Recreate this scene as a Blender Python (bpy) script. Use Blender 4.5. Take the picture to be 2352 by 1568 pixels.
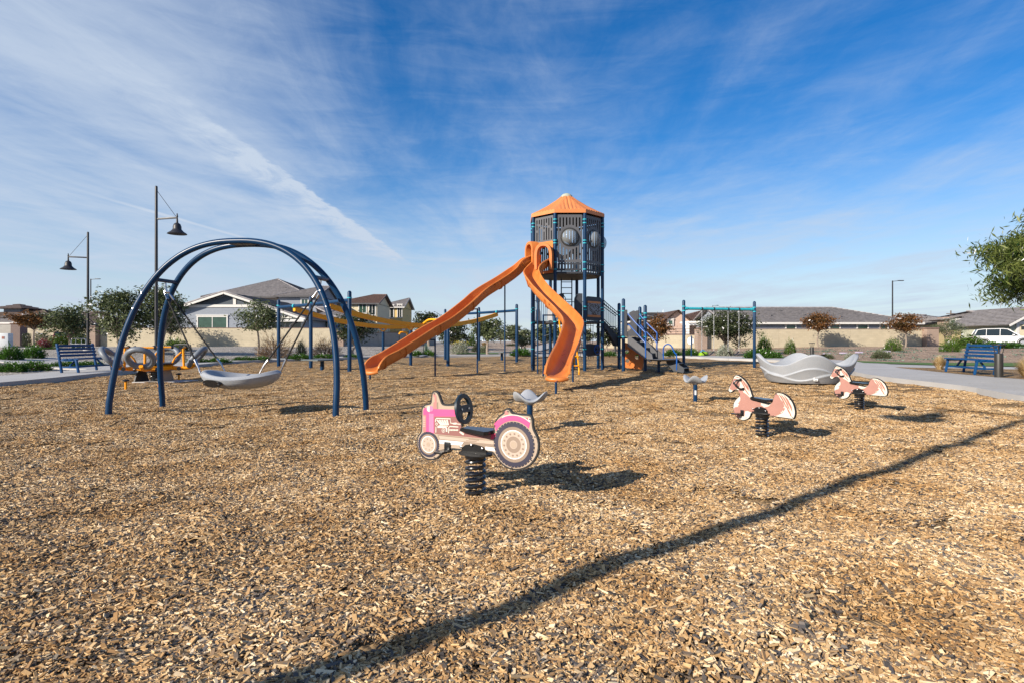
import bpy, bmesh, math, random
import numpy as np
from mathutils import Vector, Matrix
from mathutils.geometry import tessellate_polygon
R = math.radians
scene = bpy.context.scene
for o in list(bpy.data.objects): bpy.data.objects.remove(o)
COL = scene.collection
# ------------------------------------------------------------------ camera, sky, sun, exposure
F, CX, CY, CAMH = 1350.0, 1176.0, 784.0, 1.08        # focal length and centre in pixels of a 2352 wide picture, eye height
cam = bpy.data.cameras.new('camera'); cam_o = bpy.data.objects.new('camera', cam); COL.objects.link(cam_o)
cam.sensor_width = 36; cam.lens = 36*F/2352; cam.clip_start = .05; cam.clip_end = 6000
cam_o.location = (0, 0, CAMH); cam_o.rotation_euler = (R(90), 0, 0); scene.camera = cam_o
SUN_AZ, SUN_EL = 39.0, 25.0                          # shadows run 39 degrees off the x axis
sd = Vector((-math.cos(R(SUN_AZ))*math.cos(R(SUN_EL)), -math.sin(R(SUN_AZ))*math.cos(R(SUN_EL)), math.sin(R(SUN_EL))))
sun = bpy.data.lights.new('sun', 'SUN'); sun.energy = 4.8; sun.angle = R(.53); sun.color = (1, .90, .76)
sun_o = bpy.data.objects.new('sun', sun); COL.objects.link(sun_o); sun_o.location = sd*50
sun_o.rotation_euler = sd.to_track_quat('Z', 'Y').to_euler()
scene.render.engine = 'CYCLES'; scene.render.resolution_x = 1024; scene.render.resolution_y = 682
scene.view_settings.view_transform = 'Standard'; scene.view_settings.look = 'None'
scene.view_settings.exposure = 0.66; scene.view_settings.gamma = 1; scene.view_settings.use_curve_mapping = False
scene.cycles.max_bounces = 6; scene.cycles.transparent_max_bounces = 8
W = bpy.data.worlds.new('World'); scene.world = W; W.use_nodes = True
nt = W.node_tree; N = nt.nodes; L = nt.links; N.clear()
def nd(t, **k):
    n = N.new(t)
    for a, b in k.items(): setattr(n, a, b)
    return n
def mth(op, a, b=None, c=None, clamp=False):
    n = N.new('ShaderNodeMath'); n.operation = op; n.use_clamp = clamp
    for i, v in enumerate((a, b, c)):
        if v is None: continue
        if isinstance(v, (int, float)): n.inputs[i].default_value = v
        else: L.new(v, n.inputs[i])
    return n.outputs[0]
def sstep(v, a, b):
    n = N.new('ShaderNodeMapRange'); n.interpolation_type = 'SMOOTHSTEP'; n.inputs[1].default_value = a; n.inputs[2].default_value = b
    L.new(v, n.inputs[0]); return n.outputs[0]
def noise(vec, sx, sy, sz, scale, det=5, rough=.55, dist=0.0):
    m = N.new('ShaderNodeMapping'); m.inputs['Scale'].default_value = (sx, sy, sz); L.new(vec, m.inputs[0])
    n = N.new('ShaderNodeTexNoise'); n.inputs['Scale'].default_value = scale; n.inputs['Detail'].default_value = det
    n.inputs['Roughness'].default_value = rough; n.inputs['Distortion'].default_value = dist; L.new(m.outputs[0], n.inputs['Vector'])
    return n.outputs[0]
sky = nd('ShaderNodeTexSky', sky_type='NISHITA'); sky.sun_disc = False
sky.sun_elevation = R(SUN_EL); sky.sun_rotation = R(270-SUN_AZ); sky.air_density = 1.0; sky.dust_density = .2; sky.ozone_density = 2.0; sky.altitude = 300
hs = nd('ShaderNodeHueSaturation'); hs.inputs['Hue'].default_value = .509; hs.inputs['Saturation'].default_value = 1.46; hs.inputs['Value'].default_value = 1.10; L.new(sky.outputs[0], hs.inputs['Color'])
tc = nd('ShaderNodeTexCoord'); sp = nd('ShaderNodeSeparateXYZ'); L.new(tc.outputs['Generated'], sp.inputs[0])
zc = mth('MAXIMUM', mth('ADD', sp.outputs[2], .015), .02)
u = mth('DIVIDE', sp.outputs[0], zc); v = mth('DIVIDE', sp.outputs[1], zc)      # position on a flat cloud layer
cb = nd('ShaderNodeCombineXYZ'); L.new(u, cb.inputs[0]); L.new(v, cb.inputs[1]); uv = cb.outputs[0]
n1 = noise(uv, 1.0, .26, 1, 1.5, 9, .62, .9)          # long streaks running away from the camera
n2 = noise(uv, 1.0, .60, 1, 4.2, 9, .68, 1.2)
n3 = noise(uv, .9, .30, 1, .55, 4, .55, .5)
n4 = noise(tc.outputs['Generated'], 1, 1, 6.5, 4.0, 8, .62, .8)
far = sstep(v, 2.4, 6.5)
left = mth('MULTIPLY', sstep(mth('DIVIDE', mth('MULTIPLY', u, -1), mth('MULTIPLY_ADD', v, .18, 1.0)), .38, 1.05), mth('SUBTRACT', 1.0, mth('MULTIPLY', far, .75)))      # the cirrus bank
base = mth('ADD', mth('MULTIPLY', n1, .50), mth('ADD', mth('MULTIPLY', n2, .16), mth('MULTIPLY', n3, .60)))
base = mth('ADD', base, mth('ADD', mth('MULTIPLY', left, .16), mth('MULTIPLY', far, .10)))
base = mth('ADD', base, mth('MULTIPLY', mth('SUBTRACT', n4, .5), mth('ADD', mth('MULTIPLY', far, .62), .22)))
cir = mth('MULTIPLY', mth('POWER', sstep(base, .44, 1.04), 1.1), .92)
jit = mth('MULTIPLY', mth('SUBTRACT', noise(uv, 1, .8, 1, 7.0, 6, .65, .5), .5), .16)
# broad contrail
e1 = mth('SUBTRACT', mth('ADD', u, jit), mth('MULTIPLY_ADD', v, .03, -1.415))
c1 = mth('MULTIPLY', mth('SUBTRACT', 1.0, sstep(e1, .02, .07)), mth('POWER', sstep(e1, -.40, .02), 1.6))
c1 = mth('MULTIPLY', c1, mth('MULTIPLY', mth('SUBTRACT', 1.0, sstep(v, 6.4, 7.2)), sstep(v, 1.6, 4.2)))
c1 = mth('MULTIPLY', c1, mth('MULTIPLY_ADD', n2, 2.2, -.45, True))
e2 = mth('ABSOLUTE', mth('SUBTRACT', mth('ADD', u, mth('MULTIPLY', jit, .12)), mth('MULTIPLY_ADD', v, .194, -3.38)))
c2 = mth('MULTIPLY', mth('SUBTRACT', 1.0, sstep(e2, .008, .05)), mth('MULTIPLY', sstep(v, 3.3, 4.4), mth('SUBTRACT', 1.0, sstep(v, 6.0, 8.0))))
tot = mth('ADD', cir, mth('MAXIMUM', mth('MULTIPLY', c1, .95), mth('MULTIPLY', c2, .40)), None, True)
hz = mth('MULTIPLY', mth('SUBTRACT', 1.0, sstep(sp.outputs[2], -.02, .30)), .80)
tot = mth('SUBTRACT', 1.0, mth('MULTIPLY', mth('SUBTRACT', 1.0, tot), mth('SUBTRACT', 1.0, hz)))
mx = nd('ShaderNodeMix', data_type='RGBA'); L.new(tot, mx.inputs['Factor']); L.new(hs.outputs[0], mx.inputs['A']); mx.inputs['B'].default_value = (4.35, 5.1, 6.2, 1)
bg = nd('ShaderNodeBackground'); bg.inputs['Strength'].default_value = .083; L.new(mx.outputs['Result'], bg.inputs['Color'])
wo = nd('ShaderNodeOutputWorld'); L.new(bg.outputs[0], wo.inputs[0])
# ------------------------------------------------------------------ helpers
def G(px, py, z=0.0):
    Y = F*(CAMH-z)/(py-CY); return Vector(((px-CX)*Y/F, Y, z))
def P(px, py, Y): return Vector(((px-CX)*Y/F, Y, CAMH-(py-CY)*Y/F))
def PX(px, Y): return (px-CX)*Y/F
def PZ(py, Y): return CAMH-(py-CY)*Y/F
MATS = {}
def pm(name, col, rough=.5, metal=0.0, var=.12, scale=6.0, bump=0.0, bscale=60.0, coat=0.0, col2=None, mixscale=3.0, spec=.5, attr=None):
    m = bpy.data.materials.new(name); m.use_nodes = True; t = m.node_tree; b = t.nodes['Principled BSDF']
    b.inputs['Roughness'].default_value = rough; b.inputs['Metallic'].default_value = metal; b.inputs['Coat Weight'].default_value = coat
    b.inputs['Specular IOR Level'].default_value = spec
    tcn = t.nodes.new('ShaderNodeTexCoord'); nz = t.nodes.new('ShaderNodeTexNoise'); nz.inputs['Scale'].default_value = scale; nz.inputs['Detail'].default_value = 6
    t.links.new(tcn.outputs['Object'], nz.inputs['Vector'])
    mr = t.nodes.new('ShaderNodeMapRange'); mr.inputs[1].default_value = .25; mr.inputs[2].default_value = .75; mr.inputs[3].default_value = 1-var; mr.inputs[4].default_value = 1+var
    t.links.new(nz.outputs[0], mr.inputs[0])
    mu = t.nodes.new('ShaderNodeMix'); mu.data_type = 'RGBA'; mu.blend_type = 'MULTIPLY'; mu.inputs['Factor'].default_value = 1
    mu.inputs['A'].default_value = (*col, 1); t.links.new(mr.outputs[0], mu.inputs['B'])
    if col2:
        n2_ = t.nodes.new('ShaderNodeTexNoise'); n2_.inputs['Scale'].default_value = mixscale; n2_.inputs['Detail'].default_value = 8; n2_.inputs['Roughness'].default_value = .65
        t.links.new(tcn.outputs['Object'], n2_.inputs['Vector'])
        rp = t.nodes.new('ShaderNodeMapRange'); rp.inputs[1].default_value = .40; rp.inputs[2].default_value = .62
        t.links.new(n2_.outputs[0], rp.inputs[0])
        m2 = t.nodes.new('ShaderNodeMix'); m2.data_type = 'RGBA'; m2.inputs['A'].default_value = (*col, 1); m2.inputs['B'].default_value = (*col2, 1)
        t.links.new(rp.outputs[0], m2.inputs['Factor']); t.links.new(m2.outputs['Result'], mu.inputs['A'])
    t.links.new(mu.outputs['Result'], b.inputs['Base Color'])
    r2 = t.nodes.new('ShaderNodeMapRange'); r2.inputs[3].default_value = max(0, rough-.08); r2.inputs[4].default_value = min(1, rough+.12)
    t.links.new(nz.outputs[0], r2.inputs[0]); t.links.new(r2.outputs[0], b.inputs['Roughness'])
    if bump:
        nb = t.nodes.new('ShaderNodeTexNoise'); nb.inputs['Scale'].default_value = bscale; nb.inputs['Detail'].default_value = 4
        t.links.new(tcn.outputs['Object'], nb.inputs['Vector'])
        bp = t.nodes.new('ShaderNodeBump'); bp.inputs['Strength'].default_value = bump; bp.inputs['Distance'].default_value = .02
        t.links.new(nb.outputs[0], bp.inputs['Height']); t.links.new(bp.outputs[0], b.inputs['Normal'])
    MATS[name] = m; return m
def leafmat(name, cols, rough=.5, transl=.25):
    m = bpy.data.materials.new(name); m.use_nodes = True; t = m.node_tree; b = t.nodes['Principled BSDF']; out = t.nodes['Material Output']
    a = t.nodes.new('ShaderNodeAttribute'); a.attribute_name = 'lv'
    r = t.nodes.new('ShaderNodeValToRGB'); e = r.color_ramp.elements
    for i, c in enumerate(cols):
        p_ = i/(len(cols)-1)
        el = e[0] if i == 0 else (e[1] if i == len(cols)-1 else e.new(p_))
        el.position = p_; el.color = (*c, 1)
    t.links.new(a.outputs['Fac'], r.inputs[0]); t.links.new(r.outputs[0], b.inputs['Base Color']); b.inputs['Roughness'].default_value = rough
    b.inputs['Specular IOR Level'].default_value = .18
    tr = t.nodes.new('ShaderNodeBsdfTranslucent'); t.links.new(r.outputs[0], tr.inputs[0])
    mxs = t.nodes.new('ShaderNodeMixShader'); mxs.inputs[0].default_value = transl
    t.links.new(b.outputs[0], mxs.inputs[1]); t.links.new(tr.outputs[0], mxs.inputs[2]); t.links.new(mxs.outputs[0], out.inputs[0])
    MATS[name] = m; return m
def tag(o, label=None, cat=None, group=None, kind=None):
    if label: o['label'] = label
    if cat: o['category'] = cat
    if group: o['group'] = group
    if kind: o['kind'] = kind
    return o
def empty(name, loc, rz=0.0, label=None, cat=None, group=None):
    o = bpy.data.objects.new(name, None); COL.objects.link(o); o.location = loc; o.rotation_euler = (0, 0, rz); o.empty_display_size = .2
    return tag(o, label, cat, group)
def link_mesh(name, me, mat, parent=None):
    o = bpy.data.objects.new(name, me); COL.objects.link(o)
    if mat is not None and not me.materials: me.materials.append(MATS[mat] if isinstance(mat, str) else mat)
    if parent is not None: o.parent = parent
    return o
def copy_tree(o, parent=None):
    c = o.copy(); COL.objects.link(c)
    if parent is not None: c.parent = parent
    for ch in list(o.children): copy_tree(ch, c)
    return c
class MB:
    """collects geometry; origin is subtracted so that world coordinates can be used under a placed root"""
    def __init__(s, origin=(0, 0, 0)): s.v = []; s.f = []; s.o = Vector(origin)
    def add(s, vs, fs):
        n = len(s.v); s.v += [Vector(p)-s.o for p in vs]; s.f += [tuple(i+n for i in f) for f in fs]; return s
    def box(s, c, size, rz=0.0, m=None, bev=0.0):
        hx, hy, hz_ = [k/2 for k in size]; c = Vector(c); q = Matrix.Rotation(rz, 3, 'Z') if m is None else m
        if bev > 0:
            b = min(bev, hx*.9, hy*.9, hz_*.9); vs = []; bm_ = bmesh.new(); bmesh.ops.create_cube(bm_, size=1)
            for w in bm_.verts: w.co = Vector((w.co.x*2*hx, w.co.y*2*hy, w.co.z*2*hz_))
            bmesh.ops.bevel(bm_, geom=bm_.edges[:]+bm_.verts[:], offset=b, segments=2, affect='EDGES', profile=.6)
            bm_.verts.index_update()
            s.add([c+q@w.co for w in bm_.verts], [[w.index for w in f.verts] for f in bm_.faces]); bm_.free(); return s
        vs = [c+q@Vector((x*hx, y*hy, z*hz_)) for z in (-1, 1) for y in (-1, 1) for x in (-1, 1)]
        return s.add(vs, [(0, 2, 3, 1), (4, 5, 7, 6), (0, 1, 5, 4), (2, 6, 7, 3), (0, 4, 6, 2), (1, 3, 7, 5)])
    def bar(s, a, b, w, h, up=(0, 0, 1), bev=0.0):
        a = Vector(a); b = Vector(b); t = (b-a); ln = t.length; t.normalize(); up = Vector(up)
        sd_ = t.cross(up)
        if sd_.length < 1e-4: sd_ = t.cross(Vector((0, 1, 0)))
        sd_.normalize(); up2 = sd_.cross(t)
        m = Matrix((t, sd_, up2)).transposed()
        return s.box((a+b)/2, (ln, w, h), m=m, bev=bev)
    def tube(s, pts, r, n=10, caps=True, closed=False, dome=False):
        pts = [Vector(p) for p in pts]; k = len(pts); rr = r if isinstance(r, (list, tuple)) else [r]*k
        if dome:
            d = (pts[-1]-pts[-2]).normalized(); e = pts[-1]; r0 = rr[-1]
            pts += [e+d*r0*.5, e+d*r0*.85, e+d*r0]; rr = list(rr)+[r0*.87, r0*.5, r0*.05]; k += 3
        tan = []
        for i in range(k):
            a = pts[(i-1) % k] if (closed or i > 0) else pts[0]; b = pts[(i+1) % k] if (closed or i < k-1) else pts[-1]
            tan.append((b-a).normalized())
        t0 = tan[0]; ref = Vector((0, 0, 1)) if abs(t0.z) < .9 else Vector((0, 1, 0))
        nrm = t0.cross(ref).normalized(); vs = []
        for i in range(k):
            if i > 0:
                ax = tan[i-1].cross(tan[i])
                if ax.length > 1e-7: nrm = Matrix.Rotation(tan[i-1].angle(tan[i]), 3, ax.normalized()) @ nrm
            bi = tan[i].cross(nrm)
            for j in range(n):
                a = 2*math.pi*j/n; vs.append(pts[i]+(nrm*math.cos(a)+bi*math.sin(a))*rr[i])
        fs = []
        for i in range(k if closed else k-1):
            for j in range(n):
                a = i*n+j; b = i*n+(j+1) % n; i2 = (i+1) % k; fs.append((a, b, i2*n+(j+1) % n, i2*n+j))
        if caps and not closed: fs += [tuple(range(n-1, -1, -1)), tuple((k-1)*n+j for j in range(n))]
        return s.add(vs, fs)
    def lathe(s, prof, c=(0, 0, 0), n=24, m=None, caps=True):
        c = Vector(c); vs = []; k = len(prof); q = m or Matrix.Identity(3)
        for (r, z) in prof:
            for j in range(n):
                a = 2*math.pi*j/n; vs.append(c+q@Vector((r*math.cos(a), r*math.sin(a), z)))
        fs = [(i*n+j, i*n+(j+1) % n, (i+1)*n+(j+1) % n, (i+1)*n+j) for i in range(k-1) for j in range(n)]
        if caps: fs += [tuple(range(n-1, -1, -1)), tuple((k-1)*n+j for j in range(n))]
        return s.add(vs, fs)
    def prism(s, poly, m, d0, d1):
        """poly of 2-D points in the frame m (4x4: columns u, v, normal, origin), extruded from d0 to d1 along the normal; poly may be a list of loops (first outer, then holes)"""
        loops = poly if isinstance(poly[0][0], (tuple, list)) else [poly]
        tri = tessellate_polygon([[Vector((a, b, 0)) for a, b in lp] for lp in loops])
        flat = [p for lp in loops for p in lp]; n = len(flat)
        vs = [m@Vector((a, b, d1)) for a, b in flat]+[m@Vector((a, b, d0)) for a, b in flat]; fs = []
        for t in tri:
            (x1, y1), (x2, y2), (x3, y3) = flat[t[0]], flat[t[1]], flat[t[2]]
            t = t if (x2-x1)*(y3-y1)-(x3-x1)*(y2-y1) > 0 else (t[0], t[2], t[1])
            fs.append(tuple(t)); fs.append((t[0]+n, t[2]+n, t[1]+n))
        o = 0
        for lp in loops:
            k = len(lp); area = sum(lp[i][0]*lp[(i+1) % k][1]-lp[(i+1) % k][0]*lp[i][1] for i in range(k))
            outer = (lp is loops[0])
            for i in range(k):
                a, b = o+i, o+(i+1) % k
                fs.append((a, a+n, b+n, b) if (area > 0) == outer else (b, b+n, a+n, a))
            o += k
        return s.add(vs, fs)
    def mesh(s, name, smooth=40):
        me = bpy.data.meshes.new(name); me.from_pydata([tuple(p) for p in s.v], [], s.f); me.update()
        if smooth:
            me.shade_smooth(); me.set_sharp_from_angle(angle=R(smooth))
        return me
    def build(s, name, mat, parent=None, smooth=40, label=None):
        o = link_mesh(name, s.mesh(name, smooth), mat, parent)
        if label: o['label'] = label
        return o
def frame(o, ux, vy, nz_=None):
    ux = Vector(ux).normalized(); vy = Vector(vy).normalized(); nn = ux.cross(vy).normalized() if nz_ is None else Vector(nz_)
    m = Matrix((ux, vy, nn)).transposed().to_4x4(); m.translation = Vector(o); return m
def spline(pts, n=8, closed=False):
    pts = [Vector(p) for p in pts]; k = len(pts); out = []
    for i in range(k if closed else k-1):
        g = (lambda j: pts[j % k]) if closed else (lambda j: pts[max(0, min(k-1, j))])
        p0, p1, p2, p3 = g(i-1), g(i), g(i+1), g(i+2)
        for j in range(n):
            t = j/n; out.append(.5*((2*p1)+(p2-p0)*t+(2*p0-5*p1+4*p2-p3)*t*t+(3*p1-p0-3*p2+p3)*t**3))
    if not closed: out.append(pts[-1])
    return out
def circ(cx, cy, r, n=28, a0=0): return [(cx+r*math.cos(a0+2*math.pi*i/n), cy+r*math.sin(a0+2*math.pi*i/n)) for i in range(n)]
def np_mesh(name, V, faces, attr=None, smooth=False):
    """V (n,3), faces (m,k) all of one size"""
    me = bpy.data.meshes.new(name); V = np.ascontiguousarray(V, dtype=np.float32); faces = np.ascontiguousarray(faces, dtype=np.int32); m, k = faces.shape
    me.vertices.add(len(V)); me.vertices.foreach_set('co', V.ravel()); me.loops.add(m*k); me.loops.foreach_set('vertex_index', faces.ravel())
    me.polygons.add(m); me.polygons.foreach_set('loop_start', np.arange(0, m*k, k, dtype=np.int32)); me.update(calc_edges=True)
    if attr is not None:
        for nm, dat in attr.items():
            a = me.attributes.new(nm, 'FLOAT', 'FACE'); a.data.foreach_set('value', np.ascontiguousarray(dat, dtype=np.float32))
    if smooth: me.shade_smooth()
    else: me.shade_flat()
    return me
# ------------------------------------------------------------------ materials
pm('navy', (.004, .031, .085), .30, var=.14, scale=4, spec=.26)
pm('steel_navy', (.006, .020, .035), .4, var=.15)
pm('royal', (.006, .080, .33), .34, spec=.3)
pm('bench_blue', (.002, .050, .155), .55, var=.15, bump=.05, bscale=30, spec=.25, col2=(.004, .060, .185), mixscale=5)
pm('teal', (.03, .38, .46), .4, spec=.3)
pm('orange', (.60, .195, .040), .42, var=.08, scale=3, bump=.04, bscale=40, col2=(.55, .16, .030), mixscale=2.2)
pm('roof_orange', (.63, .215, .065), .5, var=.07, scale=4)
pm('scuff', (.16, .05, .02), .7)
pm('yellow', (.84, .32, .006), .42, var=.06, spec=.3)
pm('zip_yellow', (.86, .36, .010), .45, var=.06, spec=.3)
pm('charcoal', (.032, .036, .046), .55, var=.12)
pm('panel_grey', (.090, .092, .102), .5, var=.10, scale=4)
pm('light_panel', (.30, .31, .33), .5)
pm('deck_grey', (.10, .115, .12), .55, var=.15, bump=.2, bscale=150)
pm('black', (.010, .010, .011), .28, var=.1, coat=.25)
pm('black_matte', (.013, .013, .014), .55, var=.15, bump=.08, bscale=120)
pm('rope', (.012, .012, .013), .8, bump=.6, bscale=180)
pm('granite', (.33, .345, .37), .55, var=.22, scale=140, bump=.10, bscale=160, col2=(.30, .32, .35), mixscale=3)
pm('granite_dark', (.20, .22, .25), .5, var=.2, scale=140, bump=.1, bscale=160)
pm('ring_grey', (.15, .17, .20), .45, var=.12, bump=.1, bscale=40)
pm('steel', (.55, .55, .57), .25, metal=1.0, var=.1)
pm('galv', (.42, .43, .45), .4, metal=.8, var=.2)
pm('iron', (.018, .018, .022), .45, var=.2)
pm('white', (.80, .79, .76), .5, var=.05)
pm('cream', (.62, .58, .50), .5, var=.04)
pm('tan_print', (.40, .31, .235), .38, var=.04, coat=.15)
pm('tan_dark', (.27, .20, .152), .38, var=.04)
pm('tan_light', (.47, .37, .30), .38, var=.03)
pm('pink', (.72, .085, .24), .36, var=.06, scale=3, coat=.15)
pm('pink_light', (.76, .19, .34), .36, var=.05)
pm('mauve', (.26, .115, .105), .38, var=.05)
pm('rose', (.43, .19, .175), .38, var=.05)
pm('red_print', (.62, .03, .10), .38, var=.05)
pm('tyre_print', (.036, .034, .058), .4, var=.1)
pm('horse_pink', (.37, .185, .15), .38, var=.06, scale=4, coat=.15, col2=(.42, .215, .175), mixscale=3)
pm('horse_line', (.36, .15, .11), .4)
pm('concrete', (.42, .41, .40), .85, var=.12, scale=2.2, bump=.18, bscale=90, col2=(.36, .35, .34), mixscale=1.1)
pm('asphalt', (.055, .055, .058), .9, var=.2, scale=3, bump=.3, bscale=120)
pm('grass', (.07, .14, .025), .9, var=.35, scale=40, bump=.6, bscale=140)
pm('bark', (.26, .21, .17), .9, var=.3, scale=25, bump=.5, bscale=60)
pm('bark_dark', (.13, .10, .08), .9, var=.3, scale=25, bump=.5, bscale=60)
pm('glass_dark', (.015, .022, .022), .06, var=.1, spec=.8)
pm('glass_green', (.035, .075, .055), .10, var=.25, scale=2, spec=.8)
pm('trim', (.62, .60, .57), .6, var=.06)
pm('stucco_blue', (.25, .275, .32), .9, var=.07, bump=.3, bscale=40)
pm('stucco_slate', (.075, .09, .11), .85, var=.15, scale=10)
pm('stucco_deep', (.10, .15, .25), .9, var=.07, bump=.3, bscale=40)
pm('stucco_taupe', (.32, .28, .24), .9, var=.06, bump=.3, bscale=40)
pm('stucco_cream', (.60, .52, .36), .9, var=.05, bump=.3, bscale=40)
pm('stucco_yellow', (.58, .42, .17), .9, var=.05, bump=.3, bscale=40)
pm('stucco_pink', (.50, .36, .29), .9, var=.05, bump=.3, bscale=40)
pm('stucco_olive', (.29, .275, .20), .9, var=.05, bump=.3, bscale=40)
pm('stucco_sage', (.36, .38, .30), .9, var=.05, bump=.3, bscale=40)
pm('stucco_tan', (.38, .31, .17), .9, var=.05, bump=.3, bscale=40)
pm('tile_grey', (.30, .28, .28), .85, var=.30, scale=3.5, bump=.3, bscale=20, col2=(.23, .215, .22), mixscale=2)
pm('tile_dark', (.10, .095, .10), .85, var=.25, scale=3.5, bump=.3, bscale=20)
pm('tile_red', (.20, .125, .10), .85, var=.4, scale=6, bump=.3, bscale=20, col2=(.13, .09, .085), mixscale=5)
pm('tile_brown', (.16, .12, .105), .85, var=.3, scale=5, bump=.3, bscale=20)
pm('stone_clad', (.34, .24, .19), .9, var=.45, scale=5, bump=.6, bscale=9)
pm('bollard', (.024, .022, .020), .45, var=.15)
pm('car_white', (.78, .78, .78), .18, var=.02, coat=.8)
pm('car_black', (.010, .010, .012), .15, var=.02, coat=.8)
pm('car_red', (.28, .015, .015), .2, var=.02, coat=.8)
pm('rubber', (.012, .012, .012), .8)
pm('lime', (.24, .42, .02), .5); pm('sky_blue', (.03, .25, .55), .5)
pm('lid', (.42, .36, .48), .7); pm('box_white', (.62, .64, .65), .5, var=.06)
pm('bubble', (.10, .13, .15), .06, var=.05, spec=1.0)
leafmat('leaf_green', [(.022, .036, .010), (.055, .075, .022), (.12, .15, .055), (.20, .23, .11)], .42, .2)
leafmat('leaf_dark', [(.016, .026, .010), (.040, .056, .022), (.085, .10, .045)], .45, .2)
leafmat('leaf_red', [(.035, .030, .012), (.09, .05, .018), (.22, .075, .025), (.28, .12, .04)], .5, .25)
leafmat('leaf_bright', [(.024, .055, .008), (.055, .12, .014), (.12, .20, .03)], .5, .3)
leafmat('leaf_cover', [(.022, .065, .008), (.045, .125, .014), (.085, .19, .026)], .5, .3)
leafmat('leaf_silver', [(.12, .14, .09), (.25, .27, .19), (.42, .43, .34)], .6, .2)
leafmat('leaf_sage', [(.05, .07, .03), (.11, .14, .07), (.2, .22, .13)], .6, .2)
leafmat('leaf_dry', [(.09, .055, .03), (.20, .13, .075), (.30, .21, .13)], .8, .1)
leafmat('leaf_straw', [(.22, .14, .05), (.48, .33, .14), (.66, .49, .26)], .7, .25)
leafmat('leaf_willow', [(.020, .045, .008), (.050, .085, .014), (.10, .145, .026), (.19, .22, .06)], .38, .25)
leafmat('leaf_teal', [(.06, .10, .075), (.12, .18, .14), (.20, .27, .21)], .6, .2)
leafmat('leaf_yellow', [(.35, .28, .01), (.62, .48, .02), (.75, .60, .05)], .6, .25)
leafmat('leaf_rose', [(.03, .04, .015), (.12, .02, .03), (.32, .04, .07)], .6, .25)
# ------------------------------------------------------------------ ground
POLY = [(-13.0, -9), (-13.0, 0), (-12.5, 8), (-12.2, 14.0), (-12.8, 18.7), (-13.2, 23.9), (-13.6, 29.5), (-11.4, 33.2), (-7.0, 39.5),
        (1.6, 43.5), (9.5, 44.0), (11.6, 38.6), (12.6, 34.2), (13.9, 31.0), (13.2, 26.5), (11.9, 21.5), (10.6, 17.6), (10.2, 15.4), (9.9, 12.8),
        (9.15, 10.5), (8.7, 7), (8.6, 0), (8.6, -9)]
poly_s = np.array([(p.x, p.y) for p in spline([(x, y, 0) for x, y in POLY], 6, True)])
def poly_dist(X, Y):
    """signed distance to the playground edge, negative inside"""
    pts = np.stack([np.ravel(X), np.ravel(Y)], 1).astype(float); A = poly_s; B = np.roll(A, -1, 0)
    best = np.full(len(pts), 1e9); inside = np.zeros(len(pts), bool)
    for a, b in zip(A, B):
        ab = b-a; t = np.clip(((pts-a)@ab)/(ab@ab+1e-12), 0, 1); q = a+t[:, None]*ab
        best = np.minimum(best, np.hypot(pts[:, 0]-q[:, 0], pts[:, 1]-q[:, 1]))
        c = ((a[1] > pts[:, 1]) != (b[1] > pts[:, 1]))
        xi = (b[0]-a[0])*(pts[:, 1]-a[1])/(b[1]-a[1]+1e-12)+a[0]; inside ^= c & (pts[:, 0] < xi)
    return np.where(inside, -best, best).reshape(np.shape(X))
def smst(a, b, x):
    t = np.clip((x-a)/(b-a), 0, 1); return t*t*(3-2*t)
def wob(x, y, s, seed=0): return np.sin(x*s+1.7*seed+.6*np.sin(y*s*.7))*np.cos(y*s*1.13+.9*seed+.5*np.sin(x*s*.83))
def gz_arr(X, Y, d=None):
    X = np.asarray(X, float); Y = np.asarray(Y, float)
    if d is None: d = poly_dist(X, Y)
    ramp = 14+14*smst(-14, 4, X)
    z = .08+.52*smst(3.0, ramp, d)+.0025*np.maximum(np.hypot(X, Y)-70, 0).clip(0, 160)
    return z+.035*wob(X, Y, .55)*smst(3.5, 7, d)
def gz(x, y): return float(gz_arr(np.array([x]), np.array([y]))[0])
_rd = random.Random(12); DIVOTS = [(_rd.uniform(-8, 8), _rd.uniform(1.6, 13), _rd.uniform(.10, .28), _rd.choice((-1, -1, 1))*_rd.uniform(.014, .034)) for _ in range(90)]
def mz_arr(X, Y):
    """height of the wood chip bed"""
    z = .020*wob(X, Y, 1.9)+.012*wob(X, Y, 4.3, 2)+.004*wob(X, Y, 9.0, 5)
    for (cx, cy, r, h) in ((-2.3, 8.1, .3, .03), (-4.1, 8.9, .8, -.05), (8.9, 25.2, 1.6, -.06), (.5, 12.4, .6, -.04), (-.6, 3.2, .25, -.03), (-1.25, 2.9, .22, -.045), (.35, 3.0, .3, .03))+tuple(DIVOTS):
        z = z+h*np.exp(-((X-cx)**2+(Y-cy)**2)/(2*r*r))
    return z
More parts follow.
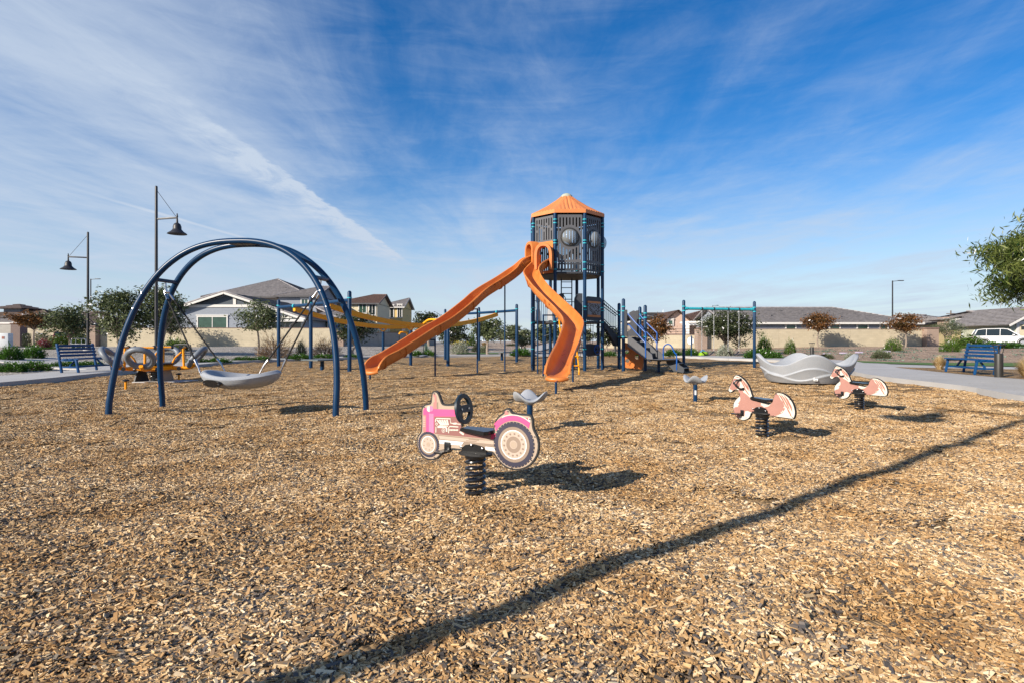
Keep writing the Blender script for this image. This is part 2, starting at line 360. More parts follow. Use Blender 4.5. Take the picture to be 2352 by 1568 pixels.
def ground_mat(name, c_grey, c_brown, scale, blend_attr):
    m = bpy.data.materials.new(name); m.use_nodes = True; t = m.node_tree; b = t.nodes['Principled BSDF']; n = t.nodes; l = t.links
    tcn = n.new('ShaderNodeTexCoord'); vo = n.new('ShaderNodeTexVoronoi'); vo.inputs['Scale'].default_value = scale; l.new(tcn.outputs['Object'], vo.inputs['Vector'])
    sr = n.new('ShaderNodeSeparateColor'); l.new(vo.outputs['Color'], sr.inputs[0])
    def ramp(cs):
        r = n.new('ShaderNodeValToRGB'); e = r.color_ramp.elements
        for i, c in enumerate(cs):
            el = e[0] if i == 0 else (e[1] if i == len(cs)-1 else e.new(i/(len(cs)-1)))
            el.position = i/(len(cs)-1); el.color = (*c, 1)
        l.new(sr.outputs[0], r.inputs[0]); return r
    ra, rb = ramp(c_grey), ramp(c_brown)
    at = n.new('ShaderNodeAttribute'); at.attribute_name = blend_attr
    mxn = n.new('ShaderNodeMix'); mxn.data_type = 'RGBA'; l.new(at.outputs['Fac'], mxn.inputs['Factor']); l.new(ra.outputs[0], mxn.inputs['A']); l.new(rb.outputs[0], mxn.inputs['B'])
    nz = n.new('ShaderNodeTexNoise'); nz.inputs['Scale'].default_value = .9; nz.inputs['Detail'].default_value = 7; l.new(tcn.outputs['Object'], nz.inputs['Vector'])
    mr = n.new('ShaderNodeMapRange'); mr.inputs[1].default_value = .3; mr.inputs[2].default_value = .7; mr.inputs[3].default_value = .72; mr.inputs[4].default_value = 1.25; l.new(nz.outputs[0], mr.inputs[0])
    mu = n.new('ShaderNodeMix'); mu.data_type = 'RGBA'; mu.blend_type = 'MULTIPLY'; mu.inputs['Factor'].default_value = 1; l.new(mxn.outputs['Result'], mu.inputs['A']); l.new(mr.outputs[0], mu.inputs['B'])
    l.new(mu.outputs['Result'], b.inputs['Base Color']); b.inputs['Roughness'].default_value = .9; b.inputs['Specular IOR Level'].default_value = .2
    bp = n.new('ShaderNodeBump'); bp.inputs['Strength'].default_value = .9; bp.inputs['Distance'].default_value = .5/scale
    iv = n.new('ShaderNodeMath'); iv.operation = 'SUBTRACT'; iv.inputs[0].default_value = 1; l.new(vo.outputs['Distance'], iv.inputs[1])
    ad = n.new('ShaderNodeMath'); ad.operation = 'MULTIPLY_ADD'; l.new(sr.outputs[1], ad.inputs[0]); ad.inputs[1].default_value = .8; l.new(iv.outputs[0], ad.inputs[2])
    l.new(ad.outputs[0], bp.inputs['Height']); l.new(bp.outputs[0], b.inputs['Normal'])
    MATS[name] = m
ground_mat('gravel', [(.14, .13, .12), (.32, .285, .25), (.52, .47, .41)], [(.15, .10, .07), (.34, .23, .155), (.52, .38, .27)], 15, 'brown')
ground_mat('mulch', [(.10, .07, .04), (.33, .22, .12), (.58, .44, .28), (.21, .19, .18), (.48, .32, .16)], [(.12, .08, .045), (.36, .22, .11), (.60, .43, .25), (.42, .27, .13)], 52, 'brown')
def axis(fine, a, b, far):
    c = list(np.arange(a, b+1e-6, fine)); s = fine; lo, hi = a, b
    while hi < far: s *= 1.35; hi += s; lo -= s; c.append(hi); c.insert(0, lo)
    return np.array(c)
gx = axis(1.0, -58, 58, 2500); gy = axis(1.0, -12, 112, 2500)
XX, YY = np.meshgrid(gx, gy); DD = poly_dist(XX, YY); ZZ = gz_arr(XX, YY, DD); ZZ = np.where(DD < 1.1, -.25, ZZ-.02)
ny, nx = XX.shape; idx = np.arange(ny*nx).reshape(ny, nx)
fc = np.stack([idx[:-1, :-1], idx[:-1, 1:], idx[1:, 1:], idx[1:, :-1]], -1).reshape(-1, 4)
me = np_mesh('ground', np.stack([XX, YY, ZZ], -1).reshape(-1, 3), fc, smooth=True)
a = me.attributes.new('brown', 'FLOAT', 'POINT'); a.data.foreach_set('value', (smst(-16, 10, XX+6*wob(XX, YY, .12))*.95).ravel().astype(np.float32))
tag(link_mesh('ground', me, 'gravel'), 'sloping gravel ground around the playground', None, None, 'structure')
# bed of wood chips: a sheet that carries the chips
def grid_patch(x0, x1, y0, y1, st, keep):
    xs = np.arange(x0, x1+1e-6, st); ys = np.arange(y0, y1+1e-6, st); X, Y = np.meshgrid(xs, ys); k = keep(X, Y)
    idm = np.arange(X.size).reshape(X.shape); q = np.stack([idm[:-1, :-1], idm[:-1, 1:], idm[1:, 1:], idm[1:, :-1]], -1).reshape(-1, 4)
    q = q[k.ravel()[q].all(1)]; used, inv = np.unique(q, return_inverse=True)
    return X.ravel()[used], Y.ravel()[used], inv.reshape(-1, 4)
bx, by, bq = grid_patch(-15, 16, -9, 46, .15, lambda X, Y: poly_dist(X, Y) < .45)
bz = mz_arr(bx, by)-.008; dedge = poly_dist(bx, by); bz = bz-.0*dedge
me = np_mesh('mulch', np.stack([bx, by, bz], -1), bq, smooth=True)
a = me.attributes.new('brown', 'FLOAT', 'POINT'); a.data.foreach_set('value', np.clip(.30+.55*smst(-5, 9, bx)+.25*wob(bx, by, .9), 0, 1).astype(np.float32))
tag(link_mesh('wood_chip_bed', me, 'mulch'), 'wide bed of wood chips under the play equipment', None, None, 'structure')
# the chips themselves: clumps of chips placed by geometry nodes
def chip_mat():
    m = bpy.data.materials.new('chips'); m.use_nodes = True; t = m.node_tree; b = t.nodes['Principled BSDF']; n = t.nodes; l = t.links
    at = n.new('ShaderNodeAttribute'); at.attribute_name = 'lv'; r = n.new('ShaderNodeValToRGB'); e = r.color_ramp.elements
    cs = [(0, (.045, .040, .038)), (.10, (.115, .105, .10)), (.24, (.21, .155, .105)), (.40, (.36, .215, .095)), (.58, (.48, .31, .145)), (.80, (.62, .44, .235)), (1, (.78, .63, .42))]
    e[0].position, e[0].color = 0, (*cs[0][1], 1); e[1].position, e[1].color = 1, (*cs[-1][1], 1)
    for p_, c in cs[1:-1]: el = e.new(p_); el.color = (*c, 1)
    oi = n.new('ShaderNodeObjectInfo'); ad = n.new('ShaderNodeMath'); ad.operation = 'MULTIPLY_ADD'; l.new(oi.outputs['Random'], ad.inputs[0]); ad.inputs[1].default_value = .14
    sb = n.new('ShaderNodeMath'); sb.operation = 'SUBTRACT'; l.new(at.outputs['Fac'], sb.inputs[0]); sb.inputs[1].default_value = .07; l.new(sb.outputs[0], ad.inputs[2])
    l.new(ad.outputs[0], r.inputs[0])
    tcn = n.new('ShaderNodeTexCoord'); mp = n.new('ShaderNodeMapping'); mp.inputs['Scale'].default_value = (60, 300, 300); l.new(tcn.outputs['Object'], mp.inputs[0])
    nz = n.new('ShaderNodeTexNoise'); nz.inputs['Scale'].default_value = 1.0; l.new(mp.outputs[0], nz.inputs['Vector'])
    mr = n.new('ShaderNodeMapRange'); mr.inputs[3].default_value = .75; mr.inputs[4].default_value = 1.25; l.new(nz.outputs[0], mr.inputs[0])
    mu = n.new('ShaderNodeMix'); mu.data_type = 'RGBA'; mu.blend_type = 'MULTIPLY'; mu.inputs['Factor'].default_value = 1; l.new(r.outputs[0], mu.inputs['A']); l.new(mr.outputs[0], mu.inputs['B'])
    ge = n.new('ShaderNodeNewGeometry'); nb = n.new('ShaderNodeTexNoise'); nb.inputs['Scale'].default_value = 1.5; nb.inputs['Detail'].default_value = 5; l.new(ge.outputs['Position'], nb.inputs['Vector'])
    rb = n.new('ShaderNodeValToRGB'); rb.color_ramp.elements[0].position = .34; rb.color_ramp.elements[0].color = (.80, .70, .57, 1); rb.color_ramp.elements[1].position = .66; rb.color_ramp.elements[1].color = (1.06, 1.08, 1.12, 1); l.new(nb.outputs[0], rb.inputs[0])
    m3 = n.new('ShaderNodeMix'); m3.data_type = 'RGBA'; m3.blend_type = 'MULTIPLY'; m3.inputs['Factor'].default_value = 1; l.new(mu.outputs['Result'], m3.inputs['A']); l.new(rb.outputs[0], m3.inputs['B'])
    l.new(m3.outputs['Result'], b.inputs['Base Color']); b.inputs['Roughness'].default_value = .75; b.inputs['Specular IOR Level'].default_value = .25
    MATS['chips'] = m
chip_mat()
rng = np.random.default_rng(7)
def chip_clump(name, n, rad, big):
    V = []; Fq = []; att = []
    for i in range(n):
        ln = rng.gamma(4, .0042)*big+.006; w = min(.014, ln*rng.uniform(.2, .5)); th = rng.uniform(.0010, .0026)*big; tp = rng.uniform(.35, 1)
        r_ = rad*math.sqrt(rng.random()); a_ = rng.random()*6.283; x0, y0 = r_*math.cos(a_), r_*math.sin(a_)
        yaw = rng.normal(0, 1.0); pit = rng.normal(0, .26); rol = rng.normal(0, .34); skew = rng.uniform(-.25, .25)*ln
        base = np.array([[-.5*ln, -.5*w*tp, 0], [.5*ln, -.5*w, 0], [.5*ln+skew*.4, .5*w*rng.uniform(.6, 1), 0], [-.5*ln+skew*.3, .5*w*tp, 0]])
        top = base*np.array([.99, .97, 1])+np.array([0, 0, th]); bot = base+np.array([0, 0, -th])
        v = np.concatenate([bot, top]); cy_, sy_ = math.cos(yaw), math.sin(yaw); cp, spn = math.cos(pit), math.sin(pit); cr, sr_ = math.cos(rol), math.sin(rol)
        Rm = np.array([[cy_, -sy_, 0], [sy_, cy_, 0], [0, 0, 1]])@np.array([[cp, 0, spn], [0, 1, 0], [-spn, 0, cp]])@np.array([[1, 0, 0], [0, cr, -sr_], [0, sr_, cr]])
        v = v@Rm.T+np.array([x0, y0, rng.uniform(-.003, .009)*big]); o = len(V)*8; V.append(v)
        Fq += [[o+4, o+5, o+6, o+7], [o, o+1, o+5, o+4], [o+1, o+2, o+6, o+5], [o+2, o+3, o+7, o+6], [o+3, o, o+4, o+7]]
        c = float(np.clip(rng.normal(.60, .24), 0, 1)) if rng.random() > .23 else float(rng.uniform(.0, .3))
        att += [c]*5
    return np_mesh(name, np.concatenate(V), np.array(Fq), {'lv': att})
src = bpy.data.collections.new('chip_source')
for i in range(14):
    o = bpy.data.objects.new('wood_chip_clump', chip_clump('wood_chip_clump', 190, .112, 1.0)); o.data.materials.append(MATS['chips']); src.objects.link(o)
pts = []
for (y0, y1, dens) in ((.9, 3.2, 118), (3.2, 5.5, 92), (5.5, 8.5, 62), (8.5, 12.5, 34), (12.5, 19, 15), (19, 30, 5)):
    n = int(dens*((y1-y0)*(2*(.90*y1+1.6))))
    x = rng.uniform(-(.90*y1+1.6), .90*y1+1.6, n); y = rng.uniform(y0, y1, n); k = (np.abs(x) < .90*y+1.6); pts.append(np.stack([x[k], y[k]], 1))
pts = np.concatenate(pts); pts = pts[poly_dist(pts[:, 0], pts[:, 1]) < -.10]
z = mz_arr(pts[:, 0], pts[:, 1]); me = bpy.data.meshes.new('wood_chips'); me.vertices.add(len(pts)); me.vertices.foreach_set('co', np.column_stack([pts, z]).astype(np.float32).ravel())
yaw_ = np.where(rng.random(len(pts)) < .6, rng.normal(.25, .5, len(pts)), rng.uniform(0, 6.283, len(pts))); px_, py_ = pts[:, 0], pts[:, 1]
gx_ = (mz_arr(px_+.05, py_)-mz_arr(px_-.05, py_))/.1; gy_ = (mz_arr(px_, py_+.05)-mz_arr(px_, py_-.05))/.1; cy_, sy_ = np.cos(yaw_), np.sin(yaw_)
eul = np.column_stack([np.arctan(cy_*gy_-sy_*gx_), -np.arctan(cy_*gx_+sy_*gy_), yaw_])          # clumps lie on the slope of the bed
a = me.attributes.new('rot', 'FLOAT_VECTOR', 'POINT'); a.data.foreach_set('vector', eul.astype(np.float32).ravel())
a = me.attributes.new('scl', 'FLOAT', 'POINT'); a.data.foreach_set('value', rng.uniform(.8, 1.35, len(pts)).astype(np.float32))
a = me.attributes.new('pick', 'INT', 'POINT'); a.data.foreach_set('value', rng.integers(0, 14, len(pts)).astype(np.int32))
chips = bpy.data.objects.new('wood_chips', me); COL.objects.link(chips); tag(chips, 'loose brown and grey wood chips covering the playground', None, None, 'stuff')
ng = bpy.data.node_groups.new('scatter_chips', 'GeometryNodeTree'); ng.interface.new_socket('Geometry', in_out='INPUT', socket_type='NodeSocketGeometry'); ng.interface.new_socket('Geometry', in_out='OUTPUT', socket_type='NodeSocketGeometry')
gi = ng.nodes.new('NodeGroupInput'); go = ng.nodes.new('NodeGroupOutput'); ip = ng.nodes.new('GeometryNodeInstanceOnPoints'); ci = ng.nodes.new('GeometryNodeCollectionInfo')
ci.inputs['Collection'].default_value = src; ci.inputs['Separate Children'].default_value = True; ci.inputs['Reset Children'].default_value = True
def named(nm, ty):
    q = ng.nodes.new('GeometryNodeInputNamedAttribute'); q.data_type = ty; q.inputs['Name'].default_value = nm; return q.outputs['Attribute']
ng.links.new(gi.outputs[0], ip.inputs['Points']); ng.links.new(ci.outputs[0], ip.inputs['Instance']); ip.inputs['Pick Instance'].default_value = True
ng.links.new(named('pick', 'INT'), ip.inputs['Instance Index']); ng.links.new(named('rot', 'FLOAT_VECTOR'), ip.inputs['Rotation']); ng.links.new(named('scl', 'FLOAT'), ip.inputs['Scale'])
ng.links.new(ip.outputs[0], go.inputs[0]); mod = chips.modifiers.new('scatter', 'NODES'); mod.node_group = ng
# ------------------------------------------------------------------ concrete paths made of slabs
def ribbon_slabs(name, label, Lp, Rp, zoff, cell=1.9, thick=.22, cross=1, mat='concrete'):
    root = empty(name, (0, 0, 0)); tag(root, label, None, None, 'structure')
    Lp = [Vector((*p, 0)) for p in Lp]; Rp = [Vector((*p, 0)) for p in Rp]; acc = 0; cuts = [0]
    for i in range(1, len(Lp)):
        acc += ((Lp[i]-Lp[i-1]).length+(Rp[i]-Rp[i-1]).length)/2
        if acc >= cell: cuts.append(i); acc = 0
    if cuts[-1] != len(Lp)-1: cuts.append(len(Lp)-1)
    for a0, b0 in zip(cuts[:-1], cuts[1:]):
        vs, fs = [], []; n = b0-a0+1; tops = []
        for i in range(a0, b0+1):
            l, r = Lp[i].copy(), Rp[i].copy(); ee = .006
            if i == a0: nxt = Lp[i+1]-Lp[i]; l += nxt.normalized()*ee; nr = Rp[i+1]-Rp[i]; r += nr.normalized()*ee
            if i == b0: l -= (Lp[i]-Lp[i-1]).normalized()*ee; r -= (Rp[i]-Rp[i-1]).normalized()*ee
            for q in (l, r): tops.append(q)
        zs = gz_arr([q.x for q in tops], [q.y for q in tops])+zoff
        for q, z_ in zip(tops, zs): vs += [(q.x, q.y, z_), (q.x, q.y, z_-thick)]
        for i in range(n-1):
            o = i*4; p_ = o+4
            fs += [(o, o+2, p_+2, p_), (o, p_, p_+1, o+1), (o+2, o+3, p_+3, p_+2)]
        fs += [(0, 1, 3, 2), ((n-1)*4, (n-1)*4+2, (n-1)*4+3, (n-1)*4+1)]
        m_ = MB(); m_.add(vs, fs)
        bm_ = bmesh.new(); me_ = m_.mesh('slab', 30); bm_.from_mesh(me_); bmesh.ops.recalc_face_normals(bm_, faces=bm_.faces[:]); bm_.to_mesh(me_); bm_.free()
        link_mesh('slab', me_, mat, root)
    return root
ps = poly_s; nrm_ = np.roll(ps, -1, 0)-np.roll(ps, 1, 0); nrm_ = np.stack([nrm_[:, 1], -nrm_[:, 0]], 1); nrm_ /= np.hypot(nrm_[:, 0], nrm_[:, 1])[:, None]
test = poly_dist(ps[:, 0]+nrm_[:, 0]*.3, ps[:, 1]+nrm_[:, 1]*.3); nrm_ = np.where((test < 0)[:, None], -nrm_, nrm_)
wid = 2.0+.3*smst(32, 40, ps[:, 1])+1.3*smst(5, 12, ps[:, 0])*(1-smst(36, 42, ps[:, 1]))
op = ps+nrm_*wid[:, None]; k0 = 2; k1 = 22*6+3
ribbon_slabs('path', 'pale concrete path with raised kerb edge round the playground', [tuple(p) for p in ps[k0:k1]], [tuple(p) for p in op[k0:k1]], .035)
def line2(a, b, n): return [(a[0]+(b[0]-a[0])*i/n, a[1]+(b[1]-a[1])*i/n) for i in range(n+1)]
def curve2(pts, n=6): return [(p.x, p.y) for p in spline([(x, y, 0) for x, y in pts], n)]
ribbon_slabs('path', 'concrete walk running off behind the right bench', curve2([(15.9, 26.6), (18.2, 22.5), (22.8, 20.9), (31, 19.9), (46, 19.3)]), curve2([(14.5, 22.8), (17.5, 20.7), (22.4, 19.1), (30.8, 18.1), (46, 17.5)]), .03)
ribbon_slabs('path', 'concrete apron leading to the parking lot', curve2([(-15.2, 21.0), (-18.5, 22.6), (-24, 25.5), (-34, 29), (-60, 33)]), curve2([(-15.2, 24.2), (-18, 26.0), (-23.6, 28.4), (-34, 31.2), (-60, 35.2)]), .03)
ribbon_slabs('path', 'narrow concrete walk leading far back between the trees', curve2([(-.4, 45.6), (.6, 56), (4, 74), (6, 105)]), curve2([(1.9, 45.6), (3, 56), (6.2, 74), (8, 105)]), .03)
def ribbon(name, label, A, B, zoff, mat, kind='structure', n=6):
    m_ = MB(); k = len(A); vs = []
    for i in range(k):
        for j in range(n+1):
            t = j/n; x = A[i][0]*(1-t)+B[i][0]*t; y = A[i][1]*(1-t)+B[i][1]*t; vs.append((x, y))
    zs = gz_arr([p[0] for p in vs], [p[1] for p in vs])+zoff
    m_.add([(p[0], p[1], z_) for p, z_ in zip(vs, zs)], [(i*(n+1)+j, i*(n+1)+j+1, (i+1)*(n+1)+j+1, (i+1)*(n+1)+j) for i in range(k-1) for j in range(n)])
    me_ = m_.mesh(name); bm_ = bmesh.new(); bm_.from_mesh(me_); bmesh.ops.recalc_face_normals(bm_, faces=bm_.faces[:])
    if sum(f.normal.z for f in bm_.faces) < 0: bmesh.ops.reverse_faces(bm_, faces=bm_.faces[:])
    bm_.to_mesh(me_); bm_.free()
    at_ = me_.attributes.new('brown', 'FLOAT', 'POINT'); at_.data.foreach_set('value', np.ones(len(me_.vertices), dtype=np.float32))
    return tag(link_mesh(name, me_, mat), label, None, None, kind)
ribbon('lawn', 'strip of mown green grass behind the right bench', curve2([(17.2, 29.6), (19.4, 25.4), (23.6, 23.6), (31, 22.6), (46, 22)]), curve2([(16.1, 26.9), (18.3, 22.7), (22.9, 21.05), (31.1, 20.05), (46, 19.45)]), .045, 'grass')
ribbon('planting_bed', 'brown mulch bed under the right bench and bollard', curve2([(14.6, 22.4), (17.4, 20.5), (22.3, 18.95), (30.8, 17.95)]), curve2([(14.3, 21.6), (13.4, 17.5), (13.2, 14.5), (13.0, 8)]), .04, 'mulch')
ribbon('parking_lot', 'dark asphalt parking lot beyond the left shrubs', curve2([(-20.5, 21.2), (-25, 23.0), (-36, 26), (-62, 28)]), curve2([(-19.5, 22.7), (-24.4, 25.2), (-34.4, 28.6), (-60, 32.5)]), .03, 'asphalt')
ribbon('road', 'asphalt street beyond the right hedge', line2((42, 53), (90, 50), 12), line2((42, 64), (90, 61), 12), .03, 'asphalt')
ribbon('road', 'asphalt street beyond the left hedge', line2((-90, 46), (-42, 50), 12), line2((-90, 54), (-42, 56), 12), .03, 'asphalt')
ribbon('lawn', 'small patch of green grass beside the far walk', line2((-4.5, 46.2), (-1.0, 46.2), 4), line2((-4.5, 48.5), (-1.2, 49), 4), .045, 'grass')
# ------------------------------------------------------------------ spring riders
def spring_parts(root, h, rad, wire, turns, plate_w, plate_d, zpl):
    pts = [(rad*math.cos(t*2*math.pi*turns), rad*math.sin(t*2*math.pi*turns), .0+(h)*min(1, max(0, t*1.04-.02))) for t in [i/(turns*20) for i in range(int(turns*20)+1)]]
    MB().tube(pts, wire, 8).build('spring', 'black', root)
    MB().lathe([(rad*1.08, h-.012), (rad*1.16, h), (rad*1.16, max(h+.005, zpl-.016))], n=20).build('spring_clamp', 'black', root)
    e = [(plate_w/2*math.copysign(abs(math.cos(a))**.8, math.cos(a)), plate_d/2*math.copysign(abs(math.sin(a))**.9, math.sin(a))) for a in [2*math.pi*i/36 for i in range(36)]]
    MB().prism(e, Matrix.Translation((0, 0, zpl)), -.014, .0).build('mounting_plate', 'black_matte', root)
def offset_poly(pts, d):
    n = len(pts); area = sum(pts[i][0]*pts[(i+1) % n][1]-pts[(i+1) % n][0]*pts[i][1] for i in range(n)); sg = 1 if area > 0 else -1; out = []
    for i in range(n):
        a = Vector(pts[i-1]); b = Vector(pts[i]); c = Vector(pts[(i+1) % n]); e1 = (b-a).normalized(); e2 = (c-b).normalized()
        n1_ = Vector((-e1.y, e1.x))*sg; n2_ = Vector((-e2.y, e2.x))*sg; nn = (n1_+n2_)
        nn = nn.normalized() if nn.length > 1e-6 else n1_
        k = d/max(.5, nn.dot(n1_)); p = b+nn*k; out.append((p.x, p.y))
    return out
def smooth2(pts, n=3): return [(p.x, p.y) for p in spline([(x, y, 0) for x, y in pts], n, True)]
class Rider:
    T = .011
    def __init__(s, name, label, cat, basepx, basepy, a, x0, y0, sc, ucrop=None):
        s.a = a; s.Y0 = F*CAMH/(basepy-CY); s.X0 = PX(basepx, s.Y0); s.crop = (x0, y0, sc)
        s.root = empty(name, (s.X0, s.Y0, 0), -a, label, cat); s.out = None; s.ucrop = ucrop
    def uv(s, cx, cy):
        px = (s.crop[0]+cx/s.crop[2])*2352/3840; py = (s.crop[1]+cy/s.crop[2])*2352/3840
        dx = (px-CX)/F; u = (s.Y0*dx-s.X0)/(math.cos(s.a)+dx*math.sin(s.a)); t = s.Y0-u*math.sin(s.a); return (u, CAMH-(py-CY)/F*t)
    def poly(s, pts): return [s.uv(*p) for p in pts]
    def fr(s, side): return frame((0, 0, 0), (1, 0, 0), (0, 0, 1)) if side > 0 else frame((0, 0, 0), (1, 0, 0), (0, 0, 1), (0, 1, 0))
    def panel(s, outline, face_mat, inset=.011, sm=3):
        s.out = smooth2(s.poly(outline), sm); m = s.fr(1); core = offset_poly(s.out, .003)
        b = MB().prism(core, m, -s.T, s.T); b.prism(s.out, m, -s.T+.003, s.T-.003); b.build('panel', 'black_matte', s.root, 30)
        s.lv = 0
        s.face(offset_poly(s.out, inset), face_mat, 'face')
    def face(s, pts, mat, name='print', lvl=None, only_front=False):
        """a thin printed layer on both sides of the panel"""
        s.lv = s.lv+1 if lvl is None else lvl
        d = s.T+.0006*s.lv; b = MB(); lp = pts
        b.prism(lp, s.fr(1), d-.0022, d)
        b.build(name, mat, s.root, 0)
        if name == 'face': MB().prism(lp, s.fr(1), -d, -d+.0022).build(name, mat, s.root, 0)
    def draw(s, pts, mat, lvl, name='print'): s.face(s.poly(pts), mat, name, lvl)
    def stroke(s, pts, w, mat, lvl, name='print'):
        q = [Vector(s.uv(*p)) for p in pts]; l, r = [], []
        for i, p in enumerate(q):
            t = (q[min(i+1, len(q)-1)]-q[max(i-1, 0)]).normalized(); nn = Vector((-t.y, t.x))*w/2; l.append(tuple(p+nn)); r.append(tuple(p-nn))
        s.face(l+r[::-1], mat, name, lvl)
    def bolt(s, cx, cy, r=.006, y=None):
        u_, z_ = s.uv(cx, cy); y = -s.T-.008 if y is None else y
        MB().lathe([(r, 0), (r, .004), (r*.5, .007)], (u_, y+.004, z_), 8, Matrix.Rotation(R(90), 3, 'X')).build('bolt', 'steel', s.root)
def add_seat(rd, u0, u1, z0, z1, w0, w1):
    pts = [(u0, -w0/2), (u1-.02, -w1/2), (u1, -w1/2+.03), (u1, w1/2-.03), (u1-.02, w1/2), (u0, w0/2)]
    m = frame((0, 0, z0), (1, 0, (z1-z0)/(u1-u0)), (0, 1, 0)); b = MB().prism([(p[0], p[1]) for p in pts], m, -.012, .010); b.prism(offset_poly(pts, .006), m, .0095, .0135)
    return b.build('seat', 'black', rd.root, 30)
# --- tractor
T = Rider('spring_rider', 'pink tractor spring rider with printed wheels and black steering wheel', 'spring rider', 1092, 1136, R(28), 1550, 1450, 3.484)
T.panel([(52, 740), (60, 650), (85, 605), (108, 570), (113, 500), (114, 400), (115, 300), (127, 255), (165, 218), (215, 208), (236, 190), (245, 100), (258, 60), (288, 44), (322, 54), (348, 90), (370, 150), (388, 198), (412, 217), (480, 223), (570, 218), (612, 232), (632, 275), (638, 350), (642, 440), (652, 490), (645, 515), (618, 530), (620, 558), (650, 572), (800, 590), (960, 612), (1060, 590), (1052, 540), (1065, 470), (1100, 400), (1150, 352), (1184, 328), (1196, 290), (1226, 271), (1262, 275), (1287, 302), (1305, 326), (1360, 340), (1500, 350), (1542, 362), (1562, 388), (1573, 430), (1577, 500), (1592, 560), (1632, 640), (1655, 740), (1645, 850), (1605, 940), (1540, 1020), (1450, 1068), (1355, 1083), (1260, 1066), (1180, 1020), (1110, 950), (1068, 885), (1040, 858), (980, 850), (760, 838), (560, 815), (515, 815), (490, 848), (460, 856), (425, 845), (390, 835), (384, 862), (350, 910), (300, 944), (230, 952), (160, 930), (100, 870), (65, 800)], 'tan_print', .012, 2)
rz_ = lambda k: k/3.484*2352/3840*T.Y0/F
T.draw([(330, 618), (1065, 690), (1062, 800), (800, 775), (362, 735), (358, 690)], 'tan_dark', 2)
T.draw([(345, 632), (1062, 700), (1062, 742), (360, 672)], 'tan_light', 3)
T.draw([(700, 688), (840, 700), (838, 711), (700, 699)], 'tan_dark', 4); T.draw([(735, 668), (870, 682), (868, 694), (735, 680)], 'tan_dark', 4)
T.draw([(285, 378), (600, 378), (622, 420), (640, 520), (655, 575), (800, 595), (960, 620), (1060, 600), (1062, 678), (700, 645), (330, 612), (285, 598)], 'mauve', 2)
T.draw([(142, 300), (160, 272), (200, 262), (230, 280), (545, 290), (590, 330), (605, 380), (285, 378), (285, 600), (180, 585), (180, 362), (142, 358)], 'pink', 3)
T.draw([(218, 340), (278, 345), (278, 598), (218, 590)], 'pink_light', 4)
T.draw([(142, 360), (180, 364), (180, 590), (142, 582)], 'rose', 3)
for i in range(6): T.draw([(140, 380+i*24), (172, 380+i*24), (172, 393+i*24), (140, 393+i*24)], 'tan_light', 4)
T.draw([(274, 88), (300, 92), (314, 120), (316, 188), (333, 196), (335, 282), (275, 282), (275, 200), (292, 190), (290, 128), (274, 120)], 'rose', 3)
T.draw([(318, 196), (333, 196), (335, 282), (320, 282)], 'tan_dark', 4)
T.draw([(192, 270), (200, 248), (228, 240), (228, 322), (204, 314), (192, 296)], 'cream', 5); T.draw([(229, 242), (262, 245), (275, 275), (265, 308), (229, 318)], 'pink_light', 4)
for i in range(5): T.draw([(314+i*32, 424), (334+i*32, 421), (392+i*22, 490), (372+i*22, 494)], 'cream', 5)
for pts, w in (([(302, 452), (306, 418), (318, 404), (498, 410), (502, 464), (536, 470)], .007), ([(584, 476), (632, 480)], .006), ([(345, 500), (466, 506)], .006), ([(330, 516), (430, 518), (448, 532), (450, 578)], .013), ([(475, 596), (477, 524), (490, 508), (602, 516)], .007), ([(620, 578), (672, 614)], .014), ([(484, 553), (600, 558)], .006)): T.stroke(pts, w, 'cream', 5)
T.draw([(534, 462), (575, 458), (588, 470), (575, 484), (534, 482)], 'cream', 6)
for i in range(6): T.draw([(488+i*20, 545), (500+i*20, 545), (500+i*20, 566), (488+i*20, 566)], 'cream', 6)
for i in range(6): T.draw([(303-i*.5, 514+i*13), (318-i*.5, 512+i*13), (317, 520+i*13), (302, 523+i*13)], 'cream', 5)
c = T.uv(318, 478); T.face([circ(*c, rz_(19), 20), circ(*c, rz_(11), 20)], 'cream', 'print', 5)
c = T.uv(407, 562); T.face([circ(*c, rz_(28), 22), circ(*c, rz_(22), 22)], 'cream', 'print', 5); T.stroke([(398, 562), (418, 564)], .005, 'cream', 6); T.stroke([(407, 550), (408, 576)], .005, 'cream', 6)
T.draw([(356, 684), (520, 698), (672, 713), (640, 756), (500, 745), (358, 733)], 'white', 5); T.draw([(955, 772), (1066, 786), (1084, 832), (955, 812)], 'white', 5)
T.draw([(1030, 612), (1085, 600), (1105, 660), (1022, 684)], 'red_print', 5)
def wheel(cx, cy, rpx, rings, holes, nteeth):
    c = T.uv(cx, cy); Rw = rz_(rpx); teeth = []
    for i in range(nteeth):
        for k, rr in ((0, 1), (.68, 1), (.72, .945), (.96, .945)): a = -2*math.pi*(i+k)/nteeth; teeth.append((c[0]+Rw*rr*math.cos(a), c[1]+Rw*rr*math.sin(a)))
    T.face(teeth[::-1], 'tyre_print', 'wheel_print', 8)
    lv = 9
    for rr, mat in rings: T.face(circ(*c, Rw*rr, 40), mat, 'wheel_print', lv); lv += 1
    for i in range(holes[1]):
        a = 2*math.pi*(i+.3)/holes[1]; T.face(circ(c[0]+Rw*holes[0]*math.cos(a), c[1]+Rw*holes[0]*math.sin(a), Rw*.034*holes[2], 12), 'tan_dark', 'wheel_print', lv)
c = T.uv(1325, 745); band = [(c[0]+rz_(372)*math.cos(R(a)), c[1]+rz_(372)*math.sin(R(a))) for a in range(52, 141, 4)]+[(c[0]+rz_(298)*math.cos(R(a)), c[1]+rz_(298)*math.sin(R(a))) for a in range(150, 43, -4)]
T.face(band, 'pink', 'print', 4)
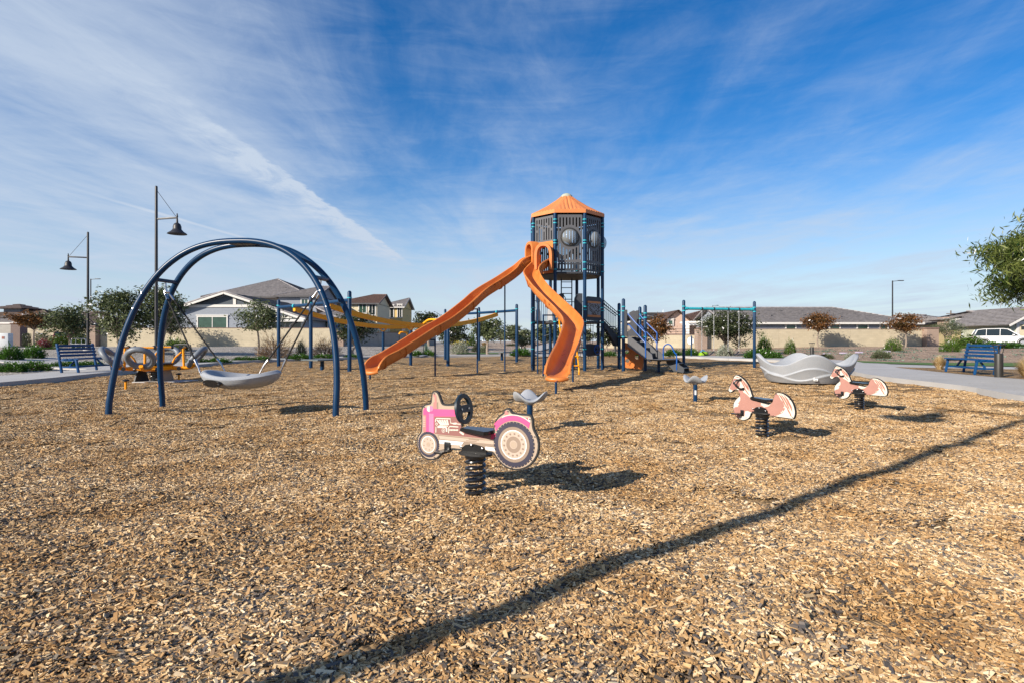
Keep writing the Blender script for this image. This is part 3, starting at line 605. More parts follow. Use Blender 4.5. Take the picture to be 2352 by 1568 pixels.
band = [(c[0]+rz_(378)*math.cos(R(a)), c[1]+rz_(378)*math.sin(R(a))) for a in range(56, 120, 4)]+[(c[0]+rz_(366)*math.cos(R(a)), c[1]+rz_(366)*math.sin(R(a))) for a in range(118, 53, -4)]
T.face(band, 'cream', 'print', 5)
T.draw([(1205, 308), (1250, 304), (1252, 370), (1205, 376)], 'rose', 3); T.draw([(1512, 398), (1545, 402), (1540, 462), (1512, 436)], 'cream', 6); T.draw([(1430, 400), (1508, 402), (1510, 440)], 'red_print', 3)
wheel(1325, 745, 288, ((.775, 'tan_dark'), (.635, 'white'), (.595, 'tan_light'), (.36, 'tan_dark'), (.185, 'tan_light'), (.155, 'tan_print')), (.475, 14, 1.25), 36)
wheel(213, 742, 174, ((.80, 'tan_dark'), (.655, 'white'), (.60, 'tan_light'), (.17, 'tan_print')), (.42, 8, 1.4), 34)
uS = T.uv(810, 540); SPH = T.uv(810, 905)[1]
spring_parts(T.root, SPH, .064, .0125, 6.6, .255, .15, T.uv(770, 850)[1])
u0, z0 = T.uv(652, 540); u1, z1 = T.uv(1062, 575); add_seat(T, u0+.005, u1-.01, z0-.004, z0-.012, .10, .20)
zp = T.uv(770, 850)[1]
MB().prism([(-.10, 0), (.10, 0), (.10, .025), (.07, .052), (.0, .064), (-.07, .052), (-.10, .03)], frame((0, -T.T-.006, zp), (1, 0, 0), (0, 0, 1)), 0, .006).build('bracket', 'black', T.root, 30)
for cx_b, cy_b in ((652, 772), (787, 748), (928, 795)): T.bolt(cx_b, cy_b, .009, -T.T-.022)
for cx_b, cy_b in ((287, 80), (158, 258), (1248, 310), (1532, 412), (1078, 496), (1595, 642), (1062, 876), (1298, 1048), (1552, 945), (100, 842), (292, 912)): T.bolt(cx_b, cy_b, .0045, -T.T-.0085)
uf, zf = T.uv(455, 800); b = MB().box((uf, -.065, zf-.012), (.075, .13, .016), bev=.006); b.box((uf+.005, -.018, zf+.015), (.05, .014, .07), bev=.006); b.build('foot_rest', 'black', T.root, 30)
uw, zw = T.uv(634, 280); sw = empty('tmp', (0, 0, 0)); bpy.data.objects.remove(sw)
mw = frame((uw+.02, -.005, zw), (0, -1, 0), (-.12, 0, 1)); rw = .108
def dhole(sgn):
    o_ = [(rw*.62*math.cos(R(a)), sgn*rw*.62*math.sin(R(a))+sgn*.012) for a in range(12, 169, 12)]
    return o_ if sgn > 0 else o_[::-1]
b = MB().prism([circ(0, 0, rw, 40), dhole(1), dhole(-1)], mw, -.009, .009); b.prism([circ(0, 0, rw-.003, 40), dhole(1), dhole(-1)], mw, -.0105, .0105); swo = b.build('steering_wheel', 'steel_navy', T.root, 30)
for sy in (-1, 1): MB().lathe([(.008, 0), (.007, .006)], mw@Vector((sy*.045, 0, -.017)), 10, mw.to_3x3()).build('bolt', 'steel', swo)
MB().tube([mw@Vector((0, 0, 0)), mw@Vector((0, -.005, .07))], .014, 8).build('steering_column', 'black', T.root)
# --- horses
def horse(label, bpx, bpy):
    H = Rider('spring_rider', label, 'spring rider', 1750.5, 1000, R(68), 2680, 1350, 3.36)
    H.panel([(175, 372), (190, 332), (215, 284), (240, 225), (262, 184), (288, 178), (330, 195), (385, 240), (425, 290), (455, 350), (475, 410), (490, 458), (468, 464), (466, 482), (490, 496), (600, 518), (690, 532), (732, 522), (742, 500), (746, 472), (765, 430), (790, 402), (830, 400), (880, 415), (940, 456), (985, 510), (1012, 570), (1028, 640), (1025, 690), (1010, 728), (985, 741), (900, 730), (800, 716), (720, 700), (600, 685), (480, 668), (465, 690), (450, 720), (420, 745), (375, 757), (330, 748), (285, 716), (255, 670), (241, 610), (240, 560), (255, 512), (285, 475), (310, 450), (322, 420), (310, 390), (285, 373), (255, 378), (232, 397), (210, 408), (188, 394)], 'cream', .010, 3)
    H.draw([(196, 358), (214, 302), (240, 244), (262, 222), (290, 232), (318, 250), (330, 300), (318, 345), (290, 358), (262, 362), (238, 380), (222, 370)], 'horse_pink', 2)
    H.draw([(306, 376), (330, 352), (352, 360), (372, 400), (404, 420), (440, 452), (458, 470), (462, 492), (490, 506), (588, 524), (600, 560), (632, 590), (690, 576), (742, 520), (752, 476), (772, 428), (790, 412), (818, 440), (838, 486), (872, 520), (888, 570), (896, 610), (878, 640), (858, 662), (800, 690), (760, 702), (700, 690), (600, 676), (478, 658), (440, 640), (420, 632), (392, 640), (384, 700), (332, 700), (316, 728), (284, 704), (262, 664), (246, 612), (262, 588), (300, 580), (312, 556), (300, 536), (330, 505), (334, 470), (322, 452), (332, 420)], 'horse_pink', 2)
    for pts in ([(318, 205), (345, 240), (392, 330), (400, 360), (372, 320), (340, 260)], [(345, 225), (388, 270), (430, 350), (440, 392), (412, 350), (370, 280)], [(396, 270), (430, 320), (455, 390), (446, 380), (420, 330)], [(380, 330), (420, 392), (452, 440), (430, 425), (392, 372)], [(262, 200), (300, 205), (330, 220), (290, 216)],
                [(812, 415), (852, 450), (890, 520), (920, 600), (905, 585), (868, 510)], [(840, 415), (890, 470), (930, 540), (962, 630), (940, 600), (905, 530)], [(880, 430), (935, 490), (980, 580), (990, 650), (965, 600), (925, 520)], [(930, 600), (960, 650), (985, 715), (962, 690)], [(905, 545), (935, 600), (950, 665), (930, 630)]):
        H.draw(pts, 'horse_line', 3)
    H.draw([(236, 282), (250, 275), (254, 288), (242, 294)], 'cream', 3); H.draw([(243, 284), (250, 281), (250, 288)], 'black_matte', 4)
    for (qx, qy) in ((312, 520), (598, 556), (885, 590), (868, 636), (850, 650), (868, 690), (308, 548)): H.draw([(qx-8, qy), (qx, qy-9), (qx+8, qy-2), (qx+5, qy+9), (qx-5, qy+8)], 'cream', 3)
    zp = H.uv(590, 650)[1]; zs = H.uv(595, 705)[1]
    spring_parts(H.root, zs, .064, .0115, 6.6, .26, .15, zp)
    MB().prism([(-.10, 0), (.10, 0), (.10, .025), (.07, .052), (.0, .064), (-.07, .052), (-.10, .03)], frame((0, -H.T-.006, zp), (1, 0, 0), (0, 0, 1)), 0, .006).build('bracket', 'black', H.root, 30)
    for cb in ((503, 606), (583, 598), (665, 634)): H.bolt(*cb, .009, -H.T-.022)
    for cb in ((187, 368), (268, 192), (250, 570), (410, 718), (752, 690), (995, 712), (790, 425), (960, 490)): H.bolt(*cb, .0045, -H.T-.0085)
    u0, z0 = H.uv(480, 476); u1, z1 = H.uv(728, 512); add_seat(H, u0, u1, z0, z0-.006, .08, .18)
    uf, zf = H.uv(362, 672); b = MB().box((uf-.03, -.065, zf+.002), (.085, .13, .014), bev=.006); b.box((uf, -.018, zf+.012), (.05, .014, .07), bev=.006); b.build('foot_rest', 'black', H.root, 30)
    ua, za = H.uv(340, 242); ub, zb = H.uv(372, 360)
    b = MB().tube(spline([(ua, -.008, za), (ua-.035, -.05, za-.01), (ua-.05, -.075, za-.04), ((ua+ub)/2-.045, -.08, (za+zb)/2), (ub-.05, -.07, zb+.03), (ub-.03, -.045, zb+.005), (ub, -.008, zb)], 5), .011, 8)
    for uu, zz in ((ua, za), (ub, zb)): b.lathe([(.02, 0), (.018, .012)], (uu, -.010, zz), 12, Matrix.Rotation(R(90), 3, 'X'))
    b.build('handle', 'black', H.root)
    return H
H1 = horse('pink and cream horse spring rider standing alone beside a low stool', 0, 0)
h2 = copy_tree(H1.root); Yh = F*CAMH/(939.5-CY); h2.location = (PX(1974, Yh), Yh, 0); h2['label'] = 'pink and cream horse spring rider in front of the wavy grey spinner'; h2['group'] = H1.root['group'] = 'horse spring riders'
# ------------------------------------------------------------------ stool seats on posts
def stool(px, py, rot, label, sticker):
    g = G(px, py); root = empty('play_stool', (g.x, g.y, 0), rot, label, 'stool', 'curved grey stool seats on posts'); h = .335
    MB().tube([(0, 0, -.12), (0, 0, h)], .036, 18).build('post', 'navy', root)
    MB().lathe([(.039, .24), (.039, .25)], n=18).build('collar', 'navy', root)
    m_ = MB(); na, nr = 54, 9; top, bot = [], []
    for i in range(nr+1):
        for j in range(na):
            th = 2*math.pi*j/na; lobe = .5+.5*math.cos(3*th); Rr = .185+.038*lobe; q = i/nr; r_ = Rr*q; zz = h+.028+(.012+.118*lobe**1.3)*q**2.1
            e = 1 if q < .85 else math.sqrt(max(0, 1-((q-.85)/.15)**2)); t = .020*e+.001
            top.append((r_*math.cos(th), r_*math.sin(th), zz+t-.01)); bot.append((r_*math.cos(th), r_*math.sin(th), zz-t-.012))
    n = len(top); fs = []
    for i in range(nr):
        for j in range(na):
            a, b_, c_, d = i*na+j, i*na+(j+1) % na, (i+1)*na+(j+1) % na, (i+1)*na+j
            fs += [(a, d, c_, b_), (n+a, n+b_, n+c_, n+d)]
    for j in range(na): fs.append((nr*na+j, n+nr*na+j, n+nr*na+(j+1) % na, nr*na+(j+1) % na))
    m_.add(top+bot, fs).build('seat', 'granite', root, 60)
    MB().lathe([(.03, h-.03), (.075, h+.004), (.08, h+.012)], n=18).build('seat_mount', 'granite', root)
    if sticker:
        m_ = MB(); pts = [(.0366*math.cos(a), .0366*math.sin(a)) for a in [R(-100-rot*57.3)+R(8*i-24) for i in range(7)]]
        m_.add([(x, y, z_) for z_ in (.13, .21) for x, y in pts], [(i, i+1, i+8, i+7) for i in range(6)]).build('label', 'white', root)
    return root
stool(1217, 987, R(-25), 'speckled grey curved stool on a blue post just behind the pink tractor', False)
stool(1597, 922, R(10), 'speckled grey curved stool on a blue post bearing a white label', True)
# ------------------------------------------------------------------ wavy grey spinner
g = Vector((7.60, 15.2, 0)); sp_ = empty('spinner', g, 0, 'large grey speckled spinner tub with a wavy rim of four peaks', 'spinner')
def sp_h(th): return .50+.27*(.5+.5*math.cos(4*(th-R(-107))))**1.5
def sp_r(th, q):                                        # outer radius at height fraction
    return .80+.34*q**.62
m_ = MB(); na = 128; rows = 60; outer, inner = [], []
for i in range(rows+1):
    q = i/rows
    for j in range(na):
        th = 2*math.pi*j/na; h = sp_h(th); z_ = .05+q*(h-.05); r_ = sp_r(th, z_/.62)+.02*math.cos(4*(th-R(-107)))*q
        w1 = .33+.10*math.cos(4*(th-R(-107))); w2 = .21+.085*math.cos(4*(th-R(-80)))
        for w_ in (w1, w2):
            dd = z_-w_; r_ += .040*(1/(1+math.exp(dd/.005)))*math.exp(-max(0, -dd)/.10)
        if q > .94: r_ -= .03*((q-.94)/.06)**2
        outer.append((r_*math.cos(th), r_*math.sin(th), z_))
for i in range(rows+1):
    q = i/rows
    for j in range(na):
        th = 2*math.pi*j/na; h = sp_h(th); z_ = h-(h-.30)*q; r_ = sp_r(th, z_/.62)-.075-.05*q
        if i == 0: z_ = h+.004
        inner.append((r_*math.cos(th), r_*math.sin(th), z_))
allr = outer+inner; k = 2*(rows+1); fs = [(i*na+j, i*na+(j+1) % na, (i+1)*na+(j+1) % na, (i+1)*na+j) for i in range(k-1) for j in range(na)]
fs += [tuple(range(na-1, -1, -1)), tuple((k-1)*na+j for j in range(na))]
m_.add(allr, fs).build('tub', 'granite', sp_, 60)
MB().lathe([(.5, -.05), (.55, .06)], n=32).build('base', 'black_matte', sp_)
th = R(-104); r_ = sp_r(th, .17/.62)+.032; ct, st_ = math.cos(th), math.sin(th); fm = frame((r_*ct, r_*st_, .19), (-st_, ct, 0), (ct*-.18, st_*-.18, 1))
lb = MB().prism([(-.045, -.06), (.045, -.06), (.045, .07), (-.045, .07)], fm, -.02, .006).build('warning_label', 'white', sp_)
MB().prism([(-.04, .05), (.04, .05), (.04, .064), (-.04, .064)], fm, .004, .0075).build('label_stripe', 'car_red', lb)
MB().prism([(-.03, .005), (.0, -.005), (.03, .01), (.02, .03), (-.02, .03)], fm, .004, .0075).build('label_mark', 'tan_dark', lb)
MB().prism([(-.035, -.05), (.035, -.05), (.035, -.035), (-.035, -.035)], fm, .004, .0075).build('label_mark', 'charcoal', lb)
# ------------------------------------------------------------------ arch swing
gLF, gRF, gLB, gRB = G(248, 952), G(775, 965), G(376, 935), G(836, 941)
cen = (gLF+gRF+gLB+gRB)/4; ux = ((gRF-gLF)+(gRB-gLB)); ux.z = 0; ux.normalize(); vy = Vector((-ux.y, ux.x, 0)); HW = 1.76; AH = 2.575; DP = .56
ang = math.atan2(ux.y, ux.x); arch = empty('swing_arch', (cen.x, cen.y, 0), ang, 'tall dark blue double arch frame of bent steel tube for the saucer swing', 'swing frame')
def arch_pt(side, s): # s from -1 to 1 along the arch
    a = s*math.pi/2; n_ = 2.45; sx = math.copysign(abs(math.sin(a))**(2/n_), a); cz = abs(math.cos(a))**(2/n_)
    return Vector((sx*HW, side*(-1)*(DP*(1-cz)+.155*cz), AH*cz))
for side in (1, -1):
    pts = [arch_pt(side, -1+2*i/90) for i in range(91)]; pts[0].z = pts[-1].z = -.25; pts = [Vector((pts[0].x, pts[0].y, -.25))]+[p for p in pts if p.z > .03]+[Vector((pts[-1].x, pts[-1].y, -.25))]
    ar = MB().tube(pts, .0445, 20).build('arch', 'navy', arch)
    for s in (-.60, .60):
        p = arch_pt(side, s); p2 = arch_pt(side, s+.012); t = (p2-p).normalized(); MB().tube([p-t*.006, p+t*.006], .0465, 20).build('joint', 'steel_navy', ar)
        for q in (-.045, .035):
            p = arch_pt(side, s+q*(1 if s > 0 else -1)); o_ = Vector((0, -side, .25)).normalized(); MB().lathe([(.011, 0), (.008, .008)], p+Vector((0, -side*.042, .008)), 8, Vector((0, -side, .2)).normalized().to_track_quat('Z', 'Y').to_matrix()).build('bolt', 'steel', ar)
for s in (-.47, .47):
    a_, b_ = arch_pt(1, s), arch_pt(-1, s); MB().bar(a_, b_, .075, .05, bev=.012).build('crossbar', 'navy', arch)
MB().box((0, 0, AH-.01), (.36, .30, .04), bev=.015).build('joint_plate', 'navy', arch)
# saucer swing
sw = empty('saucer_swing', (cen.x, cen.y, 0), ang, 'grey speckled saucer swing hanging on four black ropes from the blue arch', 'swing')
m_ = MB(); na, nr = 72, 22; top, bot = [], []; ZS = .52
for i in range(nr+1):
    q = i/nr
    for j in range(na):
        th = 2*math.pi*j/na; Rx, Ry = .60, .47; wav = .5+.5*math.cos(2*th-R(14)); rimz = .055+.085*wav; r_ = q
        zt = -.045+(rimz+.045)*smst(.45, .93, q); zb = -.150+(rimz-.10+.150)*q**3.2
        if q > .86: mid = (zt+zb)/2; e = math.sqrt(max(0, 1-((q-.86)/.14)**2)); zt = mid+(zt-mid)*e; zb = mid+(zb-mid)*e
        top.append((Rx*r_*math.cos(th), Ry*r_*math.sin(th), ZS+zt)); bot.append((Rx*(r_ if r_ < .9 else r_)*math.cos(th), Ry*r_*math.sin(th), ZS+zb))
n = len(top); fs = []
for i in range(nr):
    for j in range(na):
        a_, b_, c_, d_ = i*na+j, i*na+(j+1) % na, (i+1)*na+(j+1) % na, (i+1)*na+j; fs += [(a_, d_, c_, b_), (n+a_, n+b_, n+c_, n+d_)]
for j in range(na): fs.append((nr*na+j, n+nr*na+j, n+nr*na+(j+1) % na, nr*na+(j+1) % na))
m_.add(top+bot, fs).build('saucer', 'granite', sw, 70)
nb = Vector((-.31, -.88, -.38)).normalized(); q = nb.to_track_quat('Z', 'Y').to_matrix(); pb = Vector((-.20, -.405, ZS-.045)); tx = Vector((1, -.30, 0)); tx = (tx-nb*tx.dot(nb)).normalized(); ty = nb.cross(tx)
mb_ = Matrix((tx, ty, nb)).transposed().to_4x4(); mb_.translation = pb
ov = [(.20*math.cos(a), .062*math.sin(a)) for a in [2*math.pi*i/40 for i in range(40)]]
bd = MB().prism(ov, mb_, -.11, .012); bd.prism([(x*.94, y*.9) for x, y in ov], mb_, .011, .017); bd = bd.build('badge', 'black', sw, 30)
for sx in (-1, 1): MB().lathe([(.009, 0), (.007, .006)], mb_@Vector((sx*.155, 0, .017)), 10, mb_.to_3x3()).build('bolt', 'steel', bd)
for s, sx in ((-.47, -1), (.47, 1)):
    hp = (arch_pt(1, s)+arch_pt(-1, s))/2; hp.z -= .03; hk = hp+Vector((-sx*.02, 0, -.14))
    hg = MB().tube([hp, hp+Vector((-sx*.004, 0, -.05))], .016, 10); hg.tube([hp+Vector((-sx*.004, 0, -.045)), hk], [.010, .014], 8); hg.box(hk, (.04, .10, .03), bev=.01)
    hg.build('hanger', 'steel', sw)
    for sy in (-1, 1):
        top_ = hk+Vector((0, sy*.045, -.01)); bt = Vector((sx*.475, sy*.29, ZS+.12)); d_ = (bt-top_).normalized()
        pts = [top_+d_*(.12+(bt-top_).length*t_*.78) for t_ in [i/12 for i in range(13)]]; rp = MB().tube(pts, .0125, 8).build('rope', 'rope', sw)
        e = MB().tube([top_, top_+d_*.07, top_+d_*.135], [.012, .018, .018], 10); e.tube([pts[-1]-d_*.01, pts[-1]+d_*.09, pts[-1]+d_*.13, bt+Vector((0, 0, -.02))], [.020, .020, .012, .012], 10); e.build('rope_end', 'steel', rp)
# ------------------------------------------------------------------ benches
def bench(loc, rot, label):
    r = empty('park_bench', loc, rot, label, 'bench', 'blue slatted benches facing the playground'); LN = 1.86  # local x = length, faces -y
    for i in range(4):
        z_ = .50+i*.100; y_ = .245+i*.024; MB().box((0, y_, z_+.03), (LN, .028, .072), bev=.008).build('back_slat', 'bench_blue', r)
    for i in range(3): MB().box((0, -.24+i*.165, .425), (LN, .145, .034), bev=.008).build('seat_slat', 'bench_blue', r)
    for sx in (-1, 1):
        x = sx*(LN/2-.05)
        MB().bar((x, .20, 0), (x, .345, .90), .05, .075, up=(1, 0, 0), bev=.006).build('back_leg', 'bench_blue', r)
        MB().bar((x, -.29, 0), (x, -.22, .41), .05, .075, up=(1, 0, 0), bev=.006).build('front_leg', 'bench_blue', r)
        MB().box((x, -.02, .385), (.045, .50, .05), bev=.006).build('seat_rail', 'bench_blue', r)
        MB().box((x, -.03, .17), (.04, .46, .05), bev=.006).build('side_stretcher', 'bench_blue', r)
        MB().bar((x-sx*.04, 0, .19), (x-sx*.36, 0, .40), .04, .05, bev=.005).build('brace', 'bench_blue', r)
    MB().box((0, -.03, .17), (LN-.12, .05, .06), bev=.006).build('long_stretcher', 'bench_blue', r)
    return r
bench((-13.86, 19.15, .115), R(90)+R(5), 'blue slatted bench beside the lamp posts and gravel bed')
bench((13.92, 17.85, .125), R(-90)-R(14), 'blue slatted bench standing next to a dark bollard light')
# ------------------------------------------------------------------ bollard lights
def bollard(x, y, label, h=.92):
    r = empty('bollard_light', (x, y, gz(x, y)+.01), 0, label, 'bollard', 'dark bollard lights along the path')
    MB().lathe([(.10, -.05), (.10, h*.70), (.095, h*.72), (.06, h*.73)], n=24).build('body', 'bollard', r)
    MB().lathe([(.13, -.05), (.13, .02), (.11, .03)], n=24).build('base_plate', 'galv', r)
    for i in range(4):
        a = R(45+90*i); MB().tube([(.075*math.cos(a), .075*math.sin(a), h*.71), (.125*math.cos(a), .125*math.sin(a), h*.97)], .011, 6).build('strut', 'bollard', r)
    MB().lathe([(.10, h*.955), (.155, h*.965), (.155, h*.99), (.13, h)], n=24).build('cap', 'bollard', r)
    return r
bollard(13.25, 16.0, 'dark brown bollard light at the end of the right bench')
bollard(PX(1865, 33.6), 33.6, 'dark bollard light behind the wavy grey spinner')
bollard(PX(1413, 46.8), 46.8, 'dark bollard light seen beyond the play tower stairs', .85)
# ------------------------------------------------------------------ play tower
TX, TY = 2.128, 22.91; AP = 1.313; CR = AP/math.cos(R(22.5)); tw = empty('play_tower', (TX, TY, 0), 0, 'tall eight sided play tower with orange roof, two long orange slides and stairs', 'play tower')
TO = Vector((TX, TY, 0))
def vtx(i, r=CR): a = R(-90-22.5+45*i); return Vector((r*math.cos(a), r*math.sin(a), 0))     # local; 0 front-left, 1 front-right, 2 right ...
def face_fr(i, z=0, out=0):
    a, b = vtx(i), vtx((i+1) % 8); mid = (a+b)/2; nn = mid.normalized(); ux_ = (b-a).normalized(); return frame(mid+nn*out+Vector((0, 0, z)), ux_, (0, 0, 1))
DK, LD = 3.64, 1.83
ROOFZ = 5.80
def clamp(parent, p, r=.074, h=.035, mat='teal'): return MB().lathe([(r, -h/2), (r, h/2)], p, 16).build('clamp', mat, parent)
for i in range(8):
    p = vtx(i); po = MB().tube([p+Vector((0, 0, -.3)), p+Vector((0, 0, ROOFZ))], .0635, 16).build('post', 'navy', tw)
    for z_ in (5.55, 5.42, 4.78, 4.68, 3.98, 3.72, 2.35, 2.24, 1.80): clamp(po, p+Vector((0, 0, z_)))
    if i in (0, 1, 2, 7): clamp(po, p+Vector((0, 0, .80)))
# decks
for z_, nm in ((DK, 'upper_deck'), (LD, 'lower_deck')):
    o8 = [tuple(vtx(i, CR-.05)[:2]) for i in range(8)]; MB().prism(o8, Matrix.Translation((0, 0, z_)), -.07, 0).build(nm, 'charcoal', tw, 30)
# slotted wall panels
def slot(cx, y0, y1, w): # rounded slot outline
    r = w/2; return [(cx+r*math.cos(R(a)), y1-r+r*math.sin(R(a))) for a in range(0, 181, 30)]+[(cx+r*math.cos(R(a)), y0+r+r*math.sin(R(a))) for a in range(180, 361, 30)]
SW2 = .455
def rrect(x0, x1, y0, y1, r=.03): return [(x1-r+r*math.cos(R(a)), y1-r+r*math.sin(R(a))) for a in (0, 45, 90)]+[(x0+r+r*math.cos(R(a)), y1-r+r*math.sin(R(a))) for a in (90, 135, 180)]+[(x0+r+r*math.cos(R(a)), y0+r+r*math.sin(R(a))) for a in (180, 225, 270)]+[(x1-r+r*math.cos(R(a)), y0+r+r*math.sin(R(a))) for a in (270, 315, 360)]
def dome_mesh(rr, h, k=1.0, n=24, rings=7): return [(rr*math.sin(R(90)*(1-i/rings))**1, h*math.sin(R(90)*i/rings)) for i in range(rings)]+[(.002, h)]
gl = bpy.data.materials.new('clear_plastic'); gl.use_nodes = True; t_ = gl.node_tree; b_ = t_.nodes['Principled BSDF']; b_.inputs['Base Color'].default_value = (.72, .76, .78, 1); b_.inputs['Roughness'].default_value = .06
mixs = t_.nodes.new('ShaderNodeMixShader'); trn = t_.nodes.new('ShaderNodeBsdfTransparent'); trn.inputs[0].default_value = (.50, .56, .60, 1); mixs.inputs[0].default_value = .22
t_.links.new(trn.outputs[0], mixs.inputs[1]); t_.links.new(b_.outputs[0], mixs.inputs[2]); t_.links.new(mixs.outputs[0], t_.nodes['Material Output'].inputs[0]); MATS['clear'] = gl
def bubble_panel(i):
    f = face_fr(i, 0, -.01); y0, y1, bc, br = 3.97, 5.73, 4.90, .30; loops = [rrect(-SW2, SW2, y0, y1)]
    loops.append(circ(0, bc, br, 28)[::-1])
    for k in range(7):
        x = -.36+.12*k; e = math.sqrt(max(0, .40**2-x*x)) if abs(x) < .40 else 0
        loops.append(slot(x, bc+max(e, .16)+.05, y1-.10, .052)[::-1]); loops.append(slot(x, y0+.10, bc-max(e, .16)-.05, .052)[::-1])
    pn = MB().prism(loops, f, -.011, .011).build('bubble_panel', 'panel_grey', tw, 30)
    nf = f.to_3x3(); c = f@Vector((0, bc, .012))
    MB().lathe([(br-.02, -.02), (br+.045, -.012), (br+.05, .0), (br+.04, .012), (br, .016)], c, 28, nf, caps=False).build('bubble_ring', 'bollard', pn)
    MB().lathe(dome_mesh(br, .24), c, 28, nf, caps=False).build('bubble_window', 'clear', pn, 80)
    for k in range(12): a = R(30*k+15); MB().lathe([(.011, 0), (.008, .008)], f@Vector(((br+.03)*math.cos(a), bc+(br+.03)*math.sin(a), .016)), 6, nf).build('bolt', 'steel', pn)
    lo = [rrect(-SW2, SW2, 3.68, 3.955, .02)]
    for k in range(7): lo.append(slot(-.36+.12*k, 3.735, 3.90, .052)[::-1])
    MB().prism(lo, f, -.010, .010).build('kick_panel', 'charcoal', tw, 30)
def slot_panel(i, y0, y1, mat='panel_grey'):
    f = face_fr(i, 0, -.01); lo = [rrect(-SW2, SW2, y0, y1)]; h = y1-y0; rr = random.Random(i)
    for k in range(7):
        x = -.36+.12*k; sp1 = y0+h*(.34+.34*((k*5) % 3)/3+.12)
        lo.append(slot(x, y0+.08, sp1-.03, .05)[::-1]); lo.append(slot(x, sp1+.05, y1-.08, .05)[::-1])
    MB().prism(lo, f, -.011, .011).build('slot_panel', mat, tw, 30)
for i in (0, 1, 2, 4): bubble_panel(i)
for i in (3, 5, 6): slot_panel(i, 3.70, 5.73)
slot_panel(7, 4.76, 5.73)
# roof with ribs
rb = MB(); NR = 9; eR = CR*1.055; tR = .245; zt_, ze = 6.66, 5.90
def roof_pt(i, u_, v_):
    a, b = vtx(i), vtx((i+1) % 8); nn = ((a+b)/2).normalized(); ux_ = (b-a).normalized(); ap = (tR+(eR-tR)*v_)*math.cos(R(22.5)); half = ap*math.tan(R(22.5))
    x = u_*half; rib = abs(math.sin(math.pi*x/(2*eR*math.sin(R(22.5)))*8))**.7*.036*(1-.5*abs(u_)**8); sag = -.05*math.sin(math.pi*v_)*.9
    return nn*ap+ux_*x+Vector((0, 0, zt_+(ze-zt_)*v_+rib+sag))
for i in range(8):
    nu, nv = 48, 8; vs = [roof_pt(i, -1+2*j/nu, k/nv) for k in range(nv+1) for j in range(nu+1)]
    lo_ = [Vector((*roof_pt(i, -1+2*j/nu, 1)[:2], ze-.115)) for j in range(nu+1)]
    fs = [(k*(nu+1)+j, (k+1)*(nu+1)+j, (k+1)*(nu+1)+j+1, k*(nu+1)+j+1) for k in range(nv) for j in range(nu)]
    o = len(vs); fs += [(nv*(nu+1)+j, o+j, o+j+1, nv*(nu+1)+j+1) for j in range(nu)]; rb.add(vs+lo_, fs)
rf = rb.build('roof', 'roof_orange', tw, 28)
MB().lathe([(.235, 6.63), (.245, 6.66), (.22, 6.73), (.16, 6.79), (.08, 6.825), (.005, 6.835)], n=28).build('roof_dome', 'stucco_sage', rf)
MB().lathe([(CR*.9, 5.79), (CR*.9, 5.80), (.2, 6.55)], n=8, caps=False).build('roof_lining', 'charcoal', rf, 0)
# interior ladder up to the upper deck
lad = MB()
for sx in (-.21, .21): lad.tube([(sx+.05, .55, LD), (sx+.05, .55, DK+.75)], .024, 8)
lad.build('ladder_rail', 'navy', tw)
for k in range(8): MB().tube([(-.16, .55, LD+.23*(k+1)), (.26, .55, LD+.23*(k+1))], .016, 8).build('ladder_rung', 'steel_navy', tw)
# lower storey panels
def low_panel(i, pts, mat, nm, th_=.011, out=0.0): return MB().prism(pts, face_fr(i, 0, out), -th_, th_).build(nm, mat, tw, 30)
f1 = face_fr(1)
gp = low_panel(1, rrect(-.43, .43, LD+.02, 2.74, .06), 'charcoal', 'tile_panel')
for y_ in (2.53, 2.02): MB().prism(slot(0, -.40, .40, .075), frame(f1@Vector((0, y_, .012)), f1.to_3x3()@Vector((0, 1, 0)), f1.to_3x3()@Vector((-1, 0, 0))), -.012, .014).build('tile_rail', 'orange', gp)
pat = ["00100000001000", "01101101101010", "00011010110100", "10110101101101", "01010110100110", "00100010010110", "01100001001100", "00110000000100", "01011000010010", "00110100110110", "00011011001100", "00001101001000", "00000111100100", "00001110101000", "00000111110000"]
wt, dt = MB(), MB()
for r_, row in enumerate(pat):
    for c_, ch in enumerate(row):
        (dt if ch == '1' else wt).box(f1@Vector((-.365+.056*c_, 2.475-.0285*r_, .016)), (.051, .020, .0245), m=Matrix((f1.to_3x3()@Vector((1, 0, 0)), f1.to_3x3()@Vector((0, 0, 1)), Vector((0, 0, 1)))).transposed())
tag(wt.build('white_tiles', 'light_panel', gp, 0), None, None, None, 'stuff'); tag(dt.build('dark_tiles', 'bark_dark', gp, 0), None, None, None, 'stuff')
for s in (-1, 1):                                        # entrance barriers of the front face
    x0, x1 = (.20, .46) if s > 0 else (-.46, -.22)
    low_panel(0, [(x0, LD+.02), (x1, LD+.02), (x1, 2.80), (x1-.03*s if s < 0 else x1, 2.83), ((x0+x1)/2, 2.84), (x0+.02, 2.78), (x0-.02, 2.6), (x0-.03, 2.2)], 'charcoal', 'entrance_panel')
hp = MB()
for s in (-1, 1): hp.tube(spline([Vector((s*.26, -AP-.02, 2.2)), Vector((s*.17, -AP-.05, 2.35)), Vector((s*.17, -AP-.05, 2.65)), Vector((s*.26, -AP-.02, 2.78))], 5), .014, 6)
hp.build('grab_handle', 'steel_navy', tw)
for s in (-1, 1):
    x0 = s*.30; low_panel(7, [(x0-.13, LD+.02), (x0+.13, LD+.02), (x0+.11, 2.2), (x0+.05, 2.3), (x0+.05, 2.55), (x0+.11, 2.65), (x0+.09, 2.86), (x0-.09, 2.86), (x0-.11, 2.65), (x0-.05, 2.5), (x0-.05, 2.3), (x0-.11, 2.2)], 'light_panel', 'climber_panel')
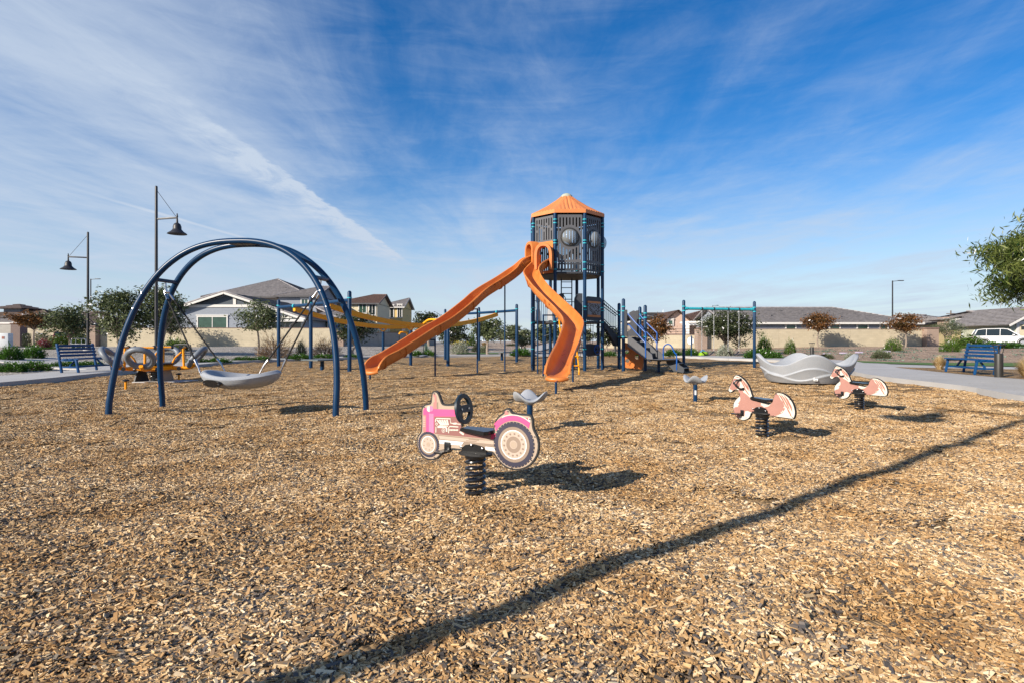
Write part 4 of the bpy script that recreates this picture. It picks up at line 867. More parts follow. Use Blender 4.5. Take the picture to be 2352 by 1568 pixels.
for i in (3, 4, 5):
    b_ = MB(); f = face_fr(i)
    for k in range(9): b_.tube([f@Vector((-.44+.11*k, LD+.06, 0)), f@Vector((-.44+.11*k, 2.70, 0))], .010, 6)
    for y_ in (LD+.06, 2.70): b_.tube([f@Vector((-.5, y_, 0)), f@Vector((.5, y_, 0))], .016, 6)
    b_.build('railing', 'steel_navy', tw)
# rope net under the tile panel, steering panel, little seat
nt_ = MB(); f2 = face_fr(1, 0, -.35)
for k in range(6): nt_.tube(spline([f2@Vector((-.42+.17*k, LD-.05, 0)), f2@Vector((-.40+.16*k+.03*math.sin(k), 1.45, .03)), f2@Vector((-.42+.17*k-.03, .95, 0)), f2@Vector((-.36+.145*k, .42, .05))], 4), .010, 5)
for k in range(6): nt_.tube(spline([f2@Vector((-.46, 1.70-.23*k, 0)), f2@Vector((-.15, 1.64-.23*k, .02)), f2@Vector((.15, 1.68-.23*k, 0)), f2@Vector((.46, 1.66-.23*k, 0))], 4), .010, 5)
nt_.build('rope_net', 'rope', tw)
st = low_panel(1, rrect(-.44, .40, .55, .98, .08), 'charcoal', 'steering_panel', out=-.02); c = f1@Vector((.10, .78, .09)); q = f1.to_3x3()
b_ = MB().tube([c+q@Vector((.17*math.cos(2*math.pi*k/24), .17*math.sin(2*math.pi*k/24), 0)) for k in range(24)], .017, 7, closed=True)
for k in range(3): b_.tube([c, c+q@Vector((.17*math.cos(R(90+120*k)), .17*math.sin(R(90+120*k)), 0))], .013, 6)
b_.build('toy_steering_wheel', 'royal', st); MB().lathe([(.03, -.09), (.03, .01), (.012, .016)], c, 10, q).build('wheel_hub', 'black', st)
sx_, sy_ = PX(1307, 23.2)-TX+.06, 23.2-TY
sb = MB().box((sx_-.02, sy_, .46), (.70, .30, .05), bev=.02).build('low_seat', 'yellow', tw)
for s in (-.16, .16): MB().tube([(sx_+s, sy_, -.1), (sx_+s, sy_, .45)], .032, 8).build('seat_leg', 'yellow', sb)
# yellow ladder at the front
lt, lbm = Vector((PX(1318, 21.55)-TX, 21.5-TY, 2.2)), G(1329.5, 860)-TO; lt.x += .0
top_l = Vector((lbm.x+.02, -AP-.12, LD+.02)); rail = spline([lbm+Vector((0, 0, -.1)), lbm+Vector((0, .1, .35)), top_l+Vector((0, -.15, -.1)), top_l+Vector((-.01, -.02, .28)), top_l+Vector((-.06, .05, .38)), top_l+Vector((-.1, .08, .1))], 6)
lad2 = MB().tube(rail, .026, 8); lad2.tube([p+Vector((-.48, 0, 0)) for p in rail], .026, 8); ly = lad2.build('front_ladder_rails', 'yellow', tw)
for k in range(6):
    t = .16+.165*k; p = lbm+(top_l-lbm)*t; p.y = rail[min(len(rail)-1, int(t*len(rail)*.6))].y; MB().tube([p, p+Vector((-.48, 0, 0))], .020, 8).build('ladder_rung', 'yellow', tw)
# chain ladder at the front-left face
cl = MB(); A0, A1 = G(1219, 850.8)-TO, G(1259, 850)-TO; A0.y -= .25; A1.y -= .25; B0, B1 = vtx(7)*1.0+Vector((.16, -.12, LD-.25)), vtx(0)+Vector((-.10, -.08, LD))
B0 = Vector((PX(1236, 22.0)-TX, 22.0-TY, 1.62)); B1 = Vector((PX(1263, 21.7)-TX, 21.7-TY, LD))
def chain(m, a, b, n, r=.017, w=.0055):
    a, b = Vector(a), Vector(b); d = (b-a)/n; t = d.normalized(); s1 = t.cross(Vector((0, 1, 0))); s1 = s1.normalized() if s1.length > .1 else Vector((1, 0, 0)); s2 = t.cross(s1)
    for k in range(n):
        c = a+d*(k+.5); s = s1 if k % 2 else s2; h = d.length*.68
        m.tube([c+t*(h*math.cos(x))+s*(r*math.sin(x)) for x in [2*math.pi*j/8 for j in range(8)]], w, 4, closed=True)
chain(cl, A0, B0, 44); chain(cl, A1, B1, 44); cl.build('ladder_chains', 'steel_navy', tw)
for k in range(6): t = .13+.15*k; MB().tube([A0.lerp(B0, t), A1.lerp(B1, t)], .017, 8).build('chain_rung', 'steel_navy', tw)
MB().tube([G(1251.5, 838.5)-TO+Vector((0, 0, -.3)), Vector((PX(1251.5, 26.6)-TX, 26.6-TY, 1.9))], .0635, 12, dome=True).build('post', 'navy', tw)
MB().tube([Vector((PX(1418, 25)-TX-2.0, 25-TY, -.2)), Vector((PX(1418, 25)-TX-2.0, 25-TY, 1.6))], .0635, 12, dome=True).build('post', 'navy', tw)
# ------------------------------------------------------------------ slides
def slide(nodes, w, name, label, flare_end=True, posts=()):
    pts = [p for p in spline(nodes, 7)]; k = len(pts); sec = []
    hw, wh = w/2, .30
    inner = [(-hw-.045, wh-.035), (-hw-.05, wh), (-hw-.03, wh+.022), (-hw, wh+.012), (-hw+.012, wh-.03), (-hw+.03, .14), (-hw+.075, .05), (-hw+.14, .008), (0, -.012), (hw-.14, .008), (hw-.075, .05), (hw-.03, .14), (hw-.012, wh-.03), (hw, wh+.012), (hw+.03, wh+.022), (hw+.05, wh), (hw+.045, wh-.035)]
    outer = [(hw+.012, wh-.05), (hw-.002, .13), (hw-.05, .03), (hw-.13, -.025), (0, -.045), (-hw+.13, -.025), (-hw+.05, .03), (-hw+.002, .13), (-hw-.012, wh-.05)]
    sec = inner+outer; n = len(sec); vs = []; frames = []
    for i in range(k):
        t = (pts[min(i+1, k-1)]-pts[max(i-1, 0)]).normalized(); s = t.cross(Vector((0, 0, 1))).normalized(); up = s.cross(t); frames.append((pts[i], s, up, t))
        f_ = i/(k-1); hs_ = 1.0
        if f_ > .90: hs_ = 1-.62*((f_-.90)/.10)**2
        if f_ < .06: hs_ = 1+.0*f_
        for (a, b) in sec: bb = b*hs_ if b > .05 else b; vs.append(pts[i]+s*a+up*bb)
    fs = [(i*n+j, (i+1)*n+j, (i+1)*n+(j+1) % n, i*n+(j+1) % n) for i in range(k-1) for j in range(n)]
    fs += [tuple(range(n)), tuple((k-1)*n+j for j in range(n-1, -1, -1))]
    me_ = MB(TO).add(vs, fs).mesh('slide', 45); bm_ = bmesh.new(); bm_.from_mesh(me_); bmesh.ops.recalc_face_normals(bm_, faces=bm_.faces[:]); bm_.to_mesh(me_); bm_.free()
    sl = link_mesh('slide', me_, 'orange', tw); sl['label'] = label
    for q in [.14, .30, .46, .62, .78, .91]:
        i = int(q*(k-1)); p, s, up, t = frames[i]; prof = [p+s*a*1.02+up*(b-.012 if b < .1 else b) for a, b in [(-hw-.035, wh-.05), (-hw-.002, .13), (-hw+.045, .025), (-hw+.13, -.032), (0, -.055), (hw-.13, -.032), (hw-.045, .025), (hw+.002, .13), (hw+.035, wh-.05)]]
        MB(TO).tube(prof, .016, 6).build('joint_flange', 'orange', sl)
        for sd_ in (-1, 1):                              # moulded gussets under the rim
            i2 = min(k-2, i+2); p2, s2, up2, t2 = frames[i2]; a0 = p2+s2*sd_*(hw+.02)+up2*(wh-.03); MB(TO).add([a0-t2*.10, a0+t2*.06, a0-t2*.02-s2*sd_*.02-up2*.12, a0-t2*.10+s2*sd_*.03, a0+t2*.06+s2*sd_*.03], [(0, 2, 1), (3, 4, 2), (0, 3, 2), (1, 2, 4), (0, 1, 4, 3)]).build('gusset', 'orange', sl, 0)
    p, s, up, t = frames[-1]; lip = [p+s*a+t*(.10*(1-(a/hw)**2))+up*(-.005) for a in [hw*x for x in (-.98, -.8, -.5, 0, .5, .8, .98)]]
    MB(TO).tube(lip, [.035, .045, .055, .06, .055, .045, .035], 10).build('lip', 'orange', sl)
    for (px, py, r_) in posts:
        g_ = G(px, py); best = min(frames, key=lambda f_: (f_[0].x-g_.x)**2+(f_[0].y-g_.y)**2)
        ztop = best[0].z-.04; MB(TO).tube([(g_.x, g_.y, -.2), (g_.x, g_.y, ztop)], r_, 10).build('slide_post', 'navy', tw)
        if (Vector((best[0].x, best[0].y, 0))-g_).length > .05: MB(TO).tube([(g_.x, g_.y, ztop-.02), (best[0].x, best[0].y, ztop-.015)], r_*.8, 8).build('slide_bracket', 'navy', tw)
    return sl, frames
nA = [P(1249, 614, 21.9), P(1244, 616, 21.4), P(1222, 643, 20.75), P(1236, 672, 19.7), P(1268, 706, 18.45), P(1300, 738, 17.3), P(1316.5, 764, 16.4), P(1309, 802, 15.25), P(1294, 838, 14.15), P(1279.5, 868, 13.15)]
slA, frA = slide(nA, .50, 'slide', 'orange slide that bends sharply and ends beside the stools', posts=((1277, 900.5, .027), (1316, 878, .026), (1248, 866, .026), (1235, 857, .026)))
nB = [P(1236, 608, 21.9), P(1214, 609, 21.75), P(1190, 630, 21.6), P(1158, 653, 21.2), P(1112, 682, 20.55), P(1079, 711, 20.0), P(1032, 748, 19.2), P(990, 772, 18.5), P(947, 800, 17.8), P(906, 826, 17.2), P(876, 842, 16.85), P(853, 853, 16.5)]
slB, frB = slide(nB, .50, 'slide', 'long orange slide running down towards the blue arch', posts=((850, 871, .027), (999.4, 864, .026), (1096.5, 857, .026), (1159.6, 852, .026)))
# scuffs on the front slide
rs = random.Random(3)
for k in range(12):
    q = rs.uniform(.55, .96); i = int(q*(len(frA)-2)); p, s, up, t = frA[i]; a = rs.uniform(-.12, .17); ln = rs.uniform(.08, .3)
    d = (t+s*rs.uniform(-.6, .6)).normalized(); zz = .012 if abs(a) < .11 else .03
    MB(TO).bar(p+s*a+up*zz-d*ln/2, p+s*a+up*zz+d*ln/2, .004, .003).build('scuff', 'scuff', slA, 0)
# hood with two arched openings
def hoop(p, t, w, h, name, depth=.30):
    t = Vector((t.x, t.y, 0)).normalized(); s = Vector((-t.y, t.x, 0)); ring = []
    nn = 28; inn, out = [], []
    for j in range(nn+1):
        a = math.pi*j/nn; x = math.cos(a); z_ = math.sin(a); ex = .8
        inn.append((w/2*math.copysign(abs(x)**ex, x), .42+(h-.42)*z_**ex)); out.append(((w/2+.10)*math.copysign(abs(x)**ex, x), .42+(h-.42+.11)*z_**ex))
    inn = [(w/2, -.02)]+inn+[(-w/2, -.02)]; out = [(w/2+.09, -.05)]+out+[(-w/2-.09, -.05)]; vs = []
    m_ = len(inn)
    for k_, (dd, sc) in enumerate(((-depth, 1.0), (-.04, 1.0), (0, 1.0))):
        for (x, z_) in (inn if True else inn): vs.append(p+s*x*(1.0 if dd > -.01 else .98)+t*dd+Vector((0, 0, z_)))
    for dd in (0, -.04, -depth):
        for (x, z_) in out: e = .985 if dd == 0 else 1.0; vs.append(p+s*x*e+t*dd+Vector((0, 0, z_*e)))
    fs = [(r*m_+j, r*m_+j+1, (r+1)*m_+j+1, (r+1)*m_+j) for r in range(5) for j in range(m_-1)]; fs += [(5*m_+j, 5*m_+j+1, j+1, j) for j in range(m_-1)]
    me_ = MB(TO).add(vs, fs).mesh('slide_hood', 35); bm_ = bmesh.new(); bm_.from_mesh(me_); bmesh.ops.recalc_face_normals(bm_, faces=bm_.faces[:]); bm_.to_mesh(me_); bm_.free()
    return link_mesh('slide_hood', me_, 'orange', tw)
tA = (nA[2]-nA[1]); hoop(P(1247, 617, 21.25), Vector((-.25, -1, 0)), .46, .82, 'slide_hood', .40)
hoop(P(1214, 608, 21.6), Vector((-1, -.45, 0)), .46, .74, 'slide_hood', .30)
f7 = face_fr(7, 0, .02)
lo = [rrect(-.47, .47, 3.60, 4.78, .05), [(-.30, 3.70), (-.30, 4.35), (-.2, 4.6), (0, 4.68), (.2, 4.6), (.30, 4.35), (.30, 3.70)]]
MB().prism(lo, f7, -.03, .02).build('hood_plate', 'orange', tw, 30)
# ------------------------------------------------------------------ stairs and side platform
pA, pB, pC = G(1432, 851)-TO, G(1422, 848)-TO, G(1482, 851)-TO; PD = 1.25
pD = pC+(pB-pA)
for p, tz in ((pA, 2.60), (pB, 2.50), (pC, 2.36), (pD, 2.36)):
    po = MB().tube([p+Vector((0, 0, -.3)), p+Vector((0, 0, tz))], .0635, 16, dome=True).build('post', 'navy', tw)
    for z_ in (PD, tz-.24, tz-.40): clamp(po, p+Vector((0, 0, z_)))
dk = [tuple(p[:2]) for p in (pA, pC, pD, pB)]; MB().prism(dk, Matrix.Translation((0, 0, PD)), -.06, 0).build('side_deck', 'charcoal', tw, 30)
# stringer and railing from the tower down to the side platform
s0, s1 = vtx(2)+Vector((.06, -.05, LD)), pA+Vector((-.05, .25, PD+.02)); s1b = pB+Vector((-.03, 0, PD))
for off in (0, .75):
    a, b = s0+Vector((0, off, 0)), s1b+Vector((0, off*.6, 0)); u_ = (b-a); fr_ = frame(a, (u_.x, u_.y, 0), (0, 0, 1)); ln = Vector((u_.x, u_.y, 0)).length; dz = u_.z
    MB().prism([(0, .02), (0, -.26), (.12, -.30), (ln-.14, dz-.34), (ln-.04, dz-.36), (ln, dz-.28), (ln, dz+.02)], fr_, -.015, .015).build('stringer', 'charcoal', tw, 30)
    rl = MB(); top0, top1 = a+Vector((0, 0, .80)), b+Vector((0, 0, .92))
    for dz_ in (0, -.11): rl.tube(spline([top0+Vector((0, 0, dz_)), top0.lerp(top1, .12)+Vector((0, 0, dz_-.02)), top0.lerp(top1, .9)+Vector((0, 0, dz_)), top1+Vector((0, 0, dz_))], 4), .016, 6)
    bt0, bt1 = a+Vector((0, 0, .08)), b+Vector((0, 0, .10)); rl.tube([bt0, bt1], .016, 6)
    for k in range(8): t = .04+.92*k/7; rl.tube([top0.lerp(top1, t), bt0.lerp(bt1, t)], .009, 5)
    rl.build('stair_railing', 'steel_navy', tw)
for k in range(3): p = s0.lerp(s1b, .2+.3*k)+Vector((0, .38, -.08)); MB().box(p, (.30, .74, .04), rz=math.atan2((s1b-s0).y, (s1b-s0).x)).build('tread', 'deck_grey', tw)
# grey moulded stairs to the low platform
lp = G(1513, 853)-TO; LPZ = .47; e0 = pC.lerp(pA, .55)+Vector((-.12, -.12, PD)); stx0 = P(1444, 773, 21.4)-TO; stx1 = P(1497, 822, 20.9)-TO; sw_ = P(1478, 773, 21.4).x-P(1444, 773, 21.4).x
nS = 4; run = Vector((stx1.x-stx0.x-.0, -.42, 0)); wd = Vector((.56, .32, 0)); wdir = Vector((.50, .87, 0))
sr = Vector((.68, -.73, 0)).normalized(); wdv = Vector((.73, .68, 0)).normalized(); org = P(1443, 773, 21.5)-TO; org.z = PD
stp = MB(); TL, RISE, DEP = .66, (PD-LPZ)/nS, .24
for k in range(nS):
    z_ = PD-RISE*(k+1); o_ = org+sr*(DEP*k); c = o_+sr*(DEP/2)+wdv*(TL/2); rot = math.atan2(sr.y, sr.x)
    MB().box((c.x, c.y, z_-.015), (DEP+.03, TL, .03), rz=rot, bev=.008).build('stair_tread', 'deck_grey', tw)
    r_ = o_+wdv*(TL/2); MB().box((r_.x, r_.y, z_+RISE/2-.01), (.014, TL, RISE-.02), rz=rot).build('stair_riser', 'charcoal', tw)
for s in (0, TL):
    fr_ = frame(org+wdv*s, sr, (0, 0, 1)); d = PD; z0_ = 0; tot_ = DEP*nS
    MB().prism([(-.02, .03), (.06, .03), (tot_+.06, LPZ-PD+.16), (tot_+.10, LPZ-PD-.02), (tot_-.02, LPZ-PD-.12), (-.02, -.34)], fr_, -.014, .014).build('stair_side', 'panel_grey', tw, 30)
pc = org+sr*(DEP*nS+.32)+wdv*(TL/2); pc.z = LPZ; rot = math.atan2(sr.y, sr.x)
MB().lathe([(.30, -.07), (.50, -.05), (.56, -.01), (.56, .0)], pc, 32).build('low_platform', 'panel_grey', tw)
MB().tube([Vector((lp.x, lp.y, -.2)), Vector((lp.x, lp.y, LPZ-.03))], .05, 12).build('platform_leg', 'navy', tw)
q0 = pc+Vector((.25, .1, 0)); dr = Vector((.86, -.5, 0)).normalized(); wn = Vector((.5, .86, 0))
for s in (-.34, .34):
    fr_ = frame(q0+wn*s, dr, (0, 0, 1)); MB().prism([(0, -.02), (.18, -.02), (.30, -.10), (.46, -.22), (.56, -.28), (.60, -.44), (.52, -.46), (.40, -.44), (.22, -.42), (.12, -.30), (-.05, -.10)], fr_, -.016, .016).build('step_side', 'charcoal', tw, 30)
for k in range(2): c = q0+dr*(.28+.2*k); MB().box((c.x, c.y, LPZ-.155*(k+1)), (.22, .66, .03), rz=math.atan2(dr.y, dr.x)).build('stair_tread', 'deck_grey', tw)
# blue handrails
for s in (-.03, TL+.03):
    b_ = org+wdv*s; t0 = b_+Vector((-.02, 0, .80)); t1 = b_+sr*(DEP*nS*.80)+Vector((0, 0, LPZ-PD+.92)); ft = Vector((t1.x, t1.y, LPZ+.03))
    hr = MB().tube(spline([t0, t0+sr*.06, t0.lerp(t1, .5), t1-sr*.03+Vector((0, 0, .02)), t1+Vector((0, 0, -.04)), t1.lerp(ft, .5), ft], 5), .022, 8)
    m0 = t0+Vector((0, 0, -.36)); m1 = Vector((t1.x, t1.y, t1.z-.37)); hr.tube([m0, m0+sr*.07, m1], .020, 8); hr.build('handrail', 'royal', tw)
    fx = b_+Vector((-.05, 0, 0)); MB().prism(rrect(-.06, .06, .02, .98, .03), frame(fx+Vector((-.02, 0, 0)), sr, (0, 0, 1)), -.012, .012).build('platform_panel', 'charcoal', tw, 30)
b0 = P(1524, 824, 20.6)-TO; b1 = P(1554, 848, 20.0)-TO
hr = MB().tube(spline([b0, Vector((b0.x, b0.y, .85)), Vector((b0.x+.10, b0.y-.06, .98)), Vector((b0.x+.22, b0.y-.15, .94)), Vector((b1.x-.06, b1.y+.06, .72)), Vector((b1.x, b1.y, .60)), Vector((b1.x, b1.y, .12))], 5), .022, 8); hr.build('handrail', 'royal', tw)
fx = pD+Vector((-.30, 0, 0)); MB().prism([(-.25, 1.27), (.25, 1.27), (.27, 2.0), (.22, 2.22), (.05, 2.27), (-.10, 2.20), (-.14, 2.05), (-.06, 1.9), (-.10, 1.7), (-.05, 1.55), (-.18, 1.45)], frame(fx, (1, 0, 0), (0, 0, 1)), -.012, .012).build('platform_panel', 'panel_grey', tw, 30)
# orange climbing panel with holes
oc = P(1455, 812, 22.3)-TO; fr_ = frame(Vector((oc.x, oc.y, 0)), (1, -.25, 0), (0, 0, 1)); hx = lambda cx, cy, r, rot=0, n=6, sy=1.0: [(cx+r*math.cos(R(rot+360/n*k)), cy+sy*r*math.sin(R(rot+360/n*k))) for k in range(n)]
outl = [(-.36, .12), (-.30, .10), (.0, .06), (.32, .04), (.38, .3), (.36, .62), (.22, .82), (.10, 1.04), (-.05, 1.06), (-.12, .98), (-.30, 1.04), (-.38, .9), (-.36, .6), (-.40, .35)]
oh = [outl, hx(-.24, .70, .085, 20)[::-1], hx(.08, .78, .08, 0)[::-1], hx(.14, .50, .10, 10)[::-1], hx(-.22, .36, .08, 40)[::-1]]
ocp = MB().prism(oh, fr_, -.03, .03).build('climbing_panel', 'orange', tw, 0)
for (cx, cy, r) in ((-.24, .70, .085), (.08, .78, .08), (.14, .50, .10), (-.22, .36, .08), (-.05, .22, .10), (.22, .22, .10), (-.05, .93, .06), (-.06, .52, .07), (.28, .72, .06)):
    MB().prism([hx(cx, cy, r*1.5, 20), hx(cx, cy, r*1.08, 20)[::-1]], fr_, .029, .065).build('hold', 'orange', ocp, 0)
# ------------------------------------------------------------------ swing set on the right
p1, p2 = G(1570.5, 842.8), G(1732.7, 841.0); ssr = empty('swing_set', p1.lerp(p2, .5), 0, 'swing frame of two navy posts under a turquoise top beam', 'swing frame'); so = ssr.location.copy()
for p in (p1, p2):
    po = MB(so).tube([p+Vector((0, 0, -.3)), p+Vector((0, 0, 2.76))], .0635, 16, dome=True).build('post', 'navy', ssr)
    for z_ in (2.55, 2.37): MB(so).lathe([(.075, -.02), (.075, .02)], p+Vector((0, 0, z_)), 16).build('clamp', 'teal', po)
BZ = 2.46; MB(so).tube([p1+Vector((0, 0, BZ)), p2+Vector((0, 0, BZ))], .057, 16).build('beam', 'teal', ssr)
dv = (p2-p1).normalized()
for t_ in (.06, -.06):
    c = (p1 if t_ > 0 else p2)+dv*t_*2+Vector((0, 0, BZ)); MB(so).tube([c-dv*.07, c+dv*.05], .072, 14).build('beam_socket', 'teal', ssr)
for nm, xs in (('first', (.250, .418)), ('second', (.620, .776))):
    pp = [p1.lerp(p2, x) for x in xs]; mid = pp[0].lerp(pp[1], .5); r = empty('belt_swing', (mid.x, mid.y, 0), 0, None, 'swing', 'black belt swings under the turquoise beam')
    tag(r, 'black belt swing on chains hanging beside the play tower stairs' if nm == 'first' else 'black belt swing on chains hanging beside the wavy grey spinner')
    ss = []
    for k, p in enumerate(pp):
        MB(Vector((mid.x, mid.y, 0))).tube([p+Vector((0, 0, BZ+.0))-dv*.025, p+Vector((0, 0, BZ))+dv*.025], .066, 14).build('hanger', 'steel_navy', r)
        b_ = p+Vector((0, 0, .66)); ch = MB(Vector((mid.x, mid.y, 0))); ch.tube([p+Vector((0, 0, BZ-.05)), p+Vector((0, 0, BZ-.14))], .016, 8); chain(ch, b_, p+Vector((0, 0, BZ-.13)), 58, .014, .0045); ch.build('chain', 'galv', r)
        ss.append(b_)
    vs = []; n_ = 14
    for i in range(n_+1):
        t = i/n_; c = ss[0].lerp(ss[1], t)+Vector((0, 0, -.16*math.sin(math.pi*t)))
        for (dy, dz_) in ((-.08, .008), (.08, .008), (.08, -.008), (-.08, -.008)): vs.append(c+Vector((-dv.y*dy*0, dy, dz_)))
    MB(Vector((mid.x, mid.y, 0))).add(vs, [(i*4+j, i*4+(j+1) % 4, (i+1)*4+(j+1) % 4, (i+1)*4+j) for i in range(n_) for j in range(4)]+[(3, 2, 1, 0), (n_*4, n_*4+1, n_*4+2, n_*4+3)]).build('belt_seat', 'black_matte', r, 50)
# round white sign
g = G(1588, 821.5); sg_ = empty('sign', g, 0, 'round white sign on a blue post beside the swing frame', 'sign'); MB().tube([(0, 0, -.2), (0, 0, 1.42)], .045, 12, dome=True).build('post', 'navy', sg_)
fm = frame((-.04, .06, 1.12), (1, -.35, 0), (0, 0, 1)); MB().prism([(.225*math.cos(a), .27*math.sin(a)) for a in [2*math.pi*i/32 for i in range(32)]], fm, -.012, .012).build('disc', 'white', sg_, 30)
MB().prism([[(.235*math.cos(a), .28*math.sin(a)) for a in [2*math.pi*i/32 for i in range(32)]], [(.215*math.cos(a), .26*math.sin(a)) for a in [-2*math.pi*i/32 for i in range(32)]]], fm, -.014, .014).build('rim', 'charcoal', sg_, 30)
# ------------------------------------------------------------------ zip track ride
za = [G(640, 840), G(714, 844.4), G(802.8, 852)]; zb = [P(1022.6, 784, 35.8), P(1100, 784, 33.8), P(1186.8, 784, 31.0)]
for p in zb: p.z = 0
zr = empty('zip_track', ((za[1]+zb[1])/2), 0, 'pair of yellow zip tracks sagging between two dark blue post frames', 'zip track'); zo = zr.location.copy(); zo.z = 0; zr.location = zo
for fr3, bz in ((za, 2.58), (zb, 2.70)):
    for p in fr3:
        po = MB(zo).tube([p+Vector((0, 0, -.3)), p+Vector((0, 0, bz+.27))], .075, 14, dome=True).build('post', 'navy', zr); MB(zo).lathe([(.088, -.02), (.088, .02)], p+Vector((0, 0, bz+.08)), 14).build('clamp', 'teal', po)
    MB(zo).tube([fr3[0]+Vector((0, 0, bz)), fr3[1]+Vector((0, 0, bz)), fr3[2]+Vector((0, 0, bz))], .07, 14).build('beam', 'navy', zr)
    for q0_, q1_ in ((0, 1), (1, 2)):
        c = fr3[q0_].lerp(fr3[q1_], .5)+Vector((0, 0, bz)); d = (fr3[q1_]-fr3[q0_]).normalized(); MB(zo).tube([c-d*.05, c+d*.05], .085, 14).build('clamp', 'teal', zr)
tracks = []
for k in range(2):
    a = za[k].lerp(za[k+1], .5); b = zb[k].lerp(zb[k+1], .5); pts = []
    for i in range(41):
        t = i/40; s = 1-(1-abs(2*t-1))**1.0; sag = .70*(1-abs(2*t-1)**1.9); pts.append(a.lerp(b, t)+Vector((0, 0, 2.46+.10*t-sag)))
    tracks.append(pts); d = (b-a).normalized(); sd_ = Vector((-d.y, d.x, 0)); vs = []
    for p in pts:
        for (x, z_) in ((-.055, .10), (.055, .10), (.075, .0), (.07, -.10), (.02, -.10), (-.02, -.10), (-.07, -.10), (-.075, 0)): vs.append(p+sd_*x+Vector((0, 0, z_)))
    n = 8; MB(zo).add(vs, [(i*n+j, i*n+(j+1) % n, (i+1)*n+(j+1) % n, (i+1)*n+j) for i in range(40) for j in range(n)]+[tuple(range(n-1, -1, -1)), tuple(40*n+j for j in range(n))]).build('track', 'zip_yellow', zr, 35)
    for t in (0.0, 1.0):
        e = pts[0 if t == 0 else -1]; MB(zo).tube([e+Vector((0, 0, .05)), e+Vector((0, 0, .14))], .03, 8).build('track_hanger', 'teal', zr); MB(zo).box(e+Vector((0, 0, -.02))+d*(.1 if t == 0 else -.1), (.10, .10, .22), rz=math.atan2(d.y, d.x), bev=.02).build('track_bumper', 'black_matte', zr)
    i = 18 if k == 0 else 16; sp0 = pts[i]+sd_*(.0); MB(zo).tube([Vector((sp0.x, sp0.y, -.3)), Vector((sp0.x, sp0.y, sp0.z-.24))], .07, 14).build('track_post', 'navy', zr)
    for s in (-1, 1): MB(zo).tube(spline([Vector((sp0.x, sp0.y, sp0.z-.26)), sp0+d*s*.10+Vector((0, 0, -.19)), sp0+d*s*.22+Vector((0, 0, -.105))], 4), .035, 8).build('track_yoke', 'zip_yellow', zr)
pp = P(1029, 784, 25.8); pp.z = 0; MB(zo).tube([pp+Vector((0, 0, -.3)), pp+Vector((0, 0, 1.95))], .075, 14, dome=True).build('track_post', 'navy', zr)
q = tracks[1][19]; MB(zo).tube(spline([pp+Vector((0, 0, 1.9)), pp.lerp(Vector((q.x, q.y, 0)), .35)+Vector((0, 0, q.z+.22)), pp.lerp(Vector((q.x, q.y, 0)), .75)+Vector((0, 0, q.z+.26)), q+Vector((0, 0, .10))], 6), .05, 10).build('track_arm', 'zip_yellow', zr)
def platform(g, z_, w, d, rot, label):
    r = empty('step_platform', (g.x, g.y, 0), rot, label, 'platform', 'flat grey boarding platforms of the zip track'); MB().box((0, 0, z_), (w, d, .05), bev=.012).build('deck', 'deck_grey', r); MB().tube([(0, 0, -.2), (0, 0, z_-.02)], .075, 14).build('leg', 'navy', r)
platform(G(740, 848.6), .38, 1.25, 1.1, R(-42), 'flat grey boarding platform on one leg behind the saucer swing')
platform(P(1152.8, 784, 34.0), .47, 1.25, 1.1, R(-42), 'flat grey boarding platform on one leg at the far end of the zip track')
q = tracks[0][23]; r = empty('zip_swing', (q.x, q.y, 0), R(25), 'grey bucket seat hanging from the far yellow zip track', 'zip swing'); zt = q.z-.1
MB().box((0, 0, zt-.08), (.12, .06, .16), bev=.02).build('trolley', 'steel', r); MB().tube(spline([(-.22, 0, zt-.30), (-.14, 0, zt-.19), (.14, 0, zt-.19), (.22, 0, zt-.30)], 5), .045, 8).build('spreader', 'zip_yellow', r)
vs = []; prof = [(-.30, .52), (-.28, .44), (-.05, .40), (.12, .44), (.22, .62), (.30, .95), (.34, 1.12)]
for (x, z_) in prof:
    for j in range(7): t = -1+j/3; vs.append((x, t*.21, z_+.07*t*t))
pr = MB().add(vs, [(i*7+j, (i+1)*7+j, (i+1)*7+j+1, i*7+j+1) for i in range(6) for j in range(6)]); so_ = pr.build('bucket', 'granite_dark', r, 60); sm_ = so_.modifiers.new('thick', 'SOLIDIFY'); sm_.thickness = .05
hrn = MB().tube(spline([(.33, .12, 1.1), (.2, .16, 1.28), (-.05, .14, 1.2), (-.1, .10, 1.0)], 5), .03, 8); hrn.tube(spline([(.33, -.12, 1.1), (.2, -.16, 1.28), (-.05, -.14, 1.2), (-.1, -.10, 1.0)], 5), .03, 8); hrn.build('harness', 'steel_navy', r)
for (xa, xb, y_, zb_) in ((-.2, -.27, .2, .56), (-.2, -.27, -.2, .56), (.2, .31, .2, 1.1), (.2, .31, -.2, 1.1)): MB().tube([(xa, 0, zt-.3), (xb, y_, zb_)], .012, 6).build('rope', 'rope', r)
q = tracks[1][19]; r = empty('zip_swing', (q.x, q.y, 0), 0, 'round disc seat on a single rope under the nearer zip track', 'zip swing'); MB().box((0, 0, q.z-.18), (.12, .06, .16), bev=.02).build('trolley', 'steel', r)
MB().tube([(0, 0, q.z-.2), (0, 0, .5)], .014, 8).build('rope', 'rope', r); MB().lathe([(.05, .36), (.20, .39), (.22, .42), (.18, .45), (.05, .47)], n=20).build('disc', 'ring_grey', r)
